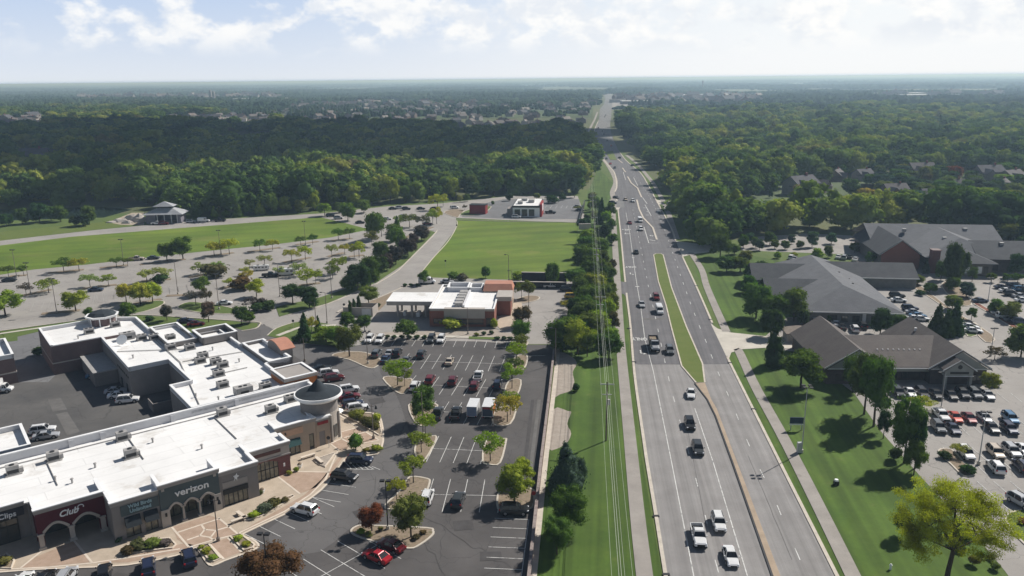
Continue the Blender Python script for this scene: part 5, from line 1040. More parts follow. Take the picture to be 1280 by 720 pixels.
        for x in (-3.5, -1.8, .3, 2.2): Gl.box(x, x + 1.1, -1.235, 1.235, 1.6, 2.3)
        Ch.box(-2.5, -1.2, -.4, .4, 3.1, 3.4); Ch.box(1, 2, -.4, .4, 3.1, 3.35); wx = (3.0, -2.6); wy = 1.05; HL.box(4.3, 4.62, -1.0, -.75, .8, 1.0); HL.box(4.3, 4.62, .75, 1.0, .8, 1.0); TL.box(-4.63, -4.5, -1.1, -.9, 1.0, 1.3); TL.box(-4.63, -4.5, .9, 1.1, 1.0, 1.3)
    if kind in ('sedan', 'suv', 'pickup', 'van'):
        for x in wx:
            for s_ in (-1, 1): Ch.add([(x + (r + .07) * math.cos(2 * math.pi * i / 12), s_ * yy, r + .02 + (r + .07) * math.sin(2 * math.pi * i / 12)) for yy in (wy + .02, wy + .135) for i in range(12)], [list(range(12)), list(range(12, 24))[::-1]] + [(i, (i + 1) % 12, 12 + (i + 1) % 12, 12 + i) for i in range(12)])
        mxx = {'sedan': .82, 'suv': .88, 'pickup': .95, 'van': 1.3}[kind]; zm = {'sedan': .98, 'suv': 1.14, 'pickup': 1.2, 'van': 1.4}[kind]
        for s_ in (-1, 1): B.box(mxx - .08, mxx + .08, min(s_ * .93, s_ * 1.13), max(s_ * .93, s_ * 1.13), zm, zm + .15)
        Ch.box(-1.0, 1.0, -wy - .115, wy + .115, .26, .34)
    p = VP(); p.B, p.G, p.C, p.H, p.T, p.r, p.wx, p.wy, p.ex = B.mesh(kind + '_body', CARP), Gl.mesh('glass', CARGLASS) if Gl.v else None, Ch.mesh('chassis', CHASSIS) if Ch.v else None, HL, TL, r, wx, wy, ex
    if not B.v: p.B = None
    hl = [MB(), MB()]; 
    def split(mb, m):
        outs = []
        for k in range(0, len(mb.v), 8):
            x = MB(); x.v = mb.v[k:k + 8]; x.add([], [(0, 3, 2, 1), (4, 5, 6, 7), (0, 1, 5, 4), (1, 2, 6, 5), (2, 3, 7, 6), (3, 0, 4, 7)]); x.f = [[i - 8 for i in f] for f in x.f]; outs.append(x.mesh('lamp', m))
        return outs
    p.hl = split(HL, LAMPW); p.tl = split(TL, LAMPR)
    # one mesh for cars too far away to show parts
    S = MB()
    for src, mi in ((B, 0), (Gl, 1), (Ch, 2)): S.mi(mi); S.add(src.v, src.f)
    t, a = wheel_mb(r)
    for x in wx:
        for s in (-1, 1):
            S.mi(3); S.add([(v[0] + x, v[1] + s * (wy + .04), v[2] + r) for v in t.v], t.f)
    if ex == 'box': S.mi(0); S.box(-3.4, 1.1, -1.1, 1.1, .85, 3.0) if kind != 'trailer' else S.box(-2.3, 2.3, -1.05, 1.05, .6, 2.7)
    p.S = S.mesh(kind + '_small', [CARP, CARGLASS, CHASSIS, RUBBER]); return p
VK = {}
LBLK = {'sedan': 'car', 'suv': 'car', 'pickup': 'pickup truck', 'van': 'van', 'boxtruck': 'box truck', 'rental_truck': 'rental truck', 'trailer': 'trailer', 'dump': 'dump truck', 'motorhome': 'motorhome'}
NAMES = {'sedan': 'sedan_car', 'suv': 'suv_car', 'pickup': 'pickup_truck', 'van': 'van', 'boxtruck': 'box_truck', 'rental_truck': 'rental_truck', 'trailer': 'cargo_trailer', 'dump': 'dump_truck', 'motorhome': 'motorhome'}
VC = {'white': (.80, .80, .80), 'silver': (.42, .43, .45), 'grey': (.13, .14, .15), 'black': (.012, .012, .014), 'navy': (.018, .025, .06), 'red': (.42, .012, .02), 'maroon': (.12, .008, .014), 'blue': (.05, .16, .30), 'dark grey': (.045, .05, .055), 'orange-red': (.50, .06, .03), 'yellow': (.7, .45, .03), 'dark red': (.16, .01, .015), 'beige': (.55, .47, .38), 'dark blue': (.03, .05, .10)}
def park(px, py, kind, colour, label, deg, group=None, far=None, scale=1.0, z=.09):
    if kind not in VK: VK[kind] = vehicle_parts(kind)
    p = VK[kind]; x, y = G(px, py); d = math.hypot(x, y); col = VC[colour]; jit = rnd.uniform(-1.5, 1.5)
    far = d > 235 if far is None else far
    if far:
        o = bpy.data.objects.new(NAMES[kind], p.S); COL.objects.link(o); o.location = (x, y, z); o.rotation_euler = (0, 0, R(deg + jit)); o.color = (*col, 1); o.scale = (scale,) * 3
        tag(o, label, LBLK[kind], group); return o
    t = thing(NAMES[kind], label, LBLK[kind], (x, y, z), R(deg + jit), group); t.scale = (scale,) * 3
    def ch(name, me, par=t, loc=(0, 0, 0), c=None):
        if me is None: return None
        o = bpy.data.objects.new(name, me); COL.objects.link(o); o.parent = par; o.location = loc
        if c: o.color = (*c, 1)
        return o
    ch('body', p.B, c=col); ch('windows', p.G); ch('chassis', p.C)
    for m in p.hl: ch('headlight', m)
    for m in p.tl: ch('taillight', m)
    tm, am = get_wheel(p.r)
    for wx in p.wx:
        for s in (-1, 1):
            w_ = empty('wheel', (wx, s * (p.wy + .05), p.r)); w_.parent = t
            ch('tyre', tm, w_); ch('rim', am, w_)
    if p.ex == 'box' and kind != 'trailer':
        b = MB(); b.box(-3.4, 1.1, -1.1, 1.1, .85, 3.05); o = b.build('cargo_box', CARP, t); o.color = (.8, .8, .8, 1)
        b = MB(); b.box(-3.44, -3.405, -1.0, 1.0, 1.0, 2.9); b.build('rear_door', mat('door_grey_blue', (.16, .19, .27), .6, .1, 1) if kind == 'boxtruck' else mat('door_rental', (.07, .09, .13), .6, .1, 1), t)
        if kind == 'rental_truck':
            b = MB(); b.box(-3.0, 1.0, -1.13, -1.105, .95, 2.6); b.build('orange_panel', mat('rental_orange', (.65, .20, .03), .5, .08, 1), t)
            b = MB(); b.box(-3.46, -3.445, -1.0, 1.0, 2.5, 2.95); b.build('red_header', mat('rental_red', (.35, .03, .03), .5, .1, 1), t)
            b = MB(); b.frus([(1.1, -1.05, 2.1), (2.1, -1.0, 2.2), (2.1, 1.0, 2.2), (1.1, 1.05, 2.1)], [(1.1, -1.05, 3.05), (1.7, -.9, 3.0), (1.7, .9, 3.0), (1.1, 1.05, 3.05)]); o = b.build('cab_overhang', CARP, t); o.color = (.8, .8, .8, 1)
    if kind == 'trailer':
        b = MB(); b.box(-2.3, 2.3, -1.05, 1.05, .6, 2.75); o = b.build('cargo_box', CARP, t); o.color = (.82, .82, .82, 1); b = MB(); b.box(-2.34, -2.305, -.95, .95, .7, 2.65); b.build('rear_door', mat('trailer_door', (.22, .26, .36), .6, .1, 1), t)
    if p.ex == 'dump':
        b = MB(); f = [(-4.0, -1.2, 1.1), (.75, -1.2, 1.1), (.75, 1.2, 1.1), (-4.0, 1.2, 1.1)]; b.box(-4.0, .75, -1.2, -1.1, 1.1, 2.5); b.box(-4.0, .75, 1.1, 1.2, 1.1, 2.5); b.box(-4.0, .75, -1.09, 1.09, 1.1, 1.25); b.box(.65, .75, -1.09, 1.09, 1.26, 2.7); b.box(-4.0, -3.9, -1.09, 1.09, 1.26, 2.3); b.build('dump_bed', DARK, t)
        b = MB(); b.box(-3.85, .6, -1.05, 1.05, 1.3, 2.0); b.build('load', MULCH, t); b = MB(); b.cyl(.8, -.9, 1.8, 3.1, .09, .09, 8); b.cyl(.8, .9, 1.8, 3.1, .09, .09, 8); b.build('exhaust_stack', ALLOY, t)
    return t
W, S_, D_ = 'white', 'silver', 'dark grey'
TC = -95.3                      # towards the camera on the highway
HG = 'vehicles driving on the highway'
for v in [(873, 675, 'pickup', W, 'white pickup truck in the left lane of the oncoming road, closest pair to the camera', TC), (898, 658, 'suv', W, 'white SUV with roof rack driving just behind and right of the white pickup', TC),
          (913, 700, 'sedan', 'white', 'white sedan with beige tinted roof nearest to the bottom edge of the highway', TC), (872, 565, 'suv', 'dark grey', 'dark grey SUV in the middle of the oncoming road behind the white trio', TC + .8),
          (862, 534, 'suv', 'black', 'black SUV driving just behind the dark grey one on the oncoming road', TC), (863.5, 495, 'sedan', W, 'white sedan moving over beside the tip of the grass median', -102),
          (817.5, 436, 'dump', 'silver', 'silver dump truck with black bed on the dark stretch of highway', TC + 2), (837, 441, 'suv', 'grey', 'grey SUV beside the dump truck next to the grass median', TC + 1),
          (824, 391, 'van', W, 'white high-roofed van beside the grass median', TC + 1.5), (820, 374, 'suv', 'dark red', 'dark car directly behind the white high-roofed van', TC + 2), (802, 383, 'sedan', S_, 'silver car in the outer lane left of the white van', TC + 2),
          (795, 317, 'sedan', 'black', 'black car between the turning lanes above the median tip', TC + 3), (801, 288, 'suv', W, 'white SUV in front of the white van at the median opening', TC + 3), (800, 277.5, 'van', W, 'white van following a white SUV near the median opening', TC + 3),
          (787, 280, 'sedan', 'dark red', 'dark red car left of the two white vehicles near the median opening', TC + 3), (823, 265, 'sedan', W, 'white car driving away on the right carriageway', 84), (791, 252.5, 'suv', W, 'white SUV on the oncoming road level with the restaurant', TC + 4),
          (782, 250.5, 'sedan', 'beige', 'beige car level with the restaurant left of a white SUV', TC + 4), (770, 248, 'sedan', 'dark grey', 'dark car waiting at the kerb beside the restaurant side road', -60), (766, 255, 'suv', 'black', 'black SUV on the concrete side road apron by the restaurant', -20),
          (768.5, 210.5, 'sedan', 'dark grey', 'dark car near the left kerb, nearest of the far three in line', -100), (763, 205.5, 'sedan', 'red', 'small red car near the left kerb far up the highway', -100), (758, 199, 'sedan', 'navy', 'small dark blue car highest of three along the left kerb', -100),
          (774.5, 198, 'sedan', 'black', 'small black car in the centre of the far highway bend', 98), (790.5, 207.5, 'sedan', 'black', 'black car far up the right carriageway near the woods', 100), (764, 183, 'suv', 'red', 'red car at the far junction by the woods', -95), (759, 176.5, 'sedan', 'black', 'black car just beyond the far junction', -95),
          (757, 144.5, 'sedan', 'black', 'black car on the distant straight beyond the junction', -95), (748, 160.5, 'sedan', 'dark red', 'dark red car on the distant left side of the highway', -95), (753, 168, 'sedan', S_, 'silver car queueing at the distant junction', -95), (757, 126, 'sedan', W, 'tiny pale car at the farthest visible stretch of road', -95)]:
    park(v[0], v[1], v[2], v[3], v[4], v[5], HG)
def prow(label, grp, items, deg, order='x'):        # a row of parked cars; label gets colour, kind word and ordinal
    cnt = {}
    for i, (px, py, kind, colour) in enumerate(sorted(items, key=lambda a: a[0])):
        wd = {'sedan': 'sedan', 'suv': 'SUV', 'pickup': 'pickup truck', 'van': 'van'}[kind]
        park(px, py, kind, colour, f'{colour} {wd}, {ordi(i)} from the left {label}', deg, grp)
LOT = 'cars parked in the shops parking lot'
prow('in the lot row against the bank hedge', LOT, [(462, 427, 'suv', W), (475, 427.5, 'suv', W), (539, 427, 'suv', D_), (551.5, 427, 'suv', W)], -95)
prow('in the second lot row below the bank', LOT, [(471, 445, 'suv', 'grey'), (482, 452, 'sedan', 'dark blue'), (487, 444, 'sedan', S_), (497, 444, 'suv', 'black'), (508, 453, 'sedan', 'grey'), (527, 446, 'suv', D_), (562, 454.5, 'sedan', 'beige')], 85)
prow('in the third lot row with the reds', LOT, [(519, 486, 'suv', W), (538, 478, 'suv', 'dark red'), (566, 479.5, 'suv', 'maroon'), (598, 473.5, 'pickup', W), (593, 486, 'suv', 'maroon'), (622, 484, 'suv', 'navy')], 85)
prow('in the lot row beside the cargo trucks', LOT, [(547, 521, 'pickup', D_), (570, 520.5, 'pickup', 'black')], 85)
park(592, 519, 'trailer', W, 'plain white cargo trailer parked between the black pickup and the rental truck', 85)
park(612, 518, 'rental_truck', W, 'white and orange rental box truck beside the tree strip of the lot', 85)
park(534, 626, 'suv', W, 'white SUV half hidden by the autumn tree on the lot island', 84, LOT); park(573, 629.5, 'suv', D_, 'lone dark grey SUV between two kerbed tree islands', 84, LOT); park(643, 642, 'suv', 'black', 'black SUV with shining hood nosed towards the brick wall', -4, LOT)
park(471, 700, 'sedan', 'red', 'bright red sedan beside the island with the orange tree', 147, LOT); park(489, 686.5, 'sedan', 'maroon', 'dark red car in tree shade behind the bright red sedan', 147, LOT)
SH = 'cars parked along the shopfront kerb'
park(381, 641.5, 'suv', W, 'white SUV with sunroof alone in the shopfront bays', 155, SH); park(431, 600, 'suv', 'black', 'black SUV nosed out below the striped accessible bay', -17, SH); park(450, 579, 'suv', 'navy', 'navy SUV beside the round clipped shrub of the plaza', -4, SH)
park(236.5, 702, 'suv', 'navy', 'navy SUV beside the planted bump of the plaza kerb', 119, SH); park(186, 714, 'suv', 'navy', 'second dark blue SUV to the left of the planted bump', 115, SH); park(131, 722, 'suv', 'black', 'black SUV at the bottom edge below the shrub bed', 112, SH); park(83, 727, 'suv', S_, 'silver-blue SUV at the bottom edge between two black cars', 95, SH)
park(55, 729, 'sedan', 'black', 'black sedan at the bottom edge below the maroon arcade', 95, SH); park(27, 732, 'sedan', W, 'white sedan at the bottom left corner of the picture', 95, SH)
prow('beside the east wall of the shops', SH, [(402, 463.5, 'sedan', 'black'), (411, 469.5, 'suv', W), (418, 476, 'suv', 'maroon'), (436, 490, 'suv', W), (437, 498.5, 'sedan', 'dark red'), (441, 508.5, 'suv', 'navy'), (447, 513.5, 'suv', W)], 24)
park(232, 403.5, 'sedan', 'navy', 'dark blue car behind the north wing next to a red car', 15, far=True); park(245, 407, 'sedan', 'red', 'red car behind the north wing of the shops', 15, far=True)
CT = 'cars in the delivery court'
park(121, 472, 'sedan', 'blue', 'blue car in the shade of the service annex', 20, CT); park(145, 491.5, 'sedan', S_, 'silver car, first of three close together in the court', 18, CT, z=.06); park(149, 497, 'sedan', W, 'white sedan, middle one of three in the court', 18, CT, z=.06); park(160, 503, 'suv', W, 'white SUV nearest to the dumpster pen', 16, CT, z=.06)
park(54, 541, 'suv', W, 'white SUV in the court behind the annex parapet', 20, CT, z=.06); park(58, 548, 'sedan', S_, 'silver sedan in the court beside the parapet of the annex', 20, CT, z=.06); park(-3, 491, 'boxtruck', W, 'white box truck cut off by the left picture edge in the court', 12, CT, z=.06)
PL = 'vehicles on the pale car park'
park(327, 338, 'motorhome', W, 'shorter white motorhome with dark windows on the pale car park', 14, PL, scale=.62); park(357, 344, 'motorhome', W, 'longer white motorhome behind small trees on the pale car park', 14, PL, scale=.78); park(338, 346, 'pickup', 'black', 'black pickup between the two motorhomes', 14, PL)
park(12, 352, 'sedan', 'black', 'black car at the left end of the field edge road', 10, PL); park(120, 364, 'sedan', 'dark blue', 'dark blue sedan alone between two small trees', 10, PL); park(171, 325.5, 'pickup', 'beige', 'pale pickup on the road along the mown field', 8, PL); park(192, 324, 'sedan', D_, 'small dark car on the road along the mown field', 8, PL); park(281, 381, 'sedan', W, 'white car with dark windows near the grass island', 10, PL)
park(197, 281, 'pickup', 'white', 'white pickup in the mouth of the pavilion', 5, PL); park(205, 281, 'suv', 'dark red', 'dark red SUV at the pavilion front', 5, PL)
prow('along the far meadow road right of the pavilion', PL, [(239, 278.5, 'suv', S_), (255, 277.5, 'van', W), (275, 277, 'pickup', 'black')], 5)
prow('at the wooded end of the pale lot', PL, [(413, 271, 'suv', 'black'), (423, 274, 'suv', S_), (450, 279.5, 'sedan', 'black'), (484, 275, 'sedan', W), (500, 261, 'suv', W), (519, 273, 'sedan', S_), (526, 262, 'sedan', 'black'), (534, 281, 'sedan', 'dark red'), (491, 262, 'sedan', D_), (508, 262.5, 'suv', D_), (543, 262, 'sedan', 'black'), (505, 272.5, 'suv', S_)], 12)
park(568, 261, 'suv', W, 'white SUV on the curve of the access road by the woods', 30, PL)
RP = 'cars at the restaurant'
park(645.5, 272.5, 'suv', W, 'white SUV in front of the white fast food restaurant', -8, RP); park(688, 267, 'pickup', 'black', 'dark pickup on the right of the restaurant', -8, RP); park(725, 264, 'sedan', D_, 'dark car at the far right fence of the restaurant lot', -5, RP); park(722, 259.5, 'sedan', S_, 'silver car under the small tree by the black fence', -5, RP)
BP = 'cars around the bank'
park(690, 360, 'pickup', S_, 'silver pickup in front of the dark screen wall', 3, BP); park(709, 364, 'suv', 'black', 'black car under the tree belt beside the silver pickup', -6, BP); park(715, 373, 'suv', 'yellow', 'yellow car half hidden under the tree belt', -6, BP); park(559, 354, 'sedan', S_, 'silver car behind the bank roof', 0, BP); park(534, 354.5, 'van', W, 'white van behind the drive-through canopy', 0, BP)
M1 = 'cars parked at the medical offices'
prow('in the row against the brown-roofed office', M1, [(1122, 494, 'suv', D_), (1137, 494, 'sedan', W), (1152, 495, 'suv', 'black'), (1170, 496, 'sedan', 'black'), (1188, 497, 'sedan', 'black'), (1203, 496, 'suv', D_), (1218, 496, 'suv', 'grey'), (1234, 497, 'sedan', S_)], -98)
prow('in the upper line of the double row', M1, [(1176, 523, 'pickup', W), (1193.5, 525, 'sedan', 'orange-red'), (1211, 526, 'sedan', 'dark red'), (1230, 525.5, 'sedan', S_), (1262.5, 527, 'suv', 'blue')], -98)
prow('in the lower line of the double row', M1, [(1172.5, 538, 'suv', 'grey'), (1191, 539.5, 'sedan', 'navy'), (1239, 538, 'sedan', 'black'), (1261, 540, 'suv', 'navy')], -98)
prow('in the row below the tall lot lamp', M1, [(1207, 571, 'suv', W), (1244, 570, 'suv', 'beige'), (1264, 568, 'suv', S_), (1279, 566, 'sedan', W)], -98)
park(1244, 588, 'suv', W, 'white SUV alone in front of the pale row below the tall lot lamp', 82, M1); park(1277, 587, 'suv', 'navy', 'navy SUV cut by the right picture edge below the lamp', 82, M1); park(1276, 632, 'suv', S_, 'silver car with blue glass at the right edge by the yellow tree', -75, M1)
prow('between the two nearest offices', M1, [(1018, 404, 'suv', W), (1044, 407, 'sedan', W), (1052, 411, 'sedan', 'black'), (1068, 414, 'suv', W), (1078, 410, 'suv', 'black')], 80)
prow('on the right side of the grey clinic', M1, [(1121, 372, 'suv', 'black'), (1123, 377.5, 'sedan', W), (1137, 388, 'suv', 'navy'), (1142, 392.5, 'sedan', S_), (1147, 397, 'sedan', 'blue'), (1151, 401, 'sedan', W), (1143, 400.5, 'sedan', W)], -12)
prow('on the small parking bay by the dark conifers', M1, [(1212, 411, 'sedan', W), (1216, 416, 'sedan', W)], -20)
park(1225, 378, 'sedan', 'dark blue', 'dark blue sedan driving at the end of the red mulch strip', 2, M1)
prow('in the packed upper right car rows', M1, [(1252, 361, 'sedan', 'navy'), (1258, 365.5, 'sedan', W), (1267, 360, 'suv', 'navy'), (1264, 369.5, 'suv', 'black'), (1275, 364, 'suv', 'blue'), (1275, 372, 'sedan', S_), (1278, 377.5, 'sedan', W), (1283, 361, 'sedan', W), (1288, 367, 'suv', 'black')], -5)
prow('under the trees at the right edge', M1, [(1246, 390, 'suv', 'black'), (1250, 394, 'sedan', S_), (1256, 398, 'suv', W), (1266, 402, 'sedan', 'grey'), (1275, 405, 'suv', 'dark blue')], -15)
prow('behind the grey clinic', M1, [(1048, 323, 'sedan', W), (1055, 324, 'suv', S_), (1062, 323, 'sedan', 'black'), (1069, 326, 'sedan', W), (989, 324, 'suv', W), (993, 325, 'sedan', S_)], 60)
# ================================================================ TREES
def np_mesh(name, V, Fq, Ft, mats):
    me = bpy.data.meshes.new(name); nv = len(V); nq = len(Fq); ntr = len(Ft)
    me.vertices.add(nv); me.vertices.foreach_set('co', np.asarray(V, dtype=np.float32).ravel())
    loops = np.concatenate([np.asarray(Fq, dtype=np.int32).ravel(), np.asarray(Ft, dtype=np.int32).ravel()]) if ntr else np.asarray(Fq, dtype=np.int32).ravel()
    me.loops.add(len(loops)); me.loops.foreach_set('vertex_index', loops)
    me.polygons.add(nq + ntr)
    st = np.concatenate([np.arange(nq) * 4, nq * 4 + np.arange(ntr) * 3]).astype(np.int32); me.polygons.foreach_set('loop_start', st)
    me.polygons.foreach_set('loop_total', np.concatenate([np.full(nq, 4), np.full(ntr, 3)]).astype(np.int32))
    for m in mats: me.materials.append(m)
    me.update(calc_edges=True); return me
_ico = None
def ico():
    global _ico
    if _ico is None:
        bm = bmesh.new(); bmesh.ops.create_icosphere(bm, subdivisions=2, radius=1.0)
        _ico = (np.array([v.co[:] for v in bm.verts]), np.array([[v.index for v in f.verts] for f in bm.faces])); bm.free()
    return _ico
def clumps_for(kind, rs):
    C = []
    if kind == 'round':        # forest / lawn broadleaf, full to near the ground
        for k in range(26):
            z = rs.uniform(.22, .86); t = (z - .10) / .9; rad = .5 * math.sqrt(max(0, math.sin(math.pi * min(1, t * .93 + .07)))) * .72
            a = rs.uniform(0, 6.283); q = math.sqrt(rs.uniform(.15, 1)) * rad; C.append((q * math.cos(a), q * math.sin(a), z, rs.uniform(.13, .21)))
        C.append((0, 0, .80, .18)); C.append((0, 0, .45, .26))
    elif kind == 'lobed':
        for k in range(11):
            z = rs.uniform(.30, .80); a = rs.uniform(0, 6.283); q = rs.uniform(.05, .27); C.append((q * math.cos(a), q * math.sin(a), z, rs.uniform(.19, .27)))
        C.append((0, 0, .5, .30)); C.append((.05, 0, .78, .2))
    elif kind == 'open':
        for k in range(40):
            z = rs.uniform(.25, .95); t = (z - .12) / .88; rad = .5 * math.sqrt(max(0, math.sin(math.pi * min(1, t * .93 + .07)))) * .85
            a = rs.uniform(0, 6.283); q = math.sqrt(rs.uniform(.1, 1)) * rad; C.append((q * math.cos(a), q * math.sin(a), z, rs.uniform(.08, .14)))
    elif kind == 'maple':      # shade tree with visible trunk
        for k in range(24):
            z = rs.uniform(.34, .88); t = (z - .22) / .8; rad = .5 * math.sqrt(max(0, math.sin(math.pi * min(1, t * .9 + .08)))) * .72
            a = rs.uniform(0, 6.283); q = math.sqrt(rs.uniform(.1, 1)) * rad; C.append((q * math.cos(a), q * math.sin(a), z, rs.uniform(.12, .19)))
        C.append((0, 0, .6, .22))
    elif kind == 'spread':     # flat-topped airy lot tree
        for k in range(17):
            a = rs.uniform(0, 6.283); q = math.sqrt(rs.uniform(.05, 1)) * .38; z = .74 + rs.uniform(-.16, .12) - q * .35
            C.append((q * math.cos(a), q * math.sin(a), z, rs.uniform(.09, .145)))
    elif kind == 'cone':
        for k in range(34):
            z = k / 34 * .86 + .07; rad = .46 * (1 - z) + .02; a = rs.uniform(0, 6.283); C.append((rad * .55 * math.cos(a), rad * .55 * math.sin(a), z, rad * .6 + .03))
    elif kind == 'column':
        for k in range(14): z = .06 + k / 14 * .86; C.append((rs.uniform(-.08, .08), rs.uniform(-.08, .08), z, .36 * math.sin(math.pi * min(1, z * .75 + .2)) + .06))
    elif kind == 'bush':
        for k in range(12): a = rs.uniform(0, 6.283); q = rs.uniform(0, .3); C.append((q * math.cos(a), q * math.sin(a), rs.uniform(.3, .65), rs.uniform(.18, .3)))
        C.append((0, 0, .4, .36))
    elif kind == 'ball':
        for k in range(10): a = rs.uniform(0, 6.283); q = rs.uniform(0, .2); C.append((q * math.cos(a), q * math.sin(a), rs.uniform(.4, .62), rs.uniform(.24, .3)))
    return C
def crown_data(kind, seed, nleaf, leaf, core=.78, zsq=None, tz=1.0):
    """leaf quads scattered on and in the clumps; z of the clumps is in tree heights, radii in crown widths"""
    rs = np.random.RandomState(seed); C = clumps_for(kind, random.Random(seed)); C = np.array(C)
    vol = C[:, 3] ** 2; pick = rs.choice(len(C), nleaf, p=vol / vol.sum())
    d = rs.normal(size=(nleaf, 3)); d /= np.linalg.norm(d, axis=1)[:, None]
    rr = C[pick, 3] * rs.uniform(.70, 1.14, nleaf) * np.where(rs.rand(nleaf) < .08, 1.3, 1)
    zs = {'round': .85, 'lobed': .8, 'open': .9, 'maple': .8, 'spread': .75, 'cone': .75, 'column': .3, 'bush': 1.0, 'ball': 1.0}[kind]
    P = C[pick, :3] + d * rr[:, None] * np.array([1, 1, zs])
    # keep mostly the outermost leaves
    keep = np.ones(nleaf, bool)
    for c in C:
        dd = (P - c[:3]) / np.array([1, 1, zs]); keep &= ~((np.linalg.norm(dd, axis=1) < c[3] * .62))
    P = P[keep]; d = d[keep]; n_ = len(P)
    nrm = d * .75 + rs.normal(size=(n_, 3)) * .55 + np.array([0, 0, .25]); nrm /= np.linalg.norm(nrm, axis=1)[:, None]
    a = np.cross(nrm, rs.normal(size=(n_, 3))); a /= np.linalg.norm(a, axis=1)[:, None]; b = np.cross(nrm, a)
    s = leaf * rs.uniform(.55, 1.35, n_)[:, None]; s2 = s * rs.uniform(.55, .95, n_)[:, None]
    V = np.stack([P - a * s, P - b * s2 + a * s * .15, P + a * s, P + b * s2 - a * s * .1], 1).reshape(-1, 3)
    Fq = np.arange(n_ * 4).reshape(-1, 4); Ft = []
    if core:
        iv, fi = ico(); parts = [V]; off = len(V)
        for c in C:
            w_ = iv * c[3] * core * rs.uniform(.82, 1.06, (len(iv), 1)) * np.array([1, 1, zs]) + c[:3]; parts.append(w_); Ft.append(fi + off); off += len(iv)
        V = np.concatenate(parts); Ft = np.concatenate(Ft)
    V[:, 2] *= tz
    return V, Fq, Ft, C
def trunk_mb(kind, C, seed):
    rs = random.Random(seed); t = MB(); top = {'round': .45, 'lobed': .4, 'open': .5, 'maple': .5, 'spread': .52, 'cone': .8, 'column': .6, 'bush': .3, 'ball': .5}[kind]
    r = .022 if kind != 'spread' else .018
    pts = [(0, 0, -.02), (rs.uniform(-.01, .01), rs.uniform(-.01, .01), top * .5), (rs.uniform(-.02, .02), rs.uniform(-.02, .02), top)]
    t.tube(pts[0], pts[1], r * 1.3, r, 7); t.tube(pts[1], pts[2], r, r * .7, 7)
    if kind in ('round', 'maple', 'spread'):
        for c in sorted(C.tolist(), key=lambda c: -c[3])[:9]: z0 = top * rs.uniform(.62, 1.0); t.tube((0, 0, z0), (c[0], c[1], c[2]), r * .5, r * .15, 5)
    return t
PROTO = {}
SPEC = {'round': (2600, .031, .76), 'maple': (2800, .027, .72), 'spread': (1500, .028, 0), 'cone': (1500, .035, .8), 'column': (500, .07, .85), 'bush': (420, .07, .85), 'ball': (700, .05, .9)}
def proto(kind, k, fine=1.0):
    key = (kind, k, fine)
    if key not in PROTO:
        n, l, core = SPEC[kind]; V, Fq, Ft, C = crown_data(kind, 100 + k * 7 + len(kind), int(n * fine), l / math.sqrt(fine), core)
        PROTO[key] = (np_mesh(kind + '_crown', V, Fq, Ft, [LEAF]), trunk_mb(kind, C, k).mesh(kind + '_trunk', BARK))
    return PROTO[key]
TN = {'round': 'broadleaf_tree', 'maple': 'shade_tree', 'spread': 'lot_tree', 'cone': 'conifer', 'column': 'arborvitae', 'bush': 'shrub', 'ball': 'clipped_shrub'}
TCAT = {'round': 'tree', 'maple': 'tree', 'spread': 'tree', 'cone': 'conifer', 'column': 'conifer', 'bush': 'shrub', 'ball': 'shrub'}
CL = {'green': (.065, .100, .020), 'dark': (.028, .050, .016), 'mid': (.052, .086, .018), 'yellow': (.22, .225, .03), 'lime': (.14, .18, .022), 'pale': (.18, .19, .065), 'purple': (.040, .036, .034), 'plum': (.075, .068, .055), 'brown': (.062, .052, .022), 'red': (.13, .05, .025), 'orange': (.13, .055, .03), 'blue': (.045, .070, .045), 'olive': (.095, .105, .025), 'gold': (.22, .18, .03), 'sand': (.17, .13, .07)}
def tree(px, py, wpx, hpx, kind, col, label, group=None, fine=1.0, xy=None):
    x, y = xy if xy else G(px, py); d = math.hypot(x, y); 
    if xy: w_, h_ = wpx, hpx
    else:
        s = PXM(px, py); w_ = wpx / s; dep = math.atan2(H_CAM, math.hypot(x, y)); h_ = (hpx - wpx * math.sin(dep) * .42) / (s * math.cos(dep)) if kind not in ('cone', 'column') else hpx / (s * cp); h_ = max(h_, w_ * .55)
    cm_, tm_ = proto(kind, rnd.randrange(4), fine)
    sc_ = 1.36 if kind == 'spread' else 1.06
    c = tuple(v * rnd.uniform(.85, 1.15) * 1.55 for v in CL[col])
    t = thing(TN[kind], label, TCAT[kind], (x, y, .1), rnd.uniform(0, 6.28), group)
    o = bpy.data.objects.new('crown', cm_); COL.objects.link(o); o.parent = t; o.scale = (w_ * sc_, w_ * sc_, h_); o.color = (*c, 1)
    if kind not in ('bush', 'column') :
        o = bpy.data.objects.new('trunk', tm_); COL.objects.link(o); o.parent = t; o.scale = (max(w_, h_ * .6), max(w_, h_ * .6), h_)
    return t
CW = {'green': 'green', 'dark': 'dark green', 'mid': 'mid green', 'yellow': 'yellow-green', 'lime': 'bright green', 'pale': 'pale sparse', 'purple': 'purple-leaved', 'plum': 'dull plum', 'brown': 'brownish', 'red': 'red-orange', 'orange': 'orange', 'blue': 'blue-green', 'olive': 'olive', 'gold': 'golden', 'sand': 'tan-leaved'}
KW = {'round': 'full-crowned tree', 'maple': 'shade tree', 'spread': 'small spreading tree', 'cone': 'conifer', 'column': 'slim columnar evergreen', 'bush': 'shrub', 'ball': 'clipped shrub'}
def trow(place, group, items, fine=1.0):
    for i, it in enumerate(sorted(items, key=lambda a: a[0])):
        px, py, w_, h_, kind, col = it; tree(px, py, w_, h_, kind, col, f'{CW[col]} {KW[kind]}, {ordi(i)} from the left {place}', group, fine)
m, s, r_, c_, b_ = 'maple', 'spread', 'round', 'cone', 'bush'
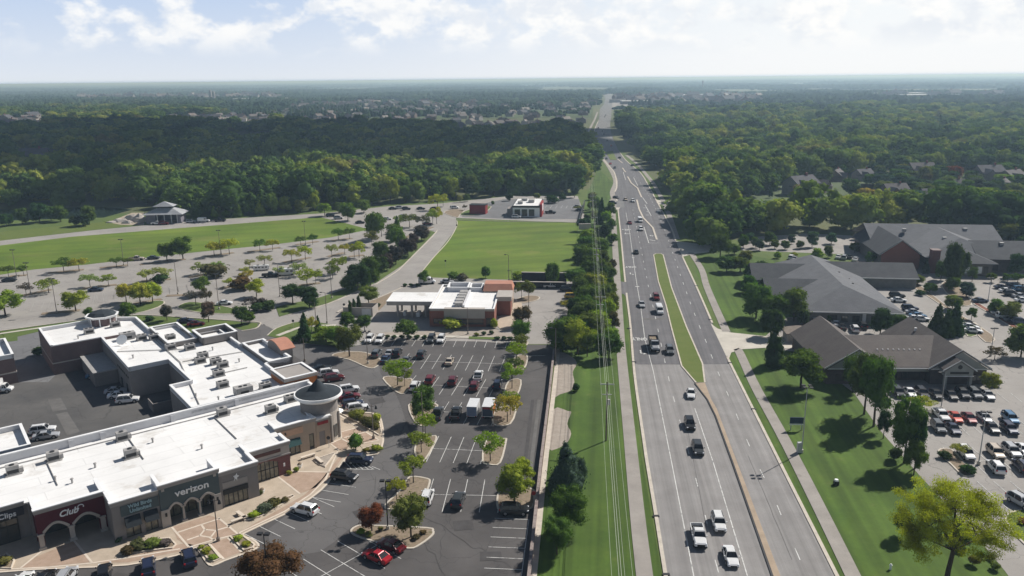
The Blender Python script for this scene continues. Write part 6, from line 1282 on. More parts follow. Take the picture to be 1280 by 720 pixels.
trow("on the shops parking lot islands", 'trees on the shops parking lot islands', [
 (437, 446, 38, 44, m, 'green'), (497, 482, 30, 40, s, 'lime'), (506, 483, 18, 26, s, 'lime'), (529, 528, 38, 50, m, 'green'), (532, 546, 27, 36, s, 'lime'), (527, 566, 28, 34, s, 'lime'), (517, 604, 34, 42, s, 'lime'), (496, 627, 20, 36, s, 'yellow'),
 (465, 664, 34, 38, m, 'red'), (514, 672, 46, 58, m, 'olive'), (613, 577, 32, 44, s, 'lime'), (643, 628, 48, 52, m, 'lime'), (652, 603, 36, 34, m, 'lime'), (646, 456, 26, 34, s, 'lime'), (640, 486, 26, 38, s, 'lime'), (634, 528, 30, 42, s, 'yellow'), (638, 519, 20, 36, s, 'lime'), (652, 441, 18, 28, s, 'olive'), (644, 470, 20, 28, s, 'green')], 1.6)
trow('around the bank', 'trees around the bank', [(509, 425, 32, 29, m, 'green'), (566, 411, 30, 15, b_, 'yellow'), (651, 428, 26, 30, m, 'green'), (653, 408, 26, 28, m, 'brown'), (652, 373, 16, 24, s, 'olive'), (661, 373, 17, 25, m, 'olive'), (690, 356, 18, 30, r_, 'green'), (648, 350, 18, 14, b_, 'lime'), (607, 348, 12, 16, r_, 'green'), (567, 350, 18, 13, b_, 'mid'), (578, 351, 16, 12, b_, 'plum'), (530, 356, 15, 20, m, 'green'), (618, 410, 10, 14, b_, 'yellow')])
trow("near the junction above the shops", 'trees at the drive junction', [(381, 426, 19, 38, c_, 'dark'), (398, 415, 10, 22, c_, 'dark'), (390, 418, 14, 26, s, 'yellow'), (408, 428, 34, 24, r_, 'lime'), (424, 433, 32, 28, r_, 'green'), (434, 410, 20, 22, r_, 'mid'), (456, 414, 21, 22, m, 'mid'), (444, 406, 10, 8, b_, 'dark'), (461, 380, 26, 24, m, 'olive'), (438, 396, 5, 22, 'column', 'dark'), (443, 392, 5, 20, 'column', 'dark'), (449, 390, 6, 22, 'column', 'dark'), (366, 379, 30, 26, m, 'dark'), (387, 385, 28, 30, r_, 'dark'), (322, 389, 24, 16, b_, 'dark'), (334, 388, 22, 17, b_, 'dark'), (371, 428, 12, 10, b_, 'dark')], 1.3)
trow("on the ring road verge", 'trees on the ring road verge', [(302, 406, 24, 26, m, 'mid'), (312, 404, 16, 16, r_, 'green'), (261, 403, 22, 28, m, 'plum'), (209, 401, 18, 22, m, 'plum'), (160, 398, 22, 22, r_, 'green'), (112, 397, 14, 14, r_, 'mid'), (187, 401, 12, 6, b_, 'dark'), (48, 444, 16, 14, b_, 'dark')], 1.3)
trow("in the pale lot's left third", 'trees in the pale car park', [(7, 395, 42, 36, m, 'lime'), (95, 389, 35, 29, m, 'lime'), (61, 366, 25, 22, s, 'lime'), (33, 369, 15, 18, s, 'plum'), (113, 359, 20, 20, s, 'pale'), (136, 357, 17, 17, s, 'lime'), (80, 340, 22, 21, s, 'green'), (99, 339, 20, 20, s, 'yellow'), (30, 345, 14, 17, s, 'green'), (11, 346, 16, 17, s, 'green'), (146, 334, 16, 15, s, 'green'), (160, 333, 12, 13, s, 'green'),
 (158, 378, 24, 25, m, 'yellow'), (176, 381, 32, 30, m, 'yellow'), (191, 378, 24, 27, m, 'yellow'), (209, 326, 23, 24, m, 'green'), (229, 324, 28, 30, m, 'mid'), (184, 353, 20, 20, s, 'pale'), (203, 350, 24, 20, s, 'pale'), (200, 353, 22, 10, b_, 'dark'), (251, 343, 20, 18, s, 'pale'), (272, 341, 16, 18, s, 'pale')])
trow("in the pale lot's middle third", 'trees in the pale car park', [(268, 320, 19, 22, s, 'yellow'), (287, 318, 21, 24, s, 'yellow'), (277, 319, 12, 18, s, 'yellow'), (253, 369, 24, 26, m, 'green'), (245, 381, 22, 22, s, 'plum'), (259, 383, 14, 26, s, 'plum'), (286, 359, 14, 14, s, 'yellow'), (308, 353, 16, 18, s, 'yellow'), (312, 336, 12, 14, s, 'pale'), (321, 371, 24, 25, m, 'yellow'), (319, 387, 22, 20, s, 'purple'), (325, 314, 15, 18, s, 'green'), (341, 313, 14, 17, s, 'yellow'),
 (331, 332, 16, 16, s, 'pale'), (365, 328, 17, 20, s, 'yellow'), (382, 325, 17, 22, s, 'yellow'), (374, 345, 18, 20, s, 'pale'), (384, 357, 26, 25, s, 'lime'), (395, 355, 16, 22, s, 'lime'), (350, 345, 14, 14, s, 'pale'), (307, 344, 12, 12, s, 'yellow'), (376, 307, 12, 14, s, 'green'), (391, 306, 13, 16, s, 'green'), (270, 346, 36, 7, b_, 'brown'), (300, 362, 34, 8, b_, 'brown')])
trow("beside the curving access road", 'trees in the pale car park', [(415, 322, 14, 20, s, 'pale'), (431, 318, 13, 16, s, 'yellow'), (449, 322, 18, 24, s, 'yellow'), (443, 322, 14, 20, s, 'lime'), (422, 341, 24, 24, s, 'lime'), (416, 348, 18, 20, s, 'olive'), (423, 300, 14, 17, s, 'green'), (437, 299, 13, 17, s, 'green'), (465, 308, 15, 22, s, 'olive'), (469, 300, 24, 38, r_, 'green'), (477, 296, 12, 30, s, 'green'), (435, 276, 20, 24, r_, 'green'), (455, 266, 18, 18, r_, 'green'), (406, 270, 18, 18, m, 'lime'), (424, 266, 14, 14, r_, 'green'), (448, 362, 34, 36, r_, 'dark'), (437, 363, 22, 20, r_, 'green'), (463, 357, 26, 38, r_, 'mid'), (474, 349, 26, 32, r_, 'dark'), (484, 338, 18, 22, r_, 'purple'), (495, 331, 24, 26, r_, 'purple'), (476, 326, 22, 26, r_, 'mid'), (510, 321, 24, 26, r_, 'purple'), (498, 313, 22, 32, r_, 'green'), (527, 301, 20, 20, r_, 'purple'), (517, 306, 14, 16, r_, 'purple'), (491, 302, 22, 24, r_, 'green')])
trow("at the pale lot's far end", 'trees at the far end of the pale car park', [(497, 291, 12, 22, c_, 'mid'), (512, 284, 20, 20, s, 'olive'), (499, 283, 12, 16, s, 'lime'), (529, 286, 15, 20, s, 'plum'), (541, 281, 15, 22, s, 'lime'), (546, 280, 15, 24, s, 'yellow'), (547, 262, 20, 24, s, 'yellow'), (554, 258, 12, 14, s, 'lime'), (575, 253, 8, 9, m, 'pale'), (584, 252, 8, 10, r_, 'green'), (616, 256, 5, 6, b_, 'mid'), (637, 251, 10, 10, r_, 'dark'), (671, 249, 9, 8, r_, 'olive'), (581, 263, 6, 8, s, 'brown'), (722, 263, 10, 7, s, 'olive'), (690, 254, 20, 8, b_, 'dark'), (703, 250, 10, 10, b_, 'dark'), (740, 250, 12, 12, b_, 'olive')])
# the tree belt between the lots and the highway
belt = [(706, 437, 38, 42, r_, 'mid'), (722, 443, 34, 44, r_, 'mid'), (734, 446, 22, 30, m, 'green'), (738, 425, 32, 34, r_, 'mid'), (715, 420, 26, 26, r_, 'dark'), (731, 410, 30, 34, r_, 'mid'), (748, 418, 24, 30, r_, 'dark'), (719, 398, 20, 26, r_, 'dark'), (735, 392, 30, 36, r_, 'green'), (750, 396, 22, 26, r_, 'mid'), (727, 375, 26, 30, r_, 'mid'), (743, 372, 28, 30, r_, 'green'), (722, 357, 26, 22, r_, 'green'), (738, 354, 26, 28, r_, 'mid'), (752, 356, 18, 22, r_, 'dark'), (729, 338, 24, 30, r_, 'blue'), (742, 335, 20, 24, r_, 'dark'), (752, 334, 18, 22, r_, 'mid'), (731, 322, 20, 26, r_, 'mid'), (745, 316, 16, 18, r_, 'olive'), (754, 318, 14, 18, r_, 'mid'), (735, 305, 16, 18, r_, 'mid'),
        (730, 289, 16, 16, r_, 'dark'), (756, 300, 14, 20, r_, 'dark'), (765, 306, 12, 14, r_, 'mid'), (749, 280, 10, 16, c_, 'dark'), (758, 279, 12, 14, r_, 'mid'), (745, 264, 12, 18, r_, 'dark'), (752, 268, 9, 20, c_, 'dark'), (763, 270, 13, 16, r_, 'mid'), (764, 288, 10, 14, r_, 'mid'), (738, 262, 8, 10, r_, 'green'), (734, 275, 8, 8, b_, 'dark'), (743, 272, 10, 8, b_, 'lime'),
        (765, 392, 16, 24, r_, 'olive'), (766, 412, 16, 22, r_, 'brown'), (764, 432, 16, 22, r_, 'brown'), (761, 449, 30, 34, r_, 'mid'), (764, 374, 14, 20, r_, 'olive'), (763, 352, 14, 18, r_, 'olive'), (766, 336, 10, 14, b_, 'brown'), (759, 400, 20, 26, r_, 'mid'), (757, 380, 18, 24, r_, 'mid'), (720, 489, 9, 11, b_, 'dark'), (712, 388, 18, 14, s, 'gold')]
trow("in the belt beside the highway", 'trees in the belt beside the highway', [(a, b, c * (1.16 if i % 3 else 1.3), d * 1.12, e, ('lime' if i % 5 == 1 else 'green' if i % 3 == 0 and f != 'brown' else f)) for i, (a, b, c, d, e, f) in enumerate(belt)] + [(712, 430, 30, 34, r_, 'mid'), (745, 405, 28, 32, r_, 'green'), (730, 400, 28, 34, r_, 'mid'), (747, 385, 26, 30, r_, 'mid'), (733, 366, 26, 28, r_, 'green'), (748, 362, 24, 26, r_, 'mid'), (737, 345, 24, 28, r_, 'mid'), (748, 344, 22, 24, r_, 'green'), (738, 328, 22, 26, r_, 'mid'), (750, 326, 18, 22, r_, 'mid'), (752, 410, 22, 28, r_, 'mid'), (741, 436, 20, 26, r_, 'lime'), (724, 428, 30, 36, r_, 'mid'), (760, 365, 16, 20, r_, 'mid'), (758, 343, 15, 18, r_, 'olive'), (739, 310, 16, 20, r_, 'green'), (748, 300, 14, 18, r_, 'mid'), (738, 294, 14, 14, r_, 'mid')], 1.3)
trow("on the roadside lawn by the wall", 'large trees on the roadside lawn by the wall', [(708, 613, 52, 66, c_, 'blue'), (722, 606, 26, 40, r_, 'blue'), (711, 665, 50, 60, m, 'mid'), (696, 693, 38, 50, m, 'green')], 2.6)
trow("by the office driveway", 'lawn trees by the office driveway', [(945, 398, 40, 48, r_, 'green'), (968, 404, 42, 42, r_, 'mid'), (992, 402, 40, 46, r_, 'green'), (967, 457, 28, 56, c_, 'dark'), (963, 421, 30, 38, r_, 'dark'), (1001, 485, 60, 54, m, 'mid'), (983, 458, 18, 14, b_, 'olive'), (1004, 408, 16, 22, r_, 'dark'), (1032, 403, 18, 14, r_, 'mid'), (1100, 418, 27, 36, r_, 'dark'), (1124, 413, 20, 22, r_, 'mid'), (1114, 396, 14, 10, b_, 'brown')], 1.6)
trow("between lawn and office lot", 'shade trees lining the office lot', [(1080, 518, 46, 82, m, 'mid'), (1092, 533, 44, 92, m, 'mid'), (1104, 548, 19, 38, m, 'dark'), (1130, 579, 42, 86, m, 'mid'), (1142, 594, 30, 48, m, 'green'), (1066, 490, 30, 48, m, 'mid'), (1118, 575, 20, 22, b_, 'dark'), (1144, 585, 22, 70, m, 'dark'), (1127, 671, 28, 38, m, 'dark'), (1152, 512, 28, 20, s, 'yellow'), (1199, 570, 20, 20, s, 'yellow')], 2.2)
trow('around the medical car parks', 'trees and shrubs around the medical offices', [(1112, 316, 24, 24, r_, 'green'), (1120, 332, 20, 22, r_, 'mid'), (1088, 330, 16, 16, r_, 'mid'), (1128, 345, 14, 16, r_, 'olive'), (1068, 316, 14, 14, r_, 'mid'), (1176, 350, 16, 26, r_, 'mid'), (1215, 352, 14, 20, m, 'green'), (1268, 345, 22, 30, r_, 'dark'), (1135, 420, 16, 16, r_, 'mid'), (1012, 396, 16, 18, r_, 'mid'), (1236, 489, 24, 26, m, 'lime'), (1276, 446, 36, 42, r_, 'mid'), (1243, 450, 22, 20, s, 'brown'), (1170, 419, 24, 42, c_, 'dark'), (1191, 418, 26, 44, c_, 'dark'), (1182, 421, 22, 36, c_, 'dark'), (1214, 400, 15, 17, m, 'mid'), (1190, 387, 22, 20, r_, 'olive'), (1147, 356, 18, 14, r_, 'olive'), (1162, 366, 17, 14, r_, 'green'), (1112, 349, 12, 13, c_, 'dark'), (1188, 358, 22, 56, r_, 'dark'), (1200, 352, 20, 40, r_, 'dark'), (1190, 364, 18, 20, r_, 'green'), (1208, 371, 22, 20, r_, 'blue'), (1239, 353, 13, 13, m, 'mid'), (1259, 352, 14, 11, m, 'mid'), (1272, 353, 16, 12, m, 'mid'), (1245, 392, 20, 20, r_, 'green'), (1262, 400, 26, 26, r_, 'olive'), (1278, 420, 18, 16, r_, 'lime'),
 (1021, 325, 16, 16, r_, 'lime'), (1035, 322, 13, 16, r_, 'olive'), (1092, 346, 16, 19, r_, 'lime'), (1104, 328, 22, 22, r_, 'green'), (1092, 322, 16, 18, r_, 'lime'), (1083, 313, 12, 12, r_, 'lime'), (972, 323, 10, 10, b_, 'lime'), (992, 322, 10, 8, b_, 'lime'), (1157, 342, 10, 18, c_, 'dark'), (1124, 358, 14, 6, b_, 'dark'), (1150, 369, 14, 7, b_, 'dark'), (1213, 412, 12, 8, b_, 'dark'), (1262, 430, 14, 8, b_, 'brown')])
trow('around the lot islands at the lower right', 'shrubs at the lower right lot', [(1181, 573, 18, 12, b_, 'dark'), (1210, 591, 20, 13, b_, 'dark'), (1204, 587, 10, 8, b_, 'dark'), (1216, 706, 18, 16, 'ball', 'olive'), (1244, 712, 15, 12, 'ball', 'olive'), (1200, 690, 16, 12, b_, 'dark'), (1208, 676, 18, 14, b_, 'mid'), (1226, 698, 12, 12, b_, 'mid'), (1278, 655, 14, 10, b_, 'orange'), (1196, 668, 14, 12, b_, 'mid'), (1238, 700, 10, 8, b_, 'olive'), (1190, 682, 12, 8, b_, 'plum'), (1242, 483, 18, 8, b_, 'dark')], 1.3)
trow('on the shops plaza', 'shrubs in the plaza planting beds', [(445, 563, 22, 27, 'ball', 'green'), (446, 524, 24, 12, 'ball', 'olive'), (462, 534, 20, 16, b_, 'brown'), (470, 529, 14, 16, b_, 'yellow'), (456, 530, 14, 12, b_, 'brown'), (470, 537, 10, 10, b_, 'olive'), (472, 564, 16, 9, b_, 'lime'), (458, 565, 10, 7, b_, 'olive'), (330, 641, 22, 10, b_, 'plum'), (318, 647, 16, 9, b_, 'lime'), (343, 633, 22, 9, b_, 'brown'), (356, 628, 12, 6, b_, 'brown'), (160, 692, 20, 10, b_, 'brown'), (174, 687, 24, 14, b_, 'brown'), (192, 684, 22, 12, b_, 'olive'), (208, 682, 16, 11, b_, 'plum'), (258, 692, 14, 8, b_, 'lime'), (266, 700, 12, 7, b_, 'lime'), (252, 686, 9, 6, b_, 'lime'), (298, 676, 13, 8, b_, 'lime'), (308, 683, 13, 8, b_, 'lime'), (6, 706, 20, 10, b_, 'olive'), (371, 590, 8, 8, b_, 'lime'), (362, 594, 8, 7, b_, 'yellow'), (326, 619, 6, 7, b_, 'olive'), (149, 678, 9, 8, b_, 'blue')], 1.2)
trow('on the bottom lot island', 'shrubs on the bottom lot island', [(452, 667, 14, 8, b_, 'lime'), (461, 671, 12, 7, b_, 'olive'), (476, 664, 8, 7, b_, 'olive'), (520, 674, 12, 6, b_, 'brown'), (529, 668, 10, 6, b_, 'brown')])
trow("in the low hedges near the bank", 'low hedge shrubs under the bank path', [(x, 423 + (x - 480) * .012, 9, 4, b_, 'dark') for x in (484, 493, 503, 512, 521, 530, 622, 630, 638, 646)] + [(605, 419, 7, 6, b_, 'dark'), (614, 418, 7, 6, b_, 'dark'), (596, 420, 8, 4, b_, 'olive'), (506, 358, 7, 4, b_, 'dark'), (514, 358, 7, 4, b_, 'dark'), (522, 358, 7, 4, b_, 'dark'), (466, 386, 8, 6, b_, 'dark'), (472, 384, 8, 6, b_, 'dark')])
# autumn tree at the bottom edge and the big honey-coloured locust at lower right
CL['rust'] = (.085, .048, .022)
tree(338, 738, 82, 66, m, 'rust', 'large brown and red autumn tree at the bottom edge below the plaza lamp', None, 3.0)
# hero tree: its own limbs and leaf masses
def hero(px, py):
    x, y = G(px, py); s_ = PXM(px, py); t = thing('locust_tree', 'big yellow-green locust tree with forked trunk at the lower right corner of the lawn', 'tree', (x, y, .1)); rs = random.Random(5)
    Wd, Ht = 136 / s_, 15.5
    masses = []
    for (u, v, rr, n) in ((-.30, .80, .15, 9), (-.12, .93, .14, 8), (.10, .90, .14, 8), (.25, .80, .15, 9), (.42, .62, .13, 7), (-.44, .60, .11, 6), (-.36, .44, .12, 7), (.10, .42, .10, 3), (.05, .72, .15, 7), (.34, .46, .11, 6), (-.15, .62, .15, 8), (.20, .55, .10, 4), (-.28, .56, .12, 5)):
        for k in range(int(n * 2.1)): masses.append((u * .92 + rs.gauss(0, rr * .55), rs.gauss(0, .16), v * .95 + rs.gauss(0, rr * .28), rs.uniform(.055, .098)))
    C = np.array([(a * Wd, b * Wd, c * Ht, r__ * Wd) for a, b, c, r__ in masses]); n = 70000; R0 = np.random.RandomState(3)
    pick = R0.randint(0, len(C), n); d = R0.normal(size=(n, 3)); d /= np.linalg.norm(d, axis=1)[:, None]; P = C[pick, :3] + d * (C[pick, 3] * R0.uniform(.35, 1.1, n))[:, None] * np.array([1, 1, .6])
    nrm = R0.normal(size=(n, 3)) * .8 + d * .5 + np.array([0, 0, .4]); nrm /= np.linalg.norm(nrm, axis=1)[:, None]; a = np.cross(nrm, R0.normal(size=(n, 3))); a /= np.linalg.norm(a, axis=1)[:, None]; b = np.cross(nrm, a); ss = .092 * R0.uniform(.6, 1.3, n)[:, None]
    V = np.stack([P - a * ss, P - b * ss * .6, P + a * ss, P + b * ss * .6], 1).reshape(-1, 3)
    o = bpy.data.objects.new('crown', np_mesh('locust_crown', V, np.arange(n * 4).reshape(-1, 4), [], [tree_mat('locust_leaves', [(0, (.32, .325, .028)), (1, (.32, .325, .028))], transl=.38, var=.55, scale=.45)])); COL.objects.link(o); o.parent = t
    tb = MB(); f = (.35, 0, Ht * .34); tb.tube((0, 0, -.2), (.1, .05, 2.2), .40, .32, 10); tb.tube((.1, .05, 2.2), f, .32, .27, 10)
    limbs = [((-1.9, .3, Ht * .62), .17), ((2.0, -.2, Ht * .62), .16), ((.3, .8, Ht * .72), .16), ((-.2, -.9, Ht * .6), .12)]
    for q, r0 in limbs:
        tb.tube(f, q, .22, r0 * .8, 8)
        for c in sorted(C.tolist(), key=lambda c: (c[0] - q[0]) ** 2 + (c[1] - q[1]) ** 2 + (c[2] - q[2]) ** 2)[:22:2]: tb.tube(q, (c[0], c[1], c[2]), r0 * .45, .03, 5)
    tb.tube(f, (-Wd * .32, 0, Ht * .5), .14, .06, 6); tb.tube(f, (Wd * .34, .2, Ht * .5), .14, .06, 6)
    tb.build('trunk', BARK, t)
hero(1182, 732)

# ---------------------------------------------------------------- woods: nearest trees single, the rest as one growing mass each
def forest_protos(nm, n, kinds, leaf_n, leaf, material):
    out = []
    for k in range(n):
        V, Fq, Ft, C = crown_data(kinds[k % len(kinds)], 500 + k * 13, leaf_n, leaf, .86); out.append(np_mesh(nm, V, Fq, Ft, [material]))
    return out
FP = forest_protos('woodland_crown', 9, ['round', 'lobed', 'open', 'maple', 'lobed', 'cone', 'round', 'open', 'lobed'], 1100, .044, FOREST)
LPx = [(-260, 262), (0, 262), (60, 258), (120, 259), (180, 258), (240, 270), (285, 272), (330, 268), (400, 262), (440, 259), (520, 252), (560, 249), (600, 247), (640, 243), (690, 243), (715, 246), (735, 226), (741, 205), (737, 190), (725, 173), (721, 165), (690, 163), (540, 162), (350, 160), (340, 150), (230, 140), (100, 138), (0, 141), (-300, 146)]
RPx = [(799, 192), (808, 207), (822, 224), (834, 242), (848, 262), (862, 290), (884, 312), (905, 322), (925, 300), (1000, 290), (1075, 292), (1110, 288), (1205, 296), (1262, 312), (1300, 335), (1600, 345), (1600, 150), (1280, 146), (1150, 138), (1060, 137), (960, 142), (860, 144), (790, 144), (774, 146), (772, 152), (775, 160), (781, 172)]
LP_, RP_ = gp(LPx), gp(RPx)
from mathutils import noise as mnoise
HOLES = [gp(p) for p in ([(900, 262), (980, 240), (1000, 224), (1075, 220), (1075, 284), (1000, 284), (925, 284), (900, 278)], [(1074, 282), (1150, 280), (1200, 276), (1400, 280), (1400, 218), (1180, 216), (1074, 220)], [(815, 232), (845, 232), (838, 215), (820, 212)], [(30, 215), (85, 215), (85, 190), (12, 190), (12, 215)], [(135, 200), (165, 200), (160, 192), (135, 192)], [(260, 190), (345, 182), (345, 168), (280, 166)], [(580, 172), (690, 170), (690, 158), (540, 158)], [(200, 160), (345, 160), (345, 145), (200, 147)], [(-40, 168), (60, 162), (60, 148), (-40, 150)], [(35, 275), (160, 262), (160, 254), (35, 258)])]
def scatter(poly, step, seed, dmin=0, dmax=1e9, thin=None):
    rs = random.Random(seed); xs = [p[0] for p in poly]; ys = [p[1] for p in poly]; out = []
    y = max(min(ys), 250)
    while y < min(max(ys), dmax + 10):
        x = max(min(xs), -.78 * y - 60); xe = min(max(xs), .78 * y + 60)
        while x < xe:
            p = (x + rs.uniform(-.45, .45) * step, y + rs.uniform(-.45, .45) * step); d = math.hypot(*p)
            if dmin <= d < dmax and inside(p, poly) and not any(inside(p, h) for h in HOLES):
                if not thin or thin(p): out.append(p)
            x += step
        y += step
    return out
def gn_scatter(name, pts, scales, rots, idx, protos, kindlabel, cat):
    coll = bpy.data.collections.new(name + '_kinds')
    for i, me in enumerate(protos): o = bpy.data.objects.new(f'{name}_kind', me); coll.objects.link(o)
    me = bpy.data.meshes.new(name); me.vertices.add(len(pts)); me.vertices.foreach_set('co', np.array([(p[0], p[1], .0) for p in pts], np.float32).ravel())
    a = me.attributes.new('scl', 'FLOAT_VECTOR', 'POINT'); a.data.foreach_set('vector', np.array(scales, np.float32).ravel())
    a = me.attributes.new('rot', 'FLOAT_VECTOR', 'POINT'); a.data.foreach_set('vector', np.array([(0, 0, r) for r in rots], np.float32).ravel())
    a = me.attributes.new('kidx', 'INT', 'POINT'); a.data.foreach_set('value', np.array(idx, np.int32))
    o = bpy.data.objects.new(name, me); COL.objects.link(o)
    ng = bpy.data.node_groups.new(name + '_nodes', 'GeometryNodeTree'); ng.interface.new_socket('Geometry', in_out='INPUT', socket_type='NodeSocketGeometry'); ng.interface.new_socket('Geometry', in_out='OUTPUT', socket_type='NodeSocketGeometry')
    gi = ng.nodes.new('NodeGroupInput'); go = ng.nodes.new('NodeGroupOutput'); mtp = ng.nodes.new('GeometryNodeMeshToPoints'); iop = ng.nodes.new('GeometryNodeInstanceOnPoints'); ci = ng.nodes.new('GeometryNodeCollectionInfo')
    ci.inputs['Collection'].default_value = coll; ci.inputs['Separate Children'].default_value = True; ci.inputs['Reset Children'].default_value = True
    def na(nm, t): n = ng.nodes.new('GeometryNodeInputNamedAttribute'); n.data_type = t; n.inputs['Name'].default_value = nm; return [q for q in n.outputs if q.enabled and q.name == 'Attribute'][0]
    ng.links.new(gi.outputs[0], mtp.inputs['Mesh']); ng.links.new(mtp.outputs[0], iop.inputs['Points']); ng.links.new(ci.outputs[0], iop.inputs['Instance']); iop.inputs['Pick Instance'].default_value = True
    ng.links.new(na('kidx', 'INT'), iop.inputs['Instance Index']); ng.links.new(na('scl', 'FLOAT_VECTOR'), iop.inputs['Scale']); ng.links.new(na('rot', 'FLOAT_VECTOR'), iop.inputs['Rotation']); ng.links.new(iop.outputs[0], go.inputs[0])
    md = o.modifiers.new('scatter', 'NODES'); md.node_group = ng
    tag(o, kindlabel, cat, None, 'stuff'); return o
def tsize(rs, p):
    h = rs.triangular(8, 21.5, 14.5) * (1 + .45 * mnoise.noise(Vector((p[0] * .012, p[1] * .012, 3)))); return (h * rs.uniform(.78, 1.12), h)
def vis(p):
    q = abs(p[0]) < .68 * p[1] + 10
    return q
def wood(poly, side, nsingle, seed, label1, grp, lab2):
    near = scatter(poly, 10.8, seed, 0, 900); far = scatter(poly, 13.5, seed + 1, 900, 2600)
    rs = random.Random(seed + 2)
    near.sort(key=lambda p: math.hypot(*p)); singles = [p for p in near if vis(p)][:nsingle]; ss = set(singles); rest = [p for p in near if p not in ss]
    for p in singles:
        w_, h = tsize(rs, p); k = rs.choice((0, 1, 2, 3, 4, 6, 7, 8)) if rs.random() < .95 else 5
        o = bpy.data.objects.new('woodland_tree', FP[k]); COL.objects.link(o); o.location = (*p, 0); o.rotation_euler = (0, 0, rs.uniform(0, 6.28)); o.scale = (w_ * 1.1, w_ * 1.1, h); tag(o, label1, 'tree', grp)
    pts = rest + far; sc_, ro, ix = [], [], []
    for p in pts:
        w_, h = tsize(rs, p); f = 1.25 if math.hypot(*p) > 900 else 1.1
        sc_.append((w_ * f, w_ * f, h)); ro.append(rs.uniform(0, 6.28)); ix.append(rs.choice((0, 1, 2, 3, 4, 6, 7, 8)) if rs.random() < .94 else 5)
    gn_scatter('woods', pts, sc_, ro, ix, FP, lab2, 'woods')
    print('wood', side, len(singles), len(pts))
wood(LP_, 'L', 150, 21, 'leafy green tree in the front edge of the dense woods left of the highway', 'front trees of the left woods', 'dense dark green woods stretching behind the left fields')
wood(RP_, 'R', 150, 31, 'leafy green tree in the front edge of the dense woods right of the highway', 'front trees of the right woods', 'dense green woods stretching behind the right offices')
gr = []
rsg = random.Random(8)
for k in range(95):
    x_, y_ = rsg.uniform(1078, 1290), rsg.uniform(219, 278); gr.append((x_, y_, rsg.uniform(15, 27), rsg.uniform(14, 22), 'round', rsg.choice(('mid', 'green', 'green', 'olive', 'dark', 'blue', 'lime'))))
for k in range(18):
    x_, y_ = rsg.uniform(905, 1075), rsg.uniform(268, 284); gr.append((x_, y_, rsg.uniform(16, 26), rsg.uniform(15, 22), 'round', rsg.choice(('mid', 'dark', 'green', 'lime'))))
gr.sort(key=lambda q: q[1]); hg = len(gr) // 2
trow('in the farther right-hand gardens', 'garden and hedgerow trees on the right', gr[:hg]); trow('in the nearer right-hand gardens', 'garden and hedgerow trees on the right', gr[hg:])
# single trees on the far lawns
trow("on the dark far lawn", 'round trees behind the meadow', [(8, 283, 17, 17, r_, 'dark'), (28, 280, 19, 21, r_, 'mid'), (50, 278, 25, 26, r_, 'dark'), (64, 276, 16, 19, r_, 'mid'), (76, 277, 19, 21, r_, 'mid'), (95, 283, 15, 15, r_, 'dark'), (112, 281, 18, 25, r_, 'green'), (107, 283, 13, 17, r_, 'dark')])
trow("at the lit left wood edge", 'lit trees at the wood edge', [(248, 271, 17, 24, c_, 'green'), (268, 271, 10, 14, c_, 'lime'), (283, 272, 12, 10, r_, 'green'), (297, 271, 14, 22, c_, 'green'), (311, 269, 16, 24, r_, 'green'), (325, 268, 14, 26, c_, 'lime'), (341, 268, 15, 28, r_, 'green'), (357, 266, 18, 22, r_, 'lime'), (376, 266, 16, 18, r_, 'olive'), (392, 263, 18, 26, r_, 'lime'), (418, 260, 20, 30, r_, 'green'), (440, 258, 20, 32, r_, 'lime'), (465, 256, 22, 32, r_, 'green'), (488, 254, 24, 34, r_, 'lime'), (508, 253, 16, 22, r_, 'green'), (524, 252, 15, 16, r_, 'green'), (547, 251, 16, 20, r_, 'green'), (566, 249, 18, 28, r_, 'lime'), (590, 247, 22, 32, r_, 'green'), (618, 245, 24, 36, r_, 'mid'), (640, 243, 18, 22, r_, 'mid'), (660, 243, 14, 18, r_, 'green'), (685, 241, 10, 16, r_, 'blue'), (705, 244, 11, 20, r_, 'blue'), (718, 247, 11, 20, r_, 'blue')])
trow("along the clinic's rear drive", 'young trees along the clinic drive', [(929, 310, 16, 18, r_, 'mid'), (937, 303, 12, 13, r_, 'blue'), (944, 310, 13, 15, r_, 'mid'), (949, 313, 11, 15, r_, 'blue'), (962, 306, 17, 18, r_, 'mid'), (968, 311, 11, 12, r_, 'green'), (981, 312, 12, 12, r_, 'mid'), (989, 305, 10, 13, r_, 'blue'), (1000, 311, 12, 11, r_, 'mid'), (1015, 309, 15, 21, r_, 'blue'), (1039, 305, 14, 15, r_, 'blue'), (1071, 300, 14, 10, r_, 'plum')])
trow("on the lawn left of the clinic", 'trees left of the clinic', [(900, 322, 30, 34, r_, 'mid'), (880, 306, 34, 36, r_, 'mid'), (908, 340, 26, 22, r_, 'mid'), (925, 340, 26, 22, r_, 'green'), (940, 352, 24, 24, r_, 'mid'), (952, 345, 20, 20, r_, 'dark'), (936, 366, 22, 24, r_, 'mid'), (957, 370, 20, 24, r_, 'mid'), (918, 318, 14, 14, r_, 'green'), (932, 328, 18, 16, r_, 'olive'), (906, 298, 18, 20, r_, 'mid')], 1.3)
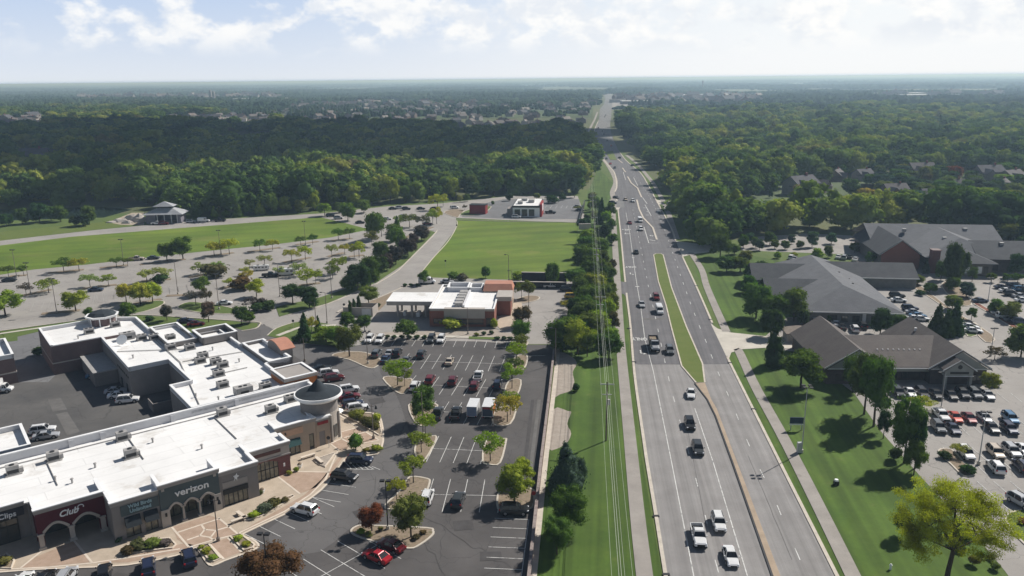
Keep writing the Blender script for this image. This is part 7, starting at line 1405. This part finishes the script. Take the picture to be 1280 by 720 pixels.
trow("among the right-hand houses", 'garden trees among the right-hand houses', [(943, 233, 19, 17, r_, 'blue'), (998, 252, 18, 22, r_, 'sand'), (963, 248, 6, 11, r_, 'dark'), (1017, 254, 22, 26, r_, 'mid'), (1030, 228, 22, 20, r_, 'olive'), (1062, 246, 22, 24, r_, 'mid'), (1050, 222, 20, 18, r_, 'mid'), (1082, 252, 24, 18, r_, 'gold'), (1100, 236, 24, 20, r_, 'blue'), (1120, 236, 24, 18, r_, 'blue'), (1136, 228, 18, 16, r_, 'mid'), (1154, 232, 18, 26, r_, 'olive'), (1158, 236, 16, 20, r_, 'brown'), (1190, 226, 22, 20, r_, 'orange'), (1174, 216, 18, 14, r_, 'dark'), (1216, 232, 26, 16, r_, 'blue'), (1180, 244, 34, 18, r_, 'mid'), (1244, 242, 18, 18, r_, 'mid'), (1266, 250, 24, 22, r_, 'olive'), (1220, 258, 44, 22, r_, 'lime'), (1130, 268, 50, 30, r_, 'lime'), (1010, 268, 18, 22, r_, 'lime'), (1062, 275, 40, 24, r_, 'lime'), (1124, 285, 22, 26, r_, 'lime'), (1167, 288, 16, 26, c_, 'blue'), (1224, 296, 50, 30, r_, 'olive'), (1262, 305, 40, 30, r_, 'olive'), (1210, 285, 40, 26, r_, 'green')])
# ================================================================ LAMPS, POLES, WIRES
def lamp(px, py, h, kind, label, group=None, m=None):
    x, y = G(px, py); t = thing('street_lamp', label, 'lamp post', (x, y, .1), R(rnd.uniform(-8, 8)), group); m = m or POLEM
    a = MB(); a.cyl(0, 0, .6, h, .11, .07, 8); a.build('pole', m, t); a = MB(); a.cyl(0, 0, 0, .6, .3, .28, 10); a.build('base', CONC if kind != 'lantern' else m, t)
    if kind == 'box':
        for s_ in (-1, 1): a = MB(); a.box(s_ * .15 if s_ > 0 else -.85, .85 if s_ > 0 else -.15, -.28, .28, h - .1, h + .15); a.build('lamp_head', DARK, t)
    elif kind == 'single': a = MB(); a.tube((0, 0, h - .1), (-.9, 0, h + .1), .05); a.box(-1.5, -.8, -.2, .2, h, h + .18); a.build('lamp_head', DARK, t)
    elif kind == 'lantern':
        for s_ in (-1, 1):
            a = MB(); a.tube((0, 0, h - .3), (s_ * .8, 0, h - .1), .04); a.cyl(s_ * .8, 0, h - .75, h - .15, .28, .12, 8); a.build('lamp_head', DARK, t)
    elif kind == 'cluster':
        for k in range(4): an = k * math.pi / 2 + .6; a = MB(); a.tube((0, 0, h - .2), (.8 * math.cos(an), .8 * math.sin(an), h), .05); a.box(.8 * math.cos(an) - .3, .8 * math.cos(an) + .3, .8 * math.sin(an) - .25, .8 * math.sin(an) + .25, h, h + .22); a.build('lamp_head', DARK, t)
    return t
lamp(485, 662, 8.2, 'box', 'dark double-headed lamp post on the bottom lot island', m=DARK); lamp(336, 735, 8.2, 'box', 'dark double-headed lamp post in front of the big autumn tree', m=DARK)
for i, (px, py, h, k, lb) in enumerate([(694.5, 455, 9, 'single', 'lamp post behind the brick wall at the tree belt'), (529, 545, 9, 'single', 'lamp post inside the lime trees of the lot centre'), (585, 418, 7.5, 'single', 'lamp post in front of the bank wall'), (661, 403, 9, 'single', 'lamp post beside the brown tree at the bank'), (460, 455, 8, 'cluster', 'multi-headed lamp on the lot island next to two white SUVs'),
        (381, 452, 6, 'lantern', 'twin lantern lamp behind the orange-walled shop corner'), (409, 404, 9, 'single', 'tall lamp post on the drive below the verge'), (467, 549, 7, 'lantern', 'lantern post at the tip of the plaza near the turret'), (273, 677, 7, 'lantern', 'twin lantern lamp on the plaza paving in front of the teal shop'), (636, 351, 9, 'single', 'slim lamp post at the near edge of the square field'), (640, 357, 5, 'single', 'short lamp post behind the bank tower'),
        (21, 347, 10, 'box', 'lamp post at the field edge in the left corner'), (38.5, 368, 10.5, 'box', 'lamp post beside a plum sparse tree at far left'), (71, 391, 10.5, 'box', 'lamp post left of the lime tree next to the ring road'), (155, 332, 10, 'box', 'lamp post at the field edge beside two small green trees'), (276, 319, 10, 'box', 'lamp post standing between two yellow trees at the field edge'), (222.5, 368, 11, 'box', 'tall lamp post on a bare island in the middle of the pale car park'), (274, 387, 11, 'box', 'lamp post by the white car near the grass island'), (350, 371, 11, 'single', 'lamp post below the motorhomes'), (415, 373, 11, 'single', 'lamp post on the verge beside the drive'), (382, 306, 10, 'box', 'lamp post on the field edge right of the yellow pair'), (1176, 512, 8, 'single', 'lamp post above the white pickup in the medical lot'), (1223, 581, 10, 'box', 'tall lamp post on a concrete base in the medical lot'), (1238, 445, 7, 'box', 'lamp at the drive bend beside the round lawn'), (1235, 376, 7, 'box', 'twin lamp near the packed upper right rows'), (395, 404, 6, 'single', 'short lamp by the corner lawn conifers'), (471, 300, 12, 'single', 'lamp post at the far end of the mown field')]):
    lamp(px, py, h, k, lb, m=(GALV if px > 1100 else POLEM))
t = lamp(1002, 566, 12.8, 'cluster', 'tall slim floodlight pole with several heads on the right highway lawn', m=GALV)
a = MB(); a.box(-.9, -.1, -.3, .3, 0, 2.0); a.box(-.75, -.25, -.32, -.3, .9, 1.5); a.build('cabinet', GALV, t)
o = thing('monument_sign', 'low dark blue and white sign board standing on the lawn beside the floodlight pole', 'sign', (*G(995, 538), .02), R(-4)); a = MB(); a.box(-1.3, 1.3, 0, .15, 1.2, 2.7); a.build('board', mat('sign_navy', (.03, .05, .09), .5, .1, 1), o); a = MB(); a.box(-1.3, 1.3, -.03, -.003, 1.15, 1.4); a.build('stripe', SIGNW, o); a = MB(); a.box(-1.1, -.95, 0, .12, 0, 1.19); a.box(.95, 1.1, 0, .12, 0, 1.19); a.build('post', GALV, o)
o = thing('utility_box', 'small white and dark utility box alone on the right lawn', 'utility box', (*G(1045, 606), .02)); a = MB(); a.box(-.4, .4, -.3, .3, 0, .7); a.build('body', DARK, o); a = MB(); a.cyl(0, 0, .7, 1.0, .35, .3, 10); a.build('cap', SIGNW, o)
o = thing('hydrant', 'tiny white hydrant near the bottom of the right lawn', 'hydrant', (*G(1113, 712), .02)); a = MB(); a.cyl(0, 0, 0, .7, .18, .16, 8); a.build('barrel', SIGNW, o); a = MB(); a.cyl(0, 0, .7, .9, .22, .08, 8); a.build('bonnet', SIGNW, o)
o = thing('pole_sign', 'pale signboard on a single post at the corner of the square field', 'sign', (*G(731, 303), .02), R(5)); a = MB(); a.box(-.3, .3, -.3, .3, 0, 7.5); a.build('post', STUCCO_L, o); a = MB(); a.box(-2.6, 2.4, -.4, .4, 5.6, 8.0); a.build('board', STUCCO_L, o)
for i, (px, py, lb) in enumerate([(367, 410, 'small dark road sign at the drive junction'), (430.5, 389, 'small dark sign on the kerb by the arborvitae'), (571, 287, 'small dark sign at the bend of the access road'), (557, 333, 'small dark sign on the curve beside the square field'), (467.5, 359.5, 'small road sign on the drive verge'), (667, 631, 'small red stop sign at the end of the right island beside the wall'), (411.5, 560, 'low planter sign by the shop doors')]):
    x, y = G(px, py); o = thing('road_sign', lb, 'sign', (x, y, .02)); a = MB(); a.cyl(0, 0, 0, 2.1, .05, .05, 6); a.build('post', GALV, o); a = MB(); a.prism_xz([(.38 * math.cos(R(22.5 + 45 * k)), 2.1 + .38 * math.sin(R(22.5 + 45 * k))) for k in range(8)], -.09, -.055); a.build('face', MATS['red_cladding'] if i == 5 else FRAME, o)
# accessible-bay panels, benches and planters on the plaza
for px, py, rz, lb in ((300, 652, 40, 'pale stone bench in front of the planting bed corner'), (302, 647, -45, 'short stone bench behind the plaza bench corner'), (399, 578, -52, 'stone bench at the edge of the triangular gravel bed'), (385, 573, 38, 'small bench beside the wine-brick shop front')):
    o = thing('bench', lb, 'bench', (*G(px, py), .13), R(rz)); a = MB(); a.box(-1.4, 1.4, -.3, .3, .38, .5); a.build('seat', PAVEL, o)
    for s_ in (-1, 1): a = MB(); a.box(s_ * 1.1 - .15, s_ * 1.1 + .15, -.25, .25, 0, .379); a.build('leg', STUCCO_L, o)
for px, py, lb in ((208, 658, 'white planter bowl beside the teal shop pier'), (375, 585, 'yellow-flowered planter by the brick shop'), (328, 617, 'planter at the grey shop corner'), (420, 543, 'planter at the foot of the turret')):
    o = thing('planter', lb, 'planter', (*G(px, py), .13)); a = MB(); a.cyl(0, 0, 0, .6, .3, .5, 10); a.build('pot', SIGNW, o); a = MB(); a.cyl(0, 0, .6, .95, .45, .2, 8); a.build('flowers', MULCH, o)
o = thing('storefront_flag', 'small white wire-framed umbrella stand beside the turret', 'umbrella stand', (*G(421, 527), .13)); a = MB(); a.cyl(0, 0, 0, 2.4, .05, .05, 6); a.build('pole', SIGNW, o); a = MB(); a.cyl(0, 0, 2.2, 2.8, 1.5, .05, 10); a.build('canopy', SIGNW, o)
# power line
pdir = R(84.9); P0 = G(757.5, 551)
tops = []
NP = [(-2), (-1), 0, 1, 2, 3, 4, 5]
for i, k in enumerate(NP):
    s0 = 62.0 * k; x = P0[0] + math.cos(pdir) * s0 - (.0 if k < 3 else 0); y = P0[1] + math.sin(pdir) * s0
    hp = 12.0; tops.append((x, y, hp))
    if y < 20 or y > 420: continue
    o = thing('utility_pole', ('wooden utility pole with crossarm on the bright roadside lawn' if k == 0 else f'wooden utility pole with crossarm beside the highway, {ordi(abs(k) - 1)} {"beyond" if k > 0 else "before"} the one on the bright lawn'), 'utility pole', (x, y, 0), pdir - R(90))
    a = MB(); a.cyl(0, 0, 0, hp, .17, .11, 8); a.build('pole', WOODP, o); a = MB(); a.box(-1.3, 1.3, -.07, .07, hp - .55, hp - .4); a.box(-.9, .9, -.07, .07, hp - 2.6, hp - 2.48); a.build('crossarm', GALV, o)
    a = MB(); [a.cyl(xx, 0, hp - .4, hp - .15, .06, .05, 6) for xx in (-1.2, 0.3, 1.2)]; a.build('insulator', HVAC, o)
    if k in (0, 2): a = MB(); a.cyl(.35, 0, hp - 4.6, hp - 3.5, .26, .26, 10); a.build('transformer', HVAC, o)
wm = mat('wire_metal', (.42, .45, .38), .45, .05, 1)
for wn, (off, dz) in enumerate(((-1.2, -.1), (-.15, -2.5), (.15, -2.4), (1.2, -.1), (.3, -.1))):
    a = MB()
    for (x0, y0, z0), (x1, y1, z1) in zip(tops, tops[1:]):
        px_, py_ = math.cos(pdir - math.pi / 2) * off, math.sin(pdir - math.pi / 2) * off; n = 10; pts = []
        for j in range(n + 1): u = j / n; pts.append((x0 + (x1 - x0) * u + px_, y0 + (y1 - y0) * u + py_, z0 + dz - 1.1 * 4 * u * (1 - u) * .55))
        for q, r in zip(pts, pts[1:]): a.tube(q, r, .021 if abs(off) > .2 else .034, n=4)
    tag(a.build('power_line', wm), ('left outer', 'left inner lower', 'right inner lower', 'right outer', 'upper centre')[wn] + ' overhead wire running along the roadside poles', 'overhead wire')
# traffic signals at the far junction
for i, (px, py) in enumerate(((742, 172), (766, 176), (748, 152))):
    o = thing('traffic_signal', f'tiny mast-arm traffic signal at the far junction, {ordi(i)} of three', 'traffic signal', (*G(px, py), 0)); a = MB(); a.cyl(0, 0, 0, 8, .2, .15, 6); a.build('mast', GALV, o); sgn = 1 if i != 1 else -1; a = MB(); a.tube((0, 0, 7.4), (sgn * 12, 0, 8), .12); a.build('arm', GALV, o); a = MB(); a.box(sgn * 10 - .4, sgn * 10 + .4, -.2, .2, 6.6, 8.2); a.build('signal_head', DARK, o)
# people-free stalls around the pavilion: white tarpaulined piles
for i, (px, py, w_, h_) in enumerate(((140, 278, 6, 1.5), (152, 277, 9, 3), (164, 276, 9, 6), (175, 277, 7, 6.5), (160, 279, 6, 2.5), (214, 277, 10, 1.2))):
    x, y = G(px, py); a = MB(); rs = random.Random(i); n = 14; iv, fi = ico(); v = [(q[0] * w_ * .5 * rs.uniform(.8, 1.15), q[1] * w_ * .35 * rs.uniform(.8, 1.15), max(0, q[2]) * h_ * .62 * rs.uniform(.75, 1.1)) for q in iv]; a.add(v, [tuple(f) for f in fi]); o = a.build('stone_pile', SOILR if i == 5 else STUCCO_L, loc=(x, y, 0)); tag(o, f'pale heap of quarry stone beside the pavilion, {ordi(i)} from the left', 'stone heap', 'pale heaps by the pavilion')

# ================================================================ HOUSES
RCOL = [mat('house_roof', c, .9, .15, .3) for c in ((.12, .11, .11), (.17, .15, .14), (.09, .09, .10), (.26, .24, .22))]
HWALL = [mat('house_wall', c, .85, .1, .5) for c in ((.34, .32, .30), (.2, .15, .13), (.44, .42, .41), (.25, .23, .22))]
def house_mesh(k, rs):
    a = MB(); w_, d_, h = rs.uniform(12, 17), rs.uniform(9, 12), rs.uniform(4.5, 6.2); a.mi(0); a.box(-w_ / 2, w_ / 2, -d_ / 2, d_ / 2, 0, h); a.mi(1); gable_x(a, -w_ / 2, w_ / 2, -d_ / 2, d_ / 2, h, h + 3.6, .5)
    a.mi(0); a.box(-w_ / 2 + .2, -w_ / 2 + 6, -d_ / 2 - 4, -d_ / 2 + .1, 0, h - 1); a.prism_xz([(-w_ / 2 + .2, h - 1), (-w_ / 2 + 6, h - 1), (-w_ / 2 + 3.1, h + 1.7)], -d_ / 2 - 4, -d_ / 2 + 1); a.prism_yz([(-d_ / 2, h), (d_ / 2, h), (0, h + 3.4)], -w_ / 2 + .02, -w_ / 2 + .1); a.prism_yz([(-d_ / 2, h), (d_ / 2, h), (0, h + 3.4)], w_ / 2 - .1, w_ / 2 - .02)
    a.mi(1); gable_y(a, -w_ / 2 + .2, -w_ / 2 + 6, -d_ / 2 - 4, 0, h - 1, h + 1.8, .4)
    a.mi(3); a.box(w_ * .2, w_ * .2 + 1, -.5, .5, h + 2, h + 5)
    a.mi(2)
    for x in (0, 3.2): a.box(x, x + 1.1, -d_ / 2 - .05, -d_ / 2 - .01, 1, 2.4); a.box(x, x + 1.1, -d_ / 2 - .05, -d_ / 2 - .01, h - 1.9, h - .6)
    return a.mesh('house', [HWALL[k % 4], RCOL[(k * 3 + 1) % 4], GLASS, BRICK_R])
rs = random.Random(77); HM = [house_mesh(k, rs) for k in range(8)]
def house(x, y, label, group, s_=1.0, k=None, rz=None):
    o = bpy.data.objects.new('house', HM[rs.randrange(8) if k is None else k]); COL.objects.link(o); o.location = (x, y, 0); o.rotation_euler = (0, 0, rs.uniform(0, 6.28) if rz is None else rz); o.scale = (s_,) * 3; tag(o, label, 'house', group); return o
hp_ = [(1000, 243, 'lone large house with several pale gables behind the golden tree', 1.35, 0.5), (1020, 240, 'house with white gables just right of the large pale-gabled one', 1.0, 2.4), (1045, 226, 'pale house peeping between round trees', 1, 1), (1078, 225, 'small pale house left of the brown autumn trees', .9, .4), (1166, 254, 'white-walled house with brown roof behind the bright green crowns', 1.1, .15), (1117, 246, 'house with a low tan roof among blue-green trees', 1, .2), (1150, 220, 'long low roofed house behind the dark tree', 1.2, .1), (1234, 226, 'wide tan roofed house at the right above the round trees', 1.25, .1), (1263, 230, 'grey house beside the right picture edge', 1.1, .5), (1252, 240, 'brown roofed house near the right edge', 1, .9), (1190, 240, 'house hidden behind the orange tree', 1, .1),
       (845, 222, 'greyish house by the right side of the highway woods', 1, .3), (44, 203, 'pale two-storey house in the dark left woods', 1.6, .2), (62, 211, 'white house standing lower in the dark left woods', .9, .8), (150, 196, 'grey roofed house half hidden in the dark woods', 1.1, .1), (285, 195, 'little house at the lane through the left woods', .9, .5), (1160, 268, 'house with white porch behind the slate church roof', .9, .3)]
for px, py, lb, s_, rz in hp_: house(*G(px, py), lb, None, s_ * .85, None, rz)
def houses_in(px_poly, step, seed, label, group, mx=60, s_=1.0):
    r2 = random.Random(seed); poly = gp(px_poly); xs = [p[0] for p in poly]; ys = [p[1] for p in poly]; pts = []; y = min(ys)
    while y < max(ys):
        x = min(xs)
        while x < max(xs):
            p = (x + r2.uniform(-.3, .3) * step, y + r2.uniform(-.3, .3) * step * 1.3)
            if inside(p, poly) and vis(p): pts.append(p)
            x += step
        y += step * 1.5
    r2.shuffle(pts)
    for p in pts[:mx]: house(*p, label, group, s_ * r2.uniform(.9, 1.25))
houses_in([(215, 160), (340, 160), (345, 145), (210, 147)], 34, 1, 'pale roofed house in the housing estate beyond the left woods', 'houses of the left estate', 45, .95)
houses_in([(350, 159), (728, 161), (738, 148), (742, 134), (350, 136)], 44, 2, 'small roofed house in the distant estate along the middle of the woods', 'houses of the middle estate', 130, .95)
houses_in([(545, 172), (730, 168), (728, 157), (540, 158)], 38, 3, 'tiny house in the gap of trees left of the far highway', 'houses by the far highway', 34, 1.0)
houses_in([(-20, 166), (60, 161), (60, 149), (-20, 151)], 34, 4, 'white walled house at the far left edge above the dark woods', 'houses at the far left', 26, 1.25)
houses_in([(345, 138), (740, 136), (742, 131), (340, 131)], 60, 5, 'minute house roof in the hazy distance left of the highway', 'hazy distant houses', 40, 1.5)
# industrial sheds in the far distance
rs = random.Random(9)
for i, (px, py, w_, d_, h_, c) in enumerate([(800, 124, 90, 50, 9, 3), (840, 122.5, 160, 60, 10, 0), (870, 121.5, 110, 60, 9, 3), (920, 121, 90, 50, 9, 1), (780, 128, 80, 40, 8, 2), (805, 130, 120, 50, 8, 3), (850, 127, 90, 50, 8, 1), (895, 126, 80, 40, 8, 3), (270, 127, 110, 50, 12, 2), (310, 128, 90, 40, 12, 0), (350, 127, 60, 40, 11, 3), (590, 105.5, 500, 150, 14, 3), (610, 104.8, 400, 150, 14, 0), (1110, 120.5, 220, 60, 10, 3), (1160, 122, 160, 60, 9, 0), (1080, 126, 80, 40, 8, 2), (560, 118, 120, 60, 10, 2), (690, 104.5, 300, 100, 14, 3)]):
    x, y = G(px, py); o = thing('warehouse', f'far pale flat-roofed warehouse in the hazy distance, {ordi(i)} in the list from the highway outwards', 'warehouse', (x, y, 0), rs.uniform(-.2, .2), 'distant warehouses'); a = MB(); a.box(-w_ / 2, w_ / 2, -d_ / 2, d_ / 2, 0, h_); a.build('wall', HWALL[c], o); a = MB(); a.box(-w_ / 2 - .5, w_ / 2 + .5, -d_ / 2 - .5, d_ / 2 + .5, h_, h_ + 1); a.build('roof', ROOFW if c in (0, 3) else RCOL[3], o)
for i, (px, py, hh) in enumerate(((264, 128, 38), (268, 128, 34), (878, 112, 45))):
    x, y = G(px, py); o = thing('silo', f'tall pale silo tower on the hazy plain, {ordi(i)} from the left', 'silo', (x, y, 0)); a = MB(); a.cyl(0, 0, 0, hh, 5, 5, 12); a.build('shaft', HWALL[2], o); a = MB(); a.cyl(0, 0, hh, hh + 4, 5, 1, 12); a.build('cap', HWALL[3], o)

# ================================================================ FAR PLAIN: wooded masses thinning with distance
CP = []
for k in range(5):
    r3 = np.random.RandomState(900 + k); parts = []; fs = []; off = 0
    iv, fi = ico()
    for c in range(26):
        cx, cy = r3.uniform(-.5, .5, 2); rad = r3.uniform(.07, .13); hh = r3.uniform(.55, 1.0); w__ = iv * np.array([rad, rad, hh * .62]) * r3.uniform(.8, 1.15, (len(iv), 1)) + np.array([cx, cy, hh * .4]); parts.append(w__); fs.append(fi + off); off += len(iv)
    V = np.concatenate(parts); F = np.concatenate(fs); me = bpy.data.meshes.new('tree_mass'); me.from_pydata(V.tolist(), [], F.tolist()); me.materials.append(CANOPY); CP.append(me)
FIELD = mat('far_field', (.15, .14, .07), .95, .3, .002, (.20, .19, .10)); FIELD2 = mat('far_green_field', (.07, .10, .035), .95, .3, .003)
rs = random.Random(41)
roadc = gp([(760, 200), (758, 150), (760, 135), (763, 120), (757, 112)])
def near_road(p, d):
    for a, b in zip(roadc, roadc[1:]):
        ab = (b[0] - a[0], b[1] - a[1]); t = max(0, min(1, ((p[0] - a[0]) * ab[0] + (p[1] - a[1]) * ab[1]) / (ab[0] ** 2 + ab[1] ** 2)))
        if math.hypot(p[0] - a[0] - ab[0] * t, p[1] - a[1] - ab[1] * t) < d: return True
    return False
CLEAR = [gp(q) for q in ([(765, 134), (960, 133), (955, 119), (765, 119)], [(1095, 127), (1290, 124), (1290, 117), (1095, 119)], [(210, 148), (345, 148), (350, 140), (205, 141)], [(345, 160), (722, 162), (735, 150), (742, 134), (345, 134)], [(0, 143), (70, 141), (70, 136), (0, 138)], [(90, 127), (360, 125), (360, 119), (100, 121)], [(1040, 134), (1110, 133), (1110, 128), (1040, 129)])]
pts, scs, ros, ixs = [], [], [], []
y = 1500
while y < 26000:
    step = 60 if y < 3500 else (95 if y < 7000 else 200); x = -.72 * y - 100
    while x < .72 * y + 100:
        p = (x + rs.uniform(-.4, .4) * step, y + rs.uniform(-.4, .4) * step)
        n_ = mnoise.noise(Vector((p[0] * .0011, p[1] * .0007, 1))) + .6 * mnoise.noise(Vector((p[0] * .004, p[1] * .003, 7)))
        clear = any(inside(p, q) for q in CLEAR)
        if not inside(p, LP_) and not inside(p, RP_) and not near_road(p, 55 if y < 6000 else 90) and n_ > (-.30 if y < 3500 else -.10) and (not clear or rs.random() < .88):
            big = 1.25 if n_ > 0 else .9; pts.append(p); scs.append((step * 1.35 * (.45 if clear else 1), step * 1.35 * (.45 if clear else 1), rs.uniform(10, 17) * big * (.7 if clear else 1) * (1 if y < 7000 else 1.25))); ros.append(rs.uniform(0, 6.28)); ixs.append(rs.randrange(5))
        x += step
    y += step * 1.05
gn_scatter('distant_woods', pts, scs, ros, ixs, CP, 'hazy wooded plain reaching from the near woods to the horizon', 'woods'); print('far', len(pts))
for q, m_ in (([(765, 121), (960, 120), (960, 116.8), (765, 117.4)], FIELD), ([(1100, 121.5), (1290, 119), (1290, 116.2), (1100, 117.5)], FIELD), ([(860, 262), (1080, 275), (1110, 232), (985, 225), (925, 240)], FIELD2), ([(1060, 262), (1290, 268), (1290, 215), (1080, 222)], FIELD2), ([(765, 134), (960, 133), (955, 121.5), (765, 122)], MATS['bleached_asphalt']), ([(380, 150), (740, 147), (742, 134), (380, 134)], FIELD2), ([(200, 162), (345, 160), (345, 140), (200, 142)], FIELD2), ([(80, 127), (365, 125), (365, 121), (80, 122)], FIELD), ([(540, 106), (760, 105), (760, 104.2), (540, 104.8)], FIELD), ([(-50, 168), (60, 162), (60, 138), (-50, 140)], FIELD2)):
    sheet('field', q, .35, m_)
houses_in([(775, 133), (955, 132), (950, 122), (775, 123)], 75, 6, 'tiny pale building of the distant commercial strip right of the highway', 'far commercial strip buildings', 60, 1.9)
houses_in([(1100, 126), (1275, 123), (1275, 119), (1100, 120)], 130, 7, 'tiny pale building on the distant plain at the right', 'far right plain buildings', 30, 2.2)
houses_in([(90, 127), (360, 125), (360, 121), (100, 122)], 110, 8, 'tiny pale building on the distant plain at the left', 'far left plain buildings', 45, 2.2)

# ================================================================ CLOUDS high outside the frame, which shade the left woods
def cloud(px_poly, hc, seed, thick=45):
    base = gp(px_poly); dx, dy = sdir.x / sdir.z * hc, sdir.y / sdir.z * hc
    a = MB(); rs = random.Random(seed); iv, fi = ico(); xs = [p[0] for p in base]; ys = [p[1] for p in base]
    n = 0
    while n < 240:
        p = (rs.uniform(min(xs), max(xs)), rs.uniform(min(ys), max(ys)))
        if not inside(p, base): continue
        r = rs.uniform(45, 95) * min(1, max(.5, p[1] / 900)); n += 1
        a.add([(q[0] * r * rs.uniform(.92, 1.08) + p[0] + dx, q[1] * r * rs.uniform(.92, 1.08) + p[1] + dy, q[2] * r * .4 + hc + rs.uniform(-.1, .1) * thick) for q in iv], [tuple(f) for f in fi])
    o = a.build('cloud', mat('cloud_white', (.85, .86, .88), 1.0, .04, .01)); return struct(o)
cloud([(-420, 275), (150, 262), (240, 238), (300, 222), (430, 212), (540, 214), (600, 206), (690, 212), (728, 196), (722, 175), (700, 162), (540, 163), (380, 166), (200, 166), (0, 160), (-300, 168)], 900, 5)

# ================================================================ HAZE
hzm = bpy.data.materials.new('haze_air'); hzm.use_nodes = True; nt = hzm.node_tree; nt.nodes.clear()
pv = N(nt, 'ShaderNodeVolumePrincipled'); pv.inputs['Color'].default_value = (.54, .76, 1.0, 1); pv.inputs['Absorption Color'].default_value = (.5, .84, 1, 1); pv.inputs['Density'].default_value = HAZE_D; pv.inputs['Anisotropy'].default_value = .2
o_ = N(nt, 'ShaderNodeOutputMaterial'); L(nt, pv.outputs[0], o_.inputs['Volume'])
mb = MB(); mb.box(-31000, 31000, -29000, 33500, -1, 69); hz_o = mb.build('haze', hzm); struct(hz_o, 'stuff')
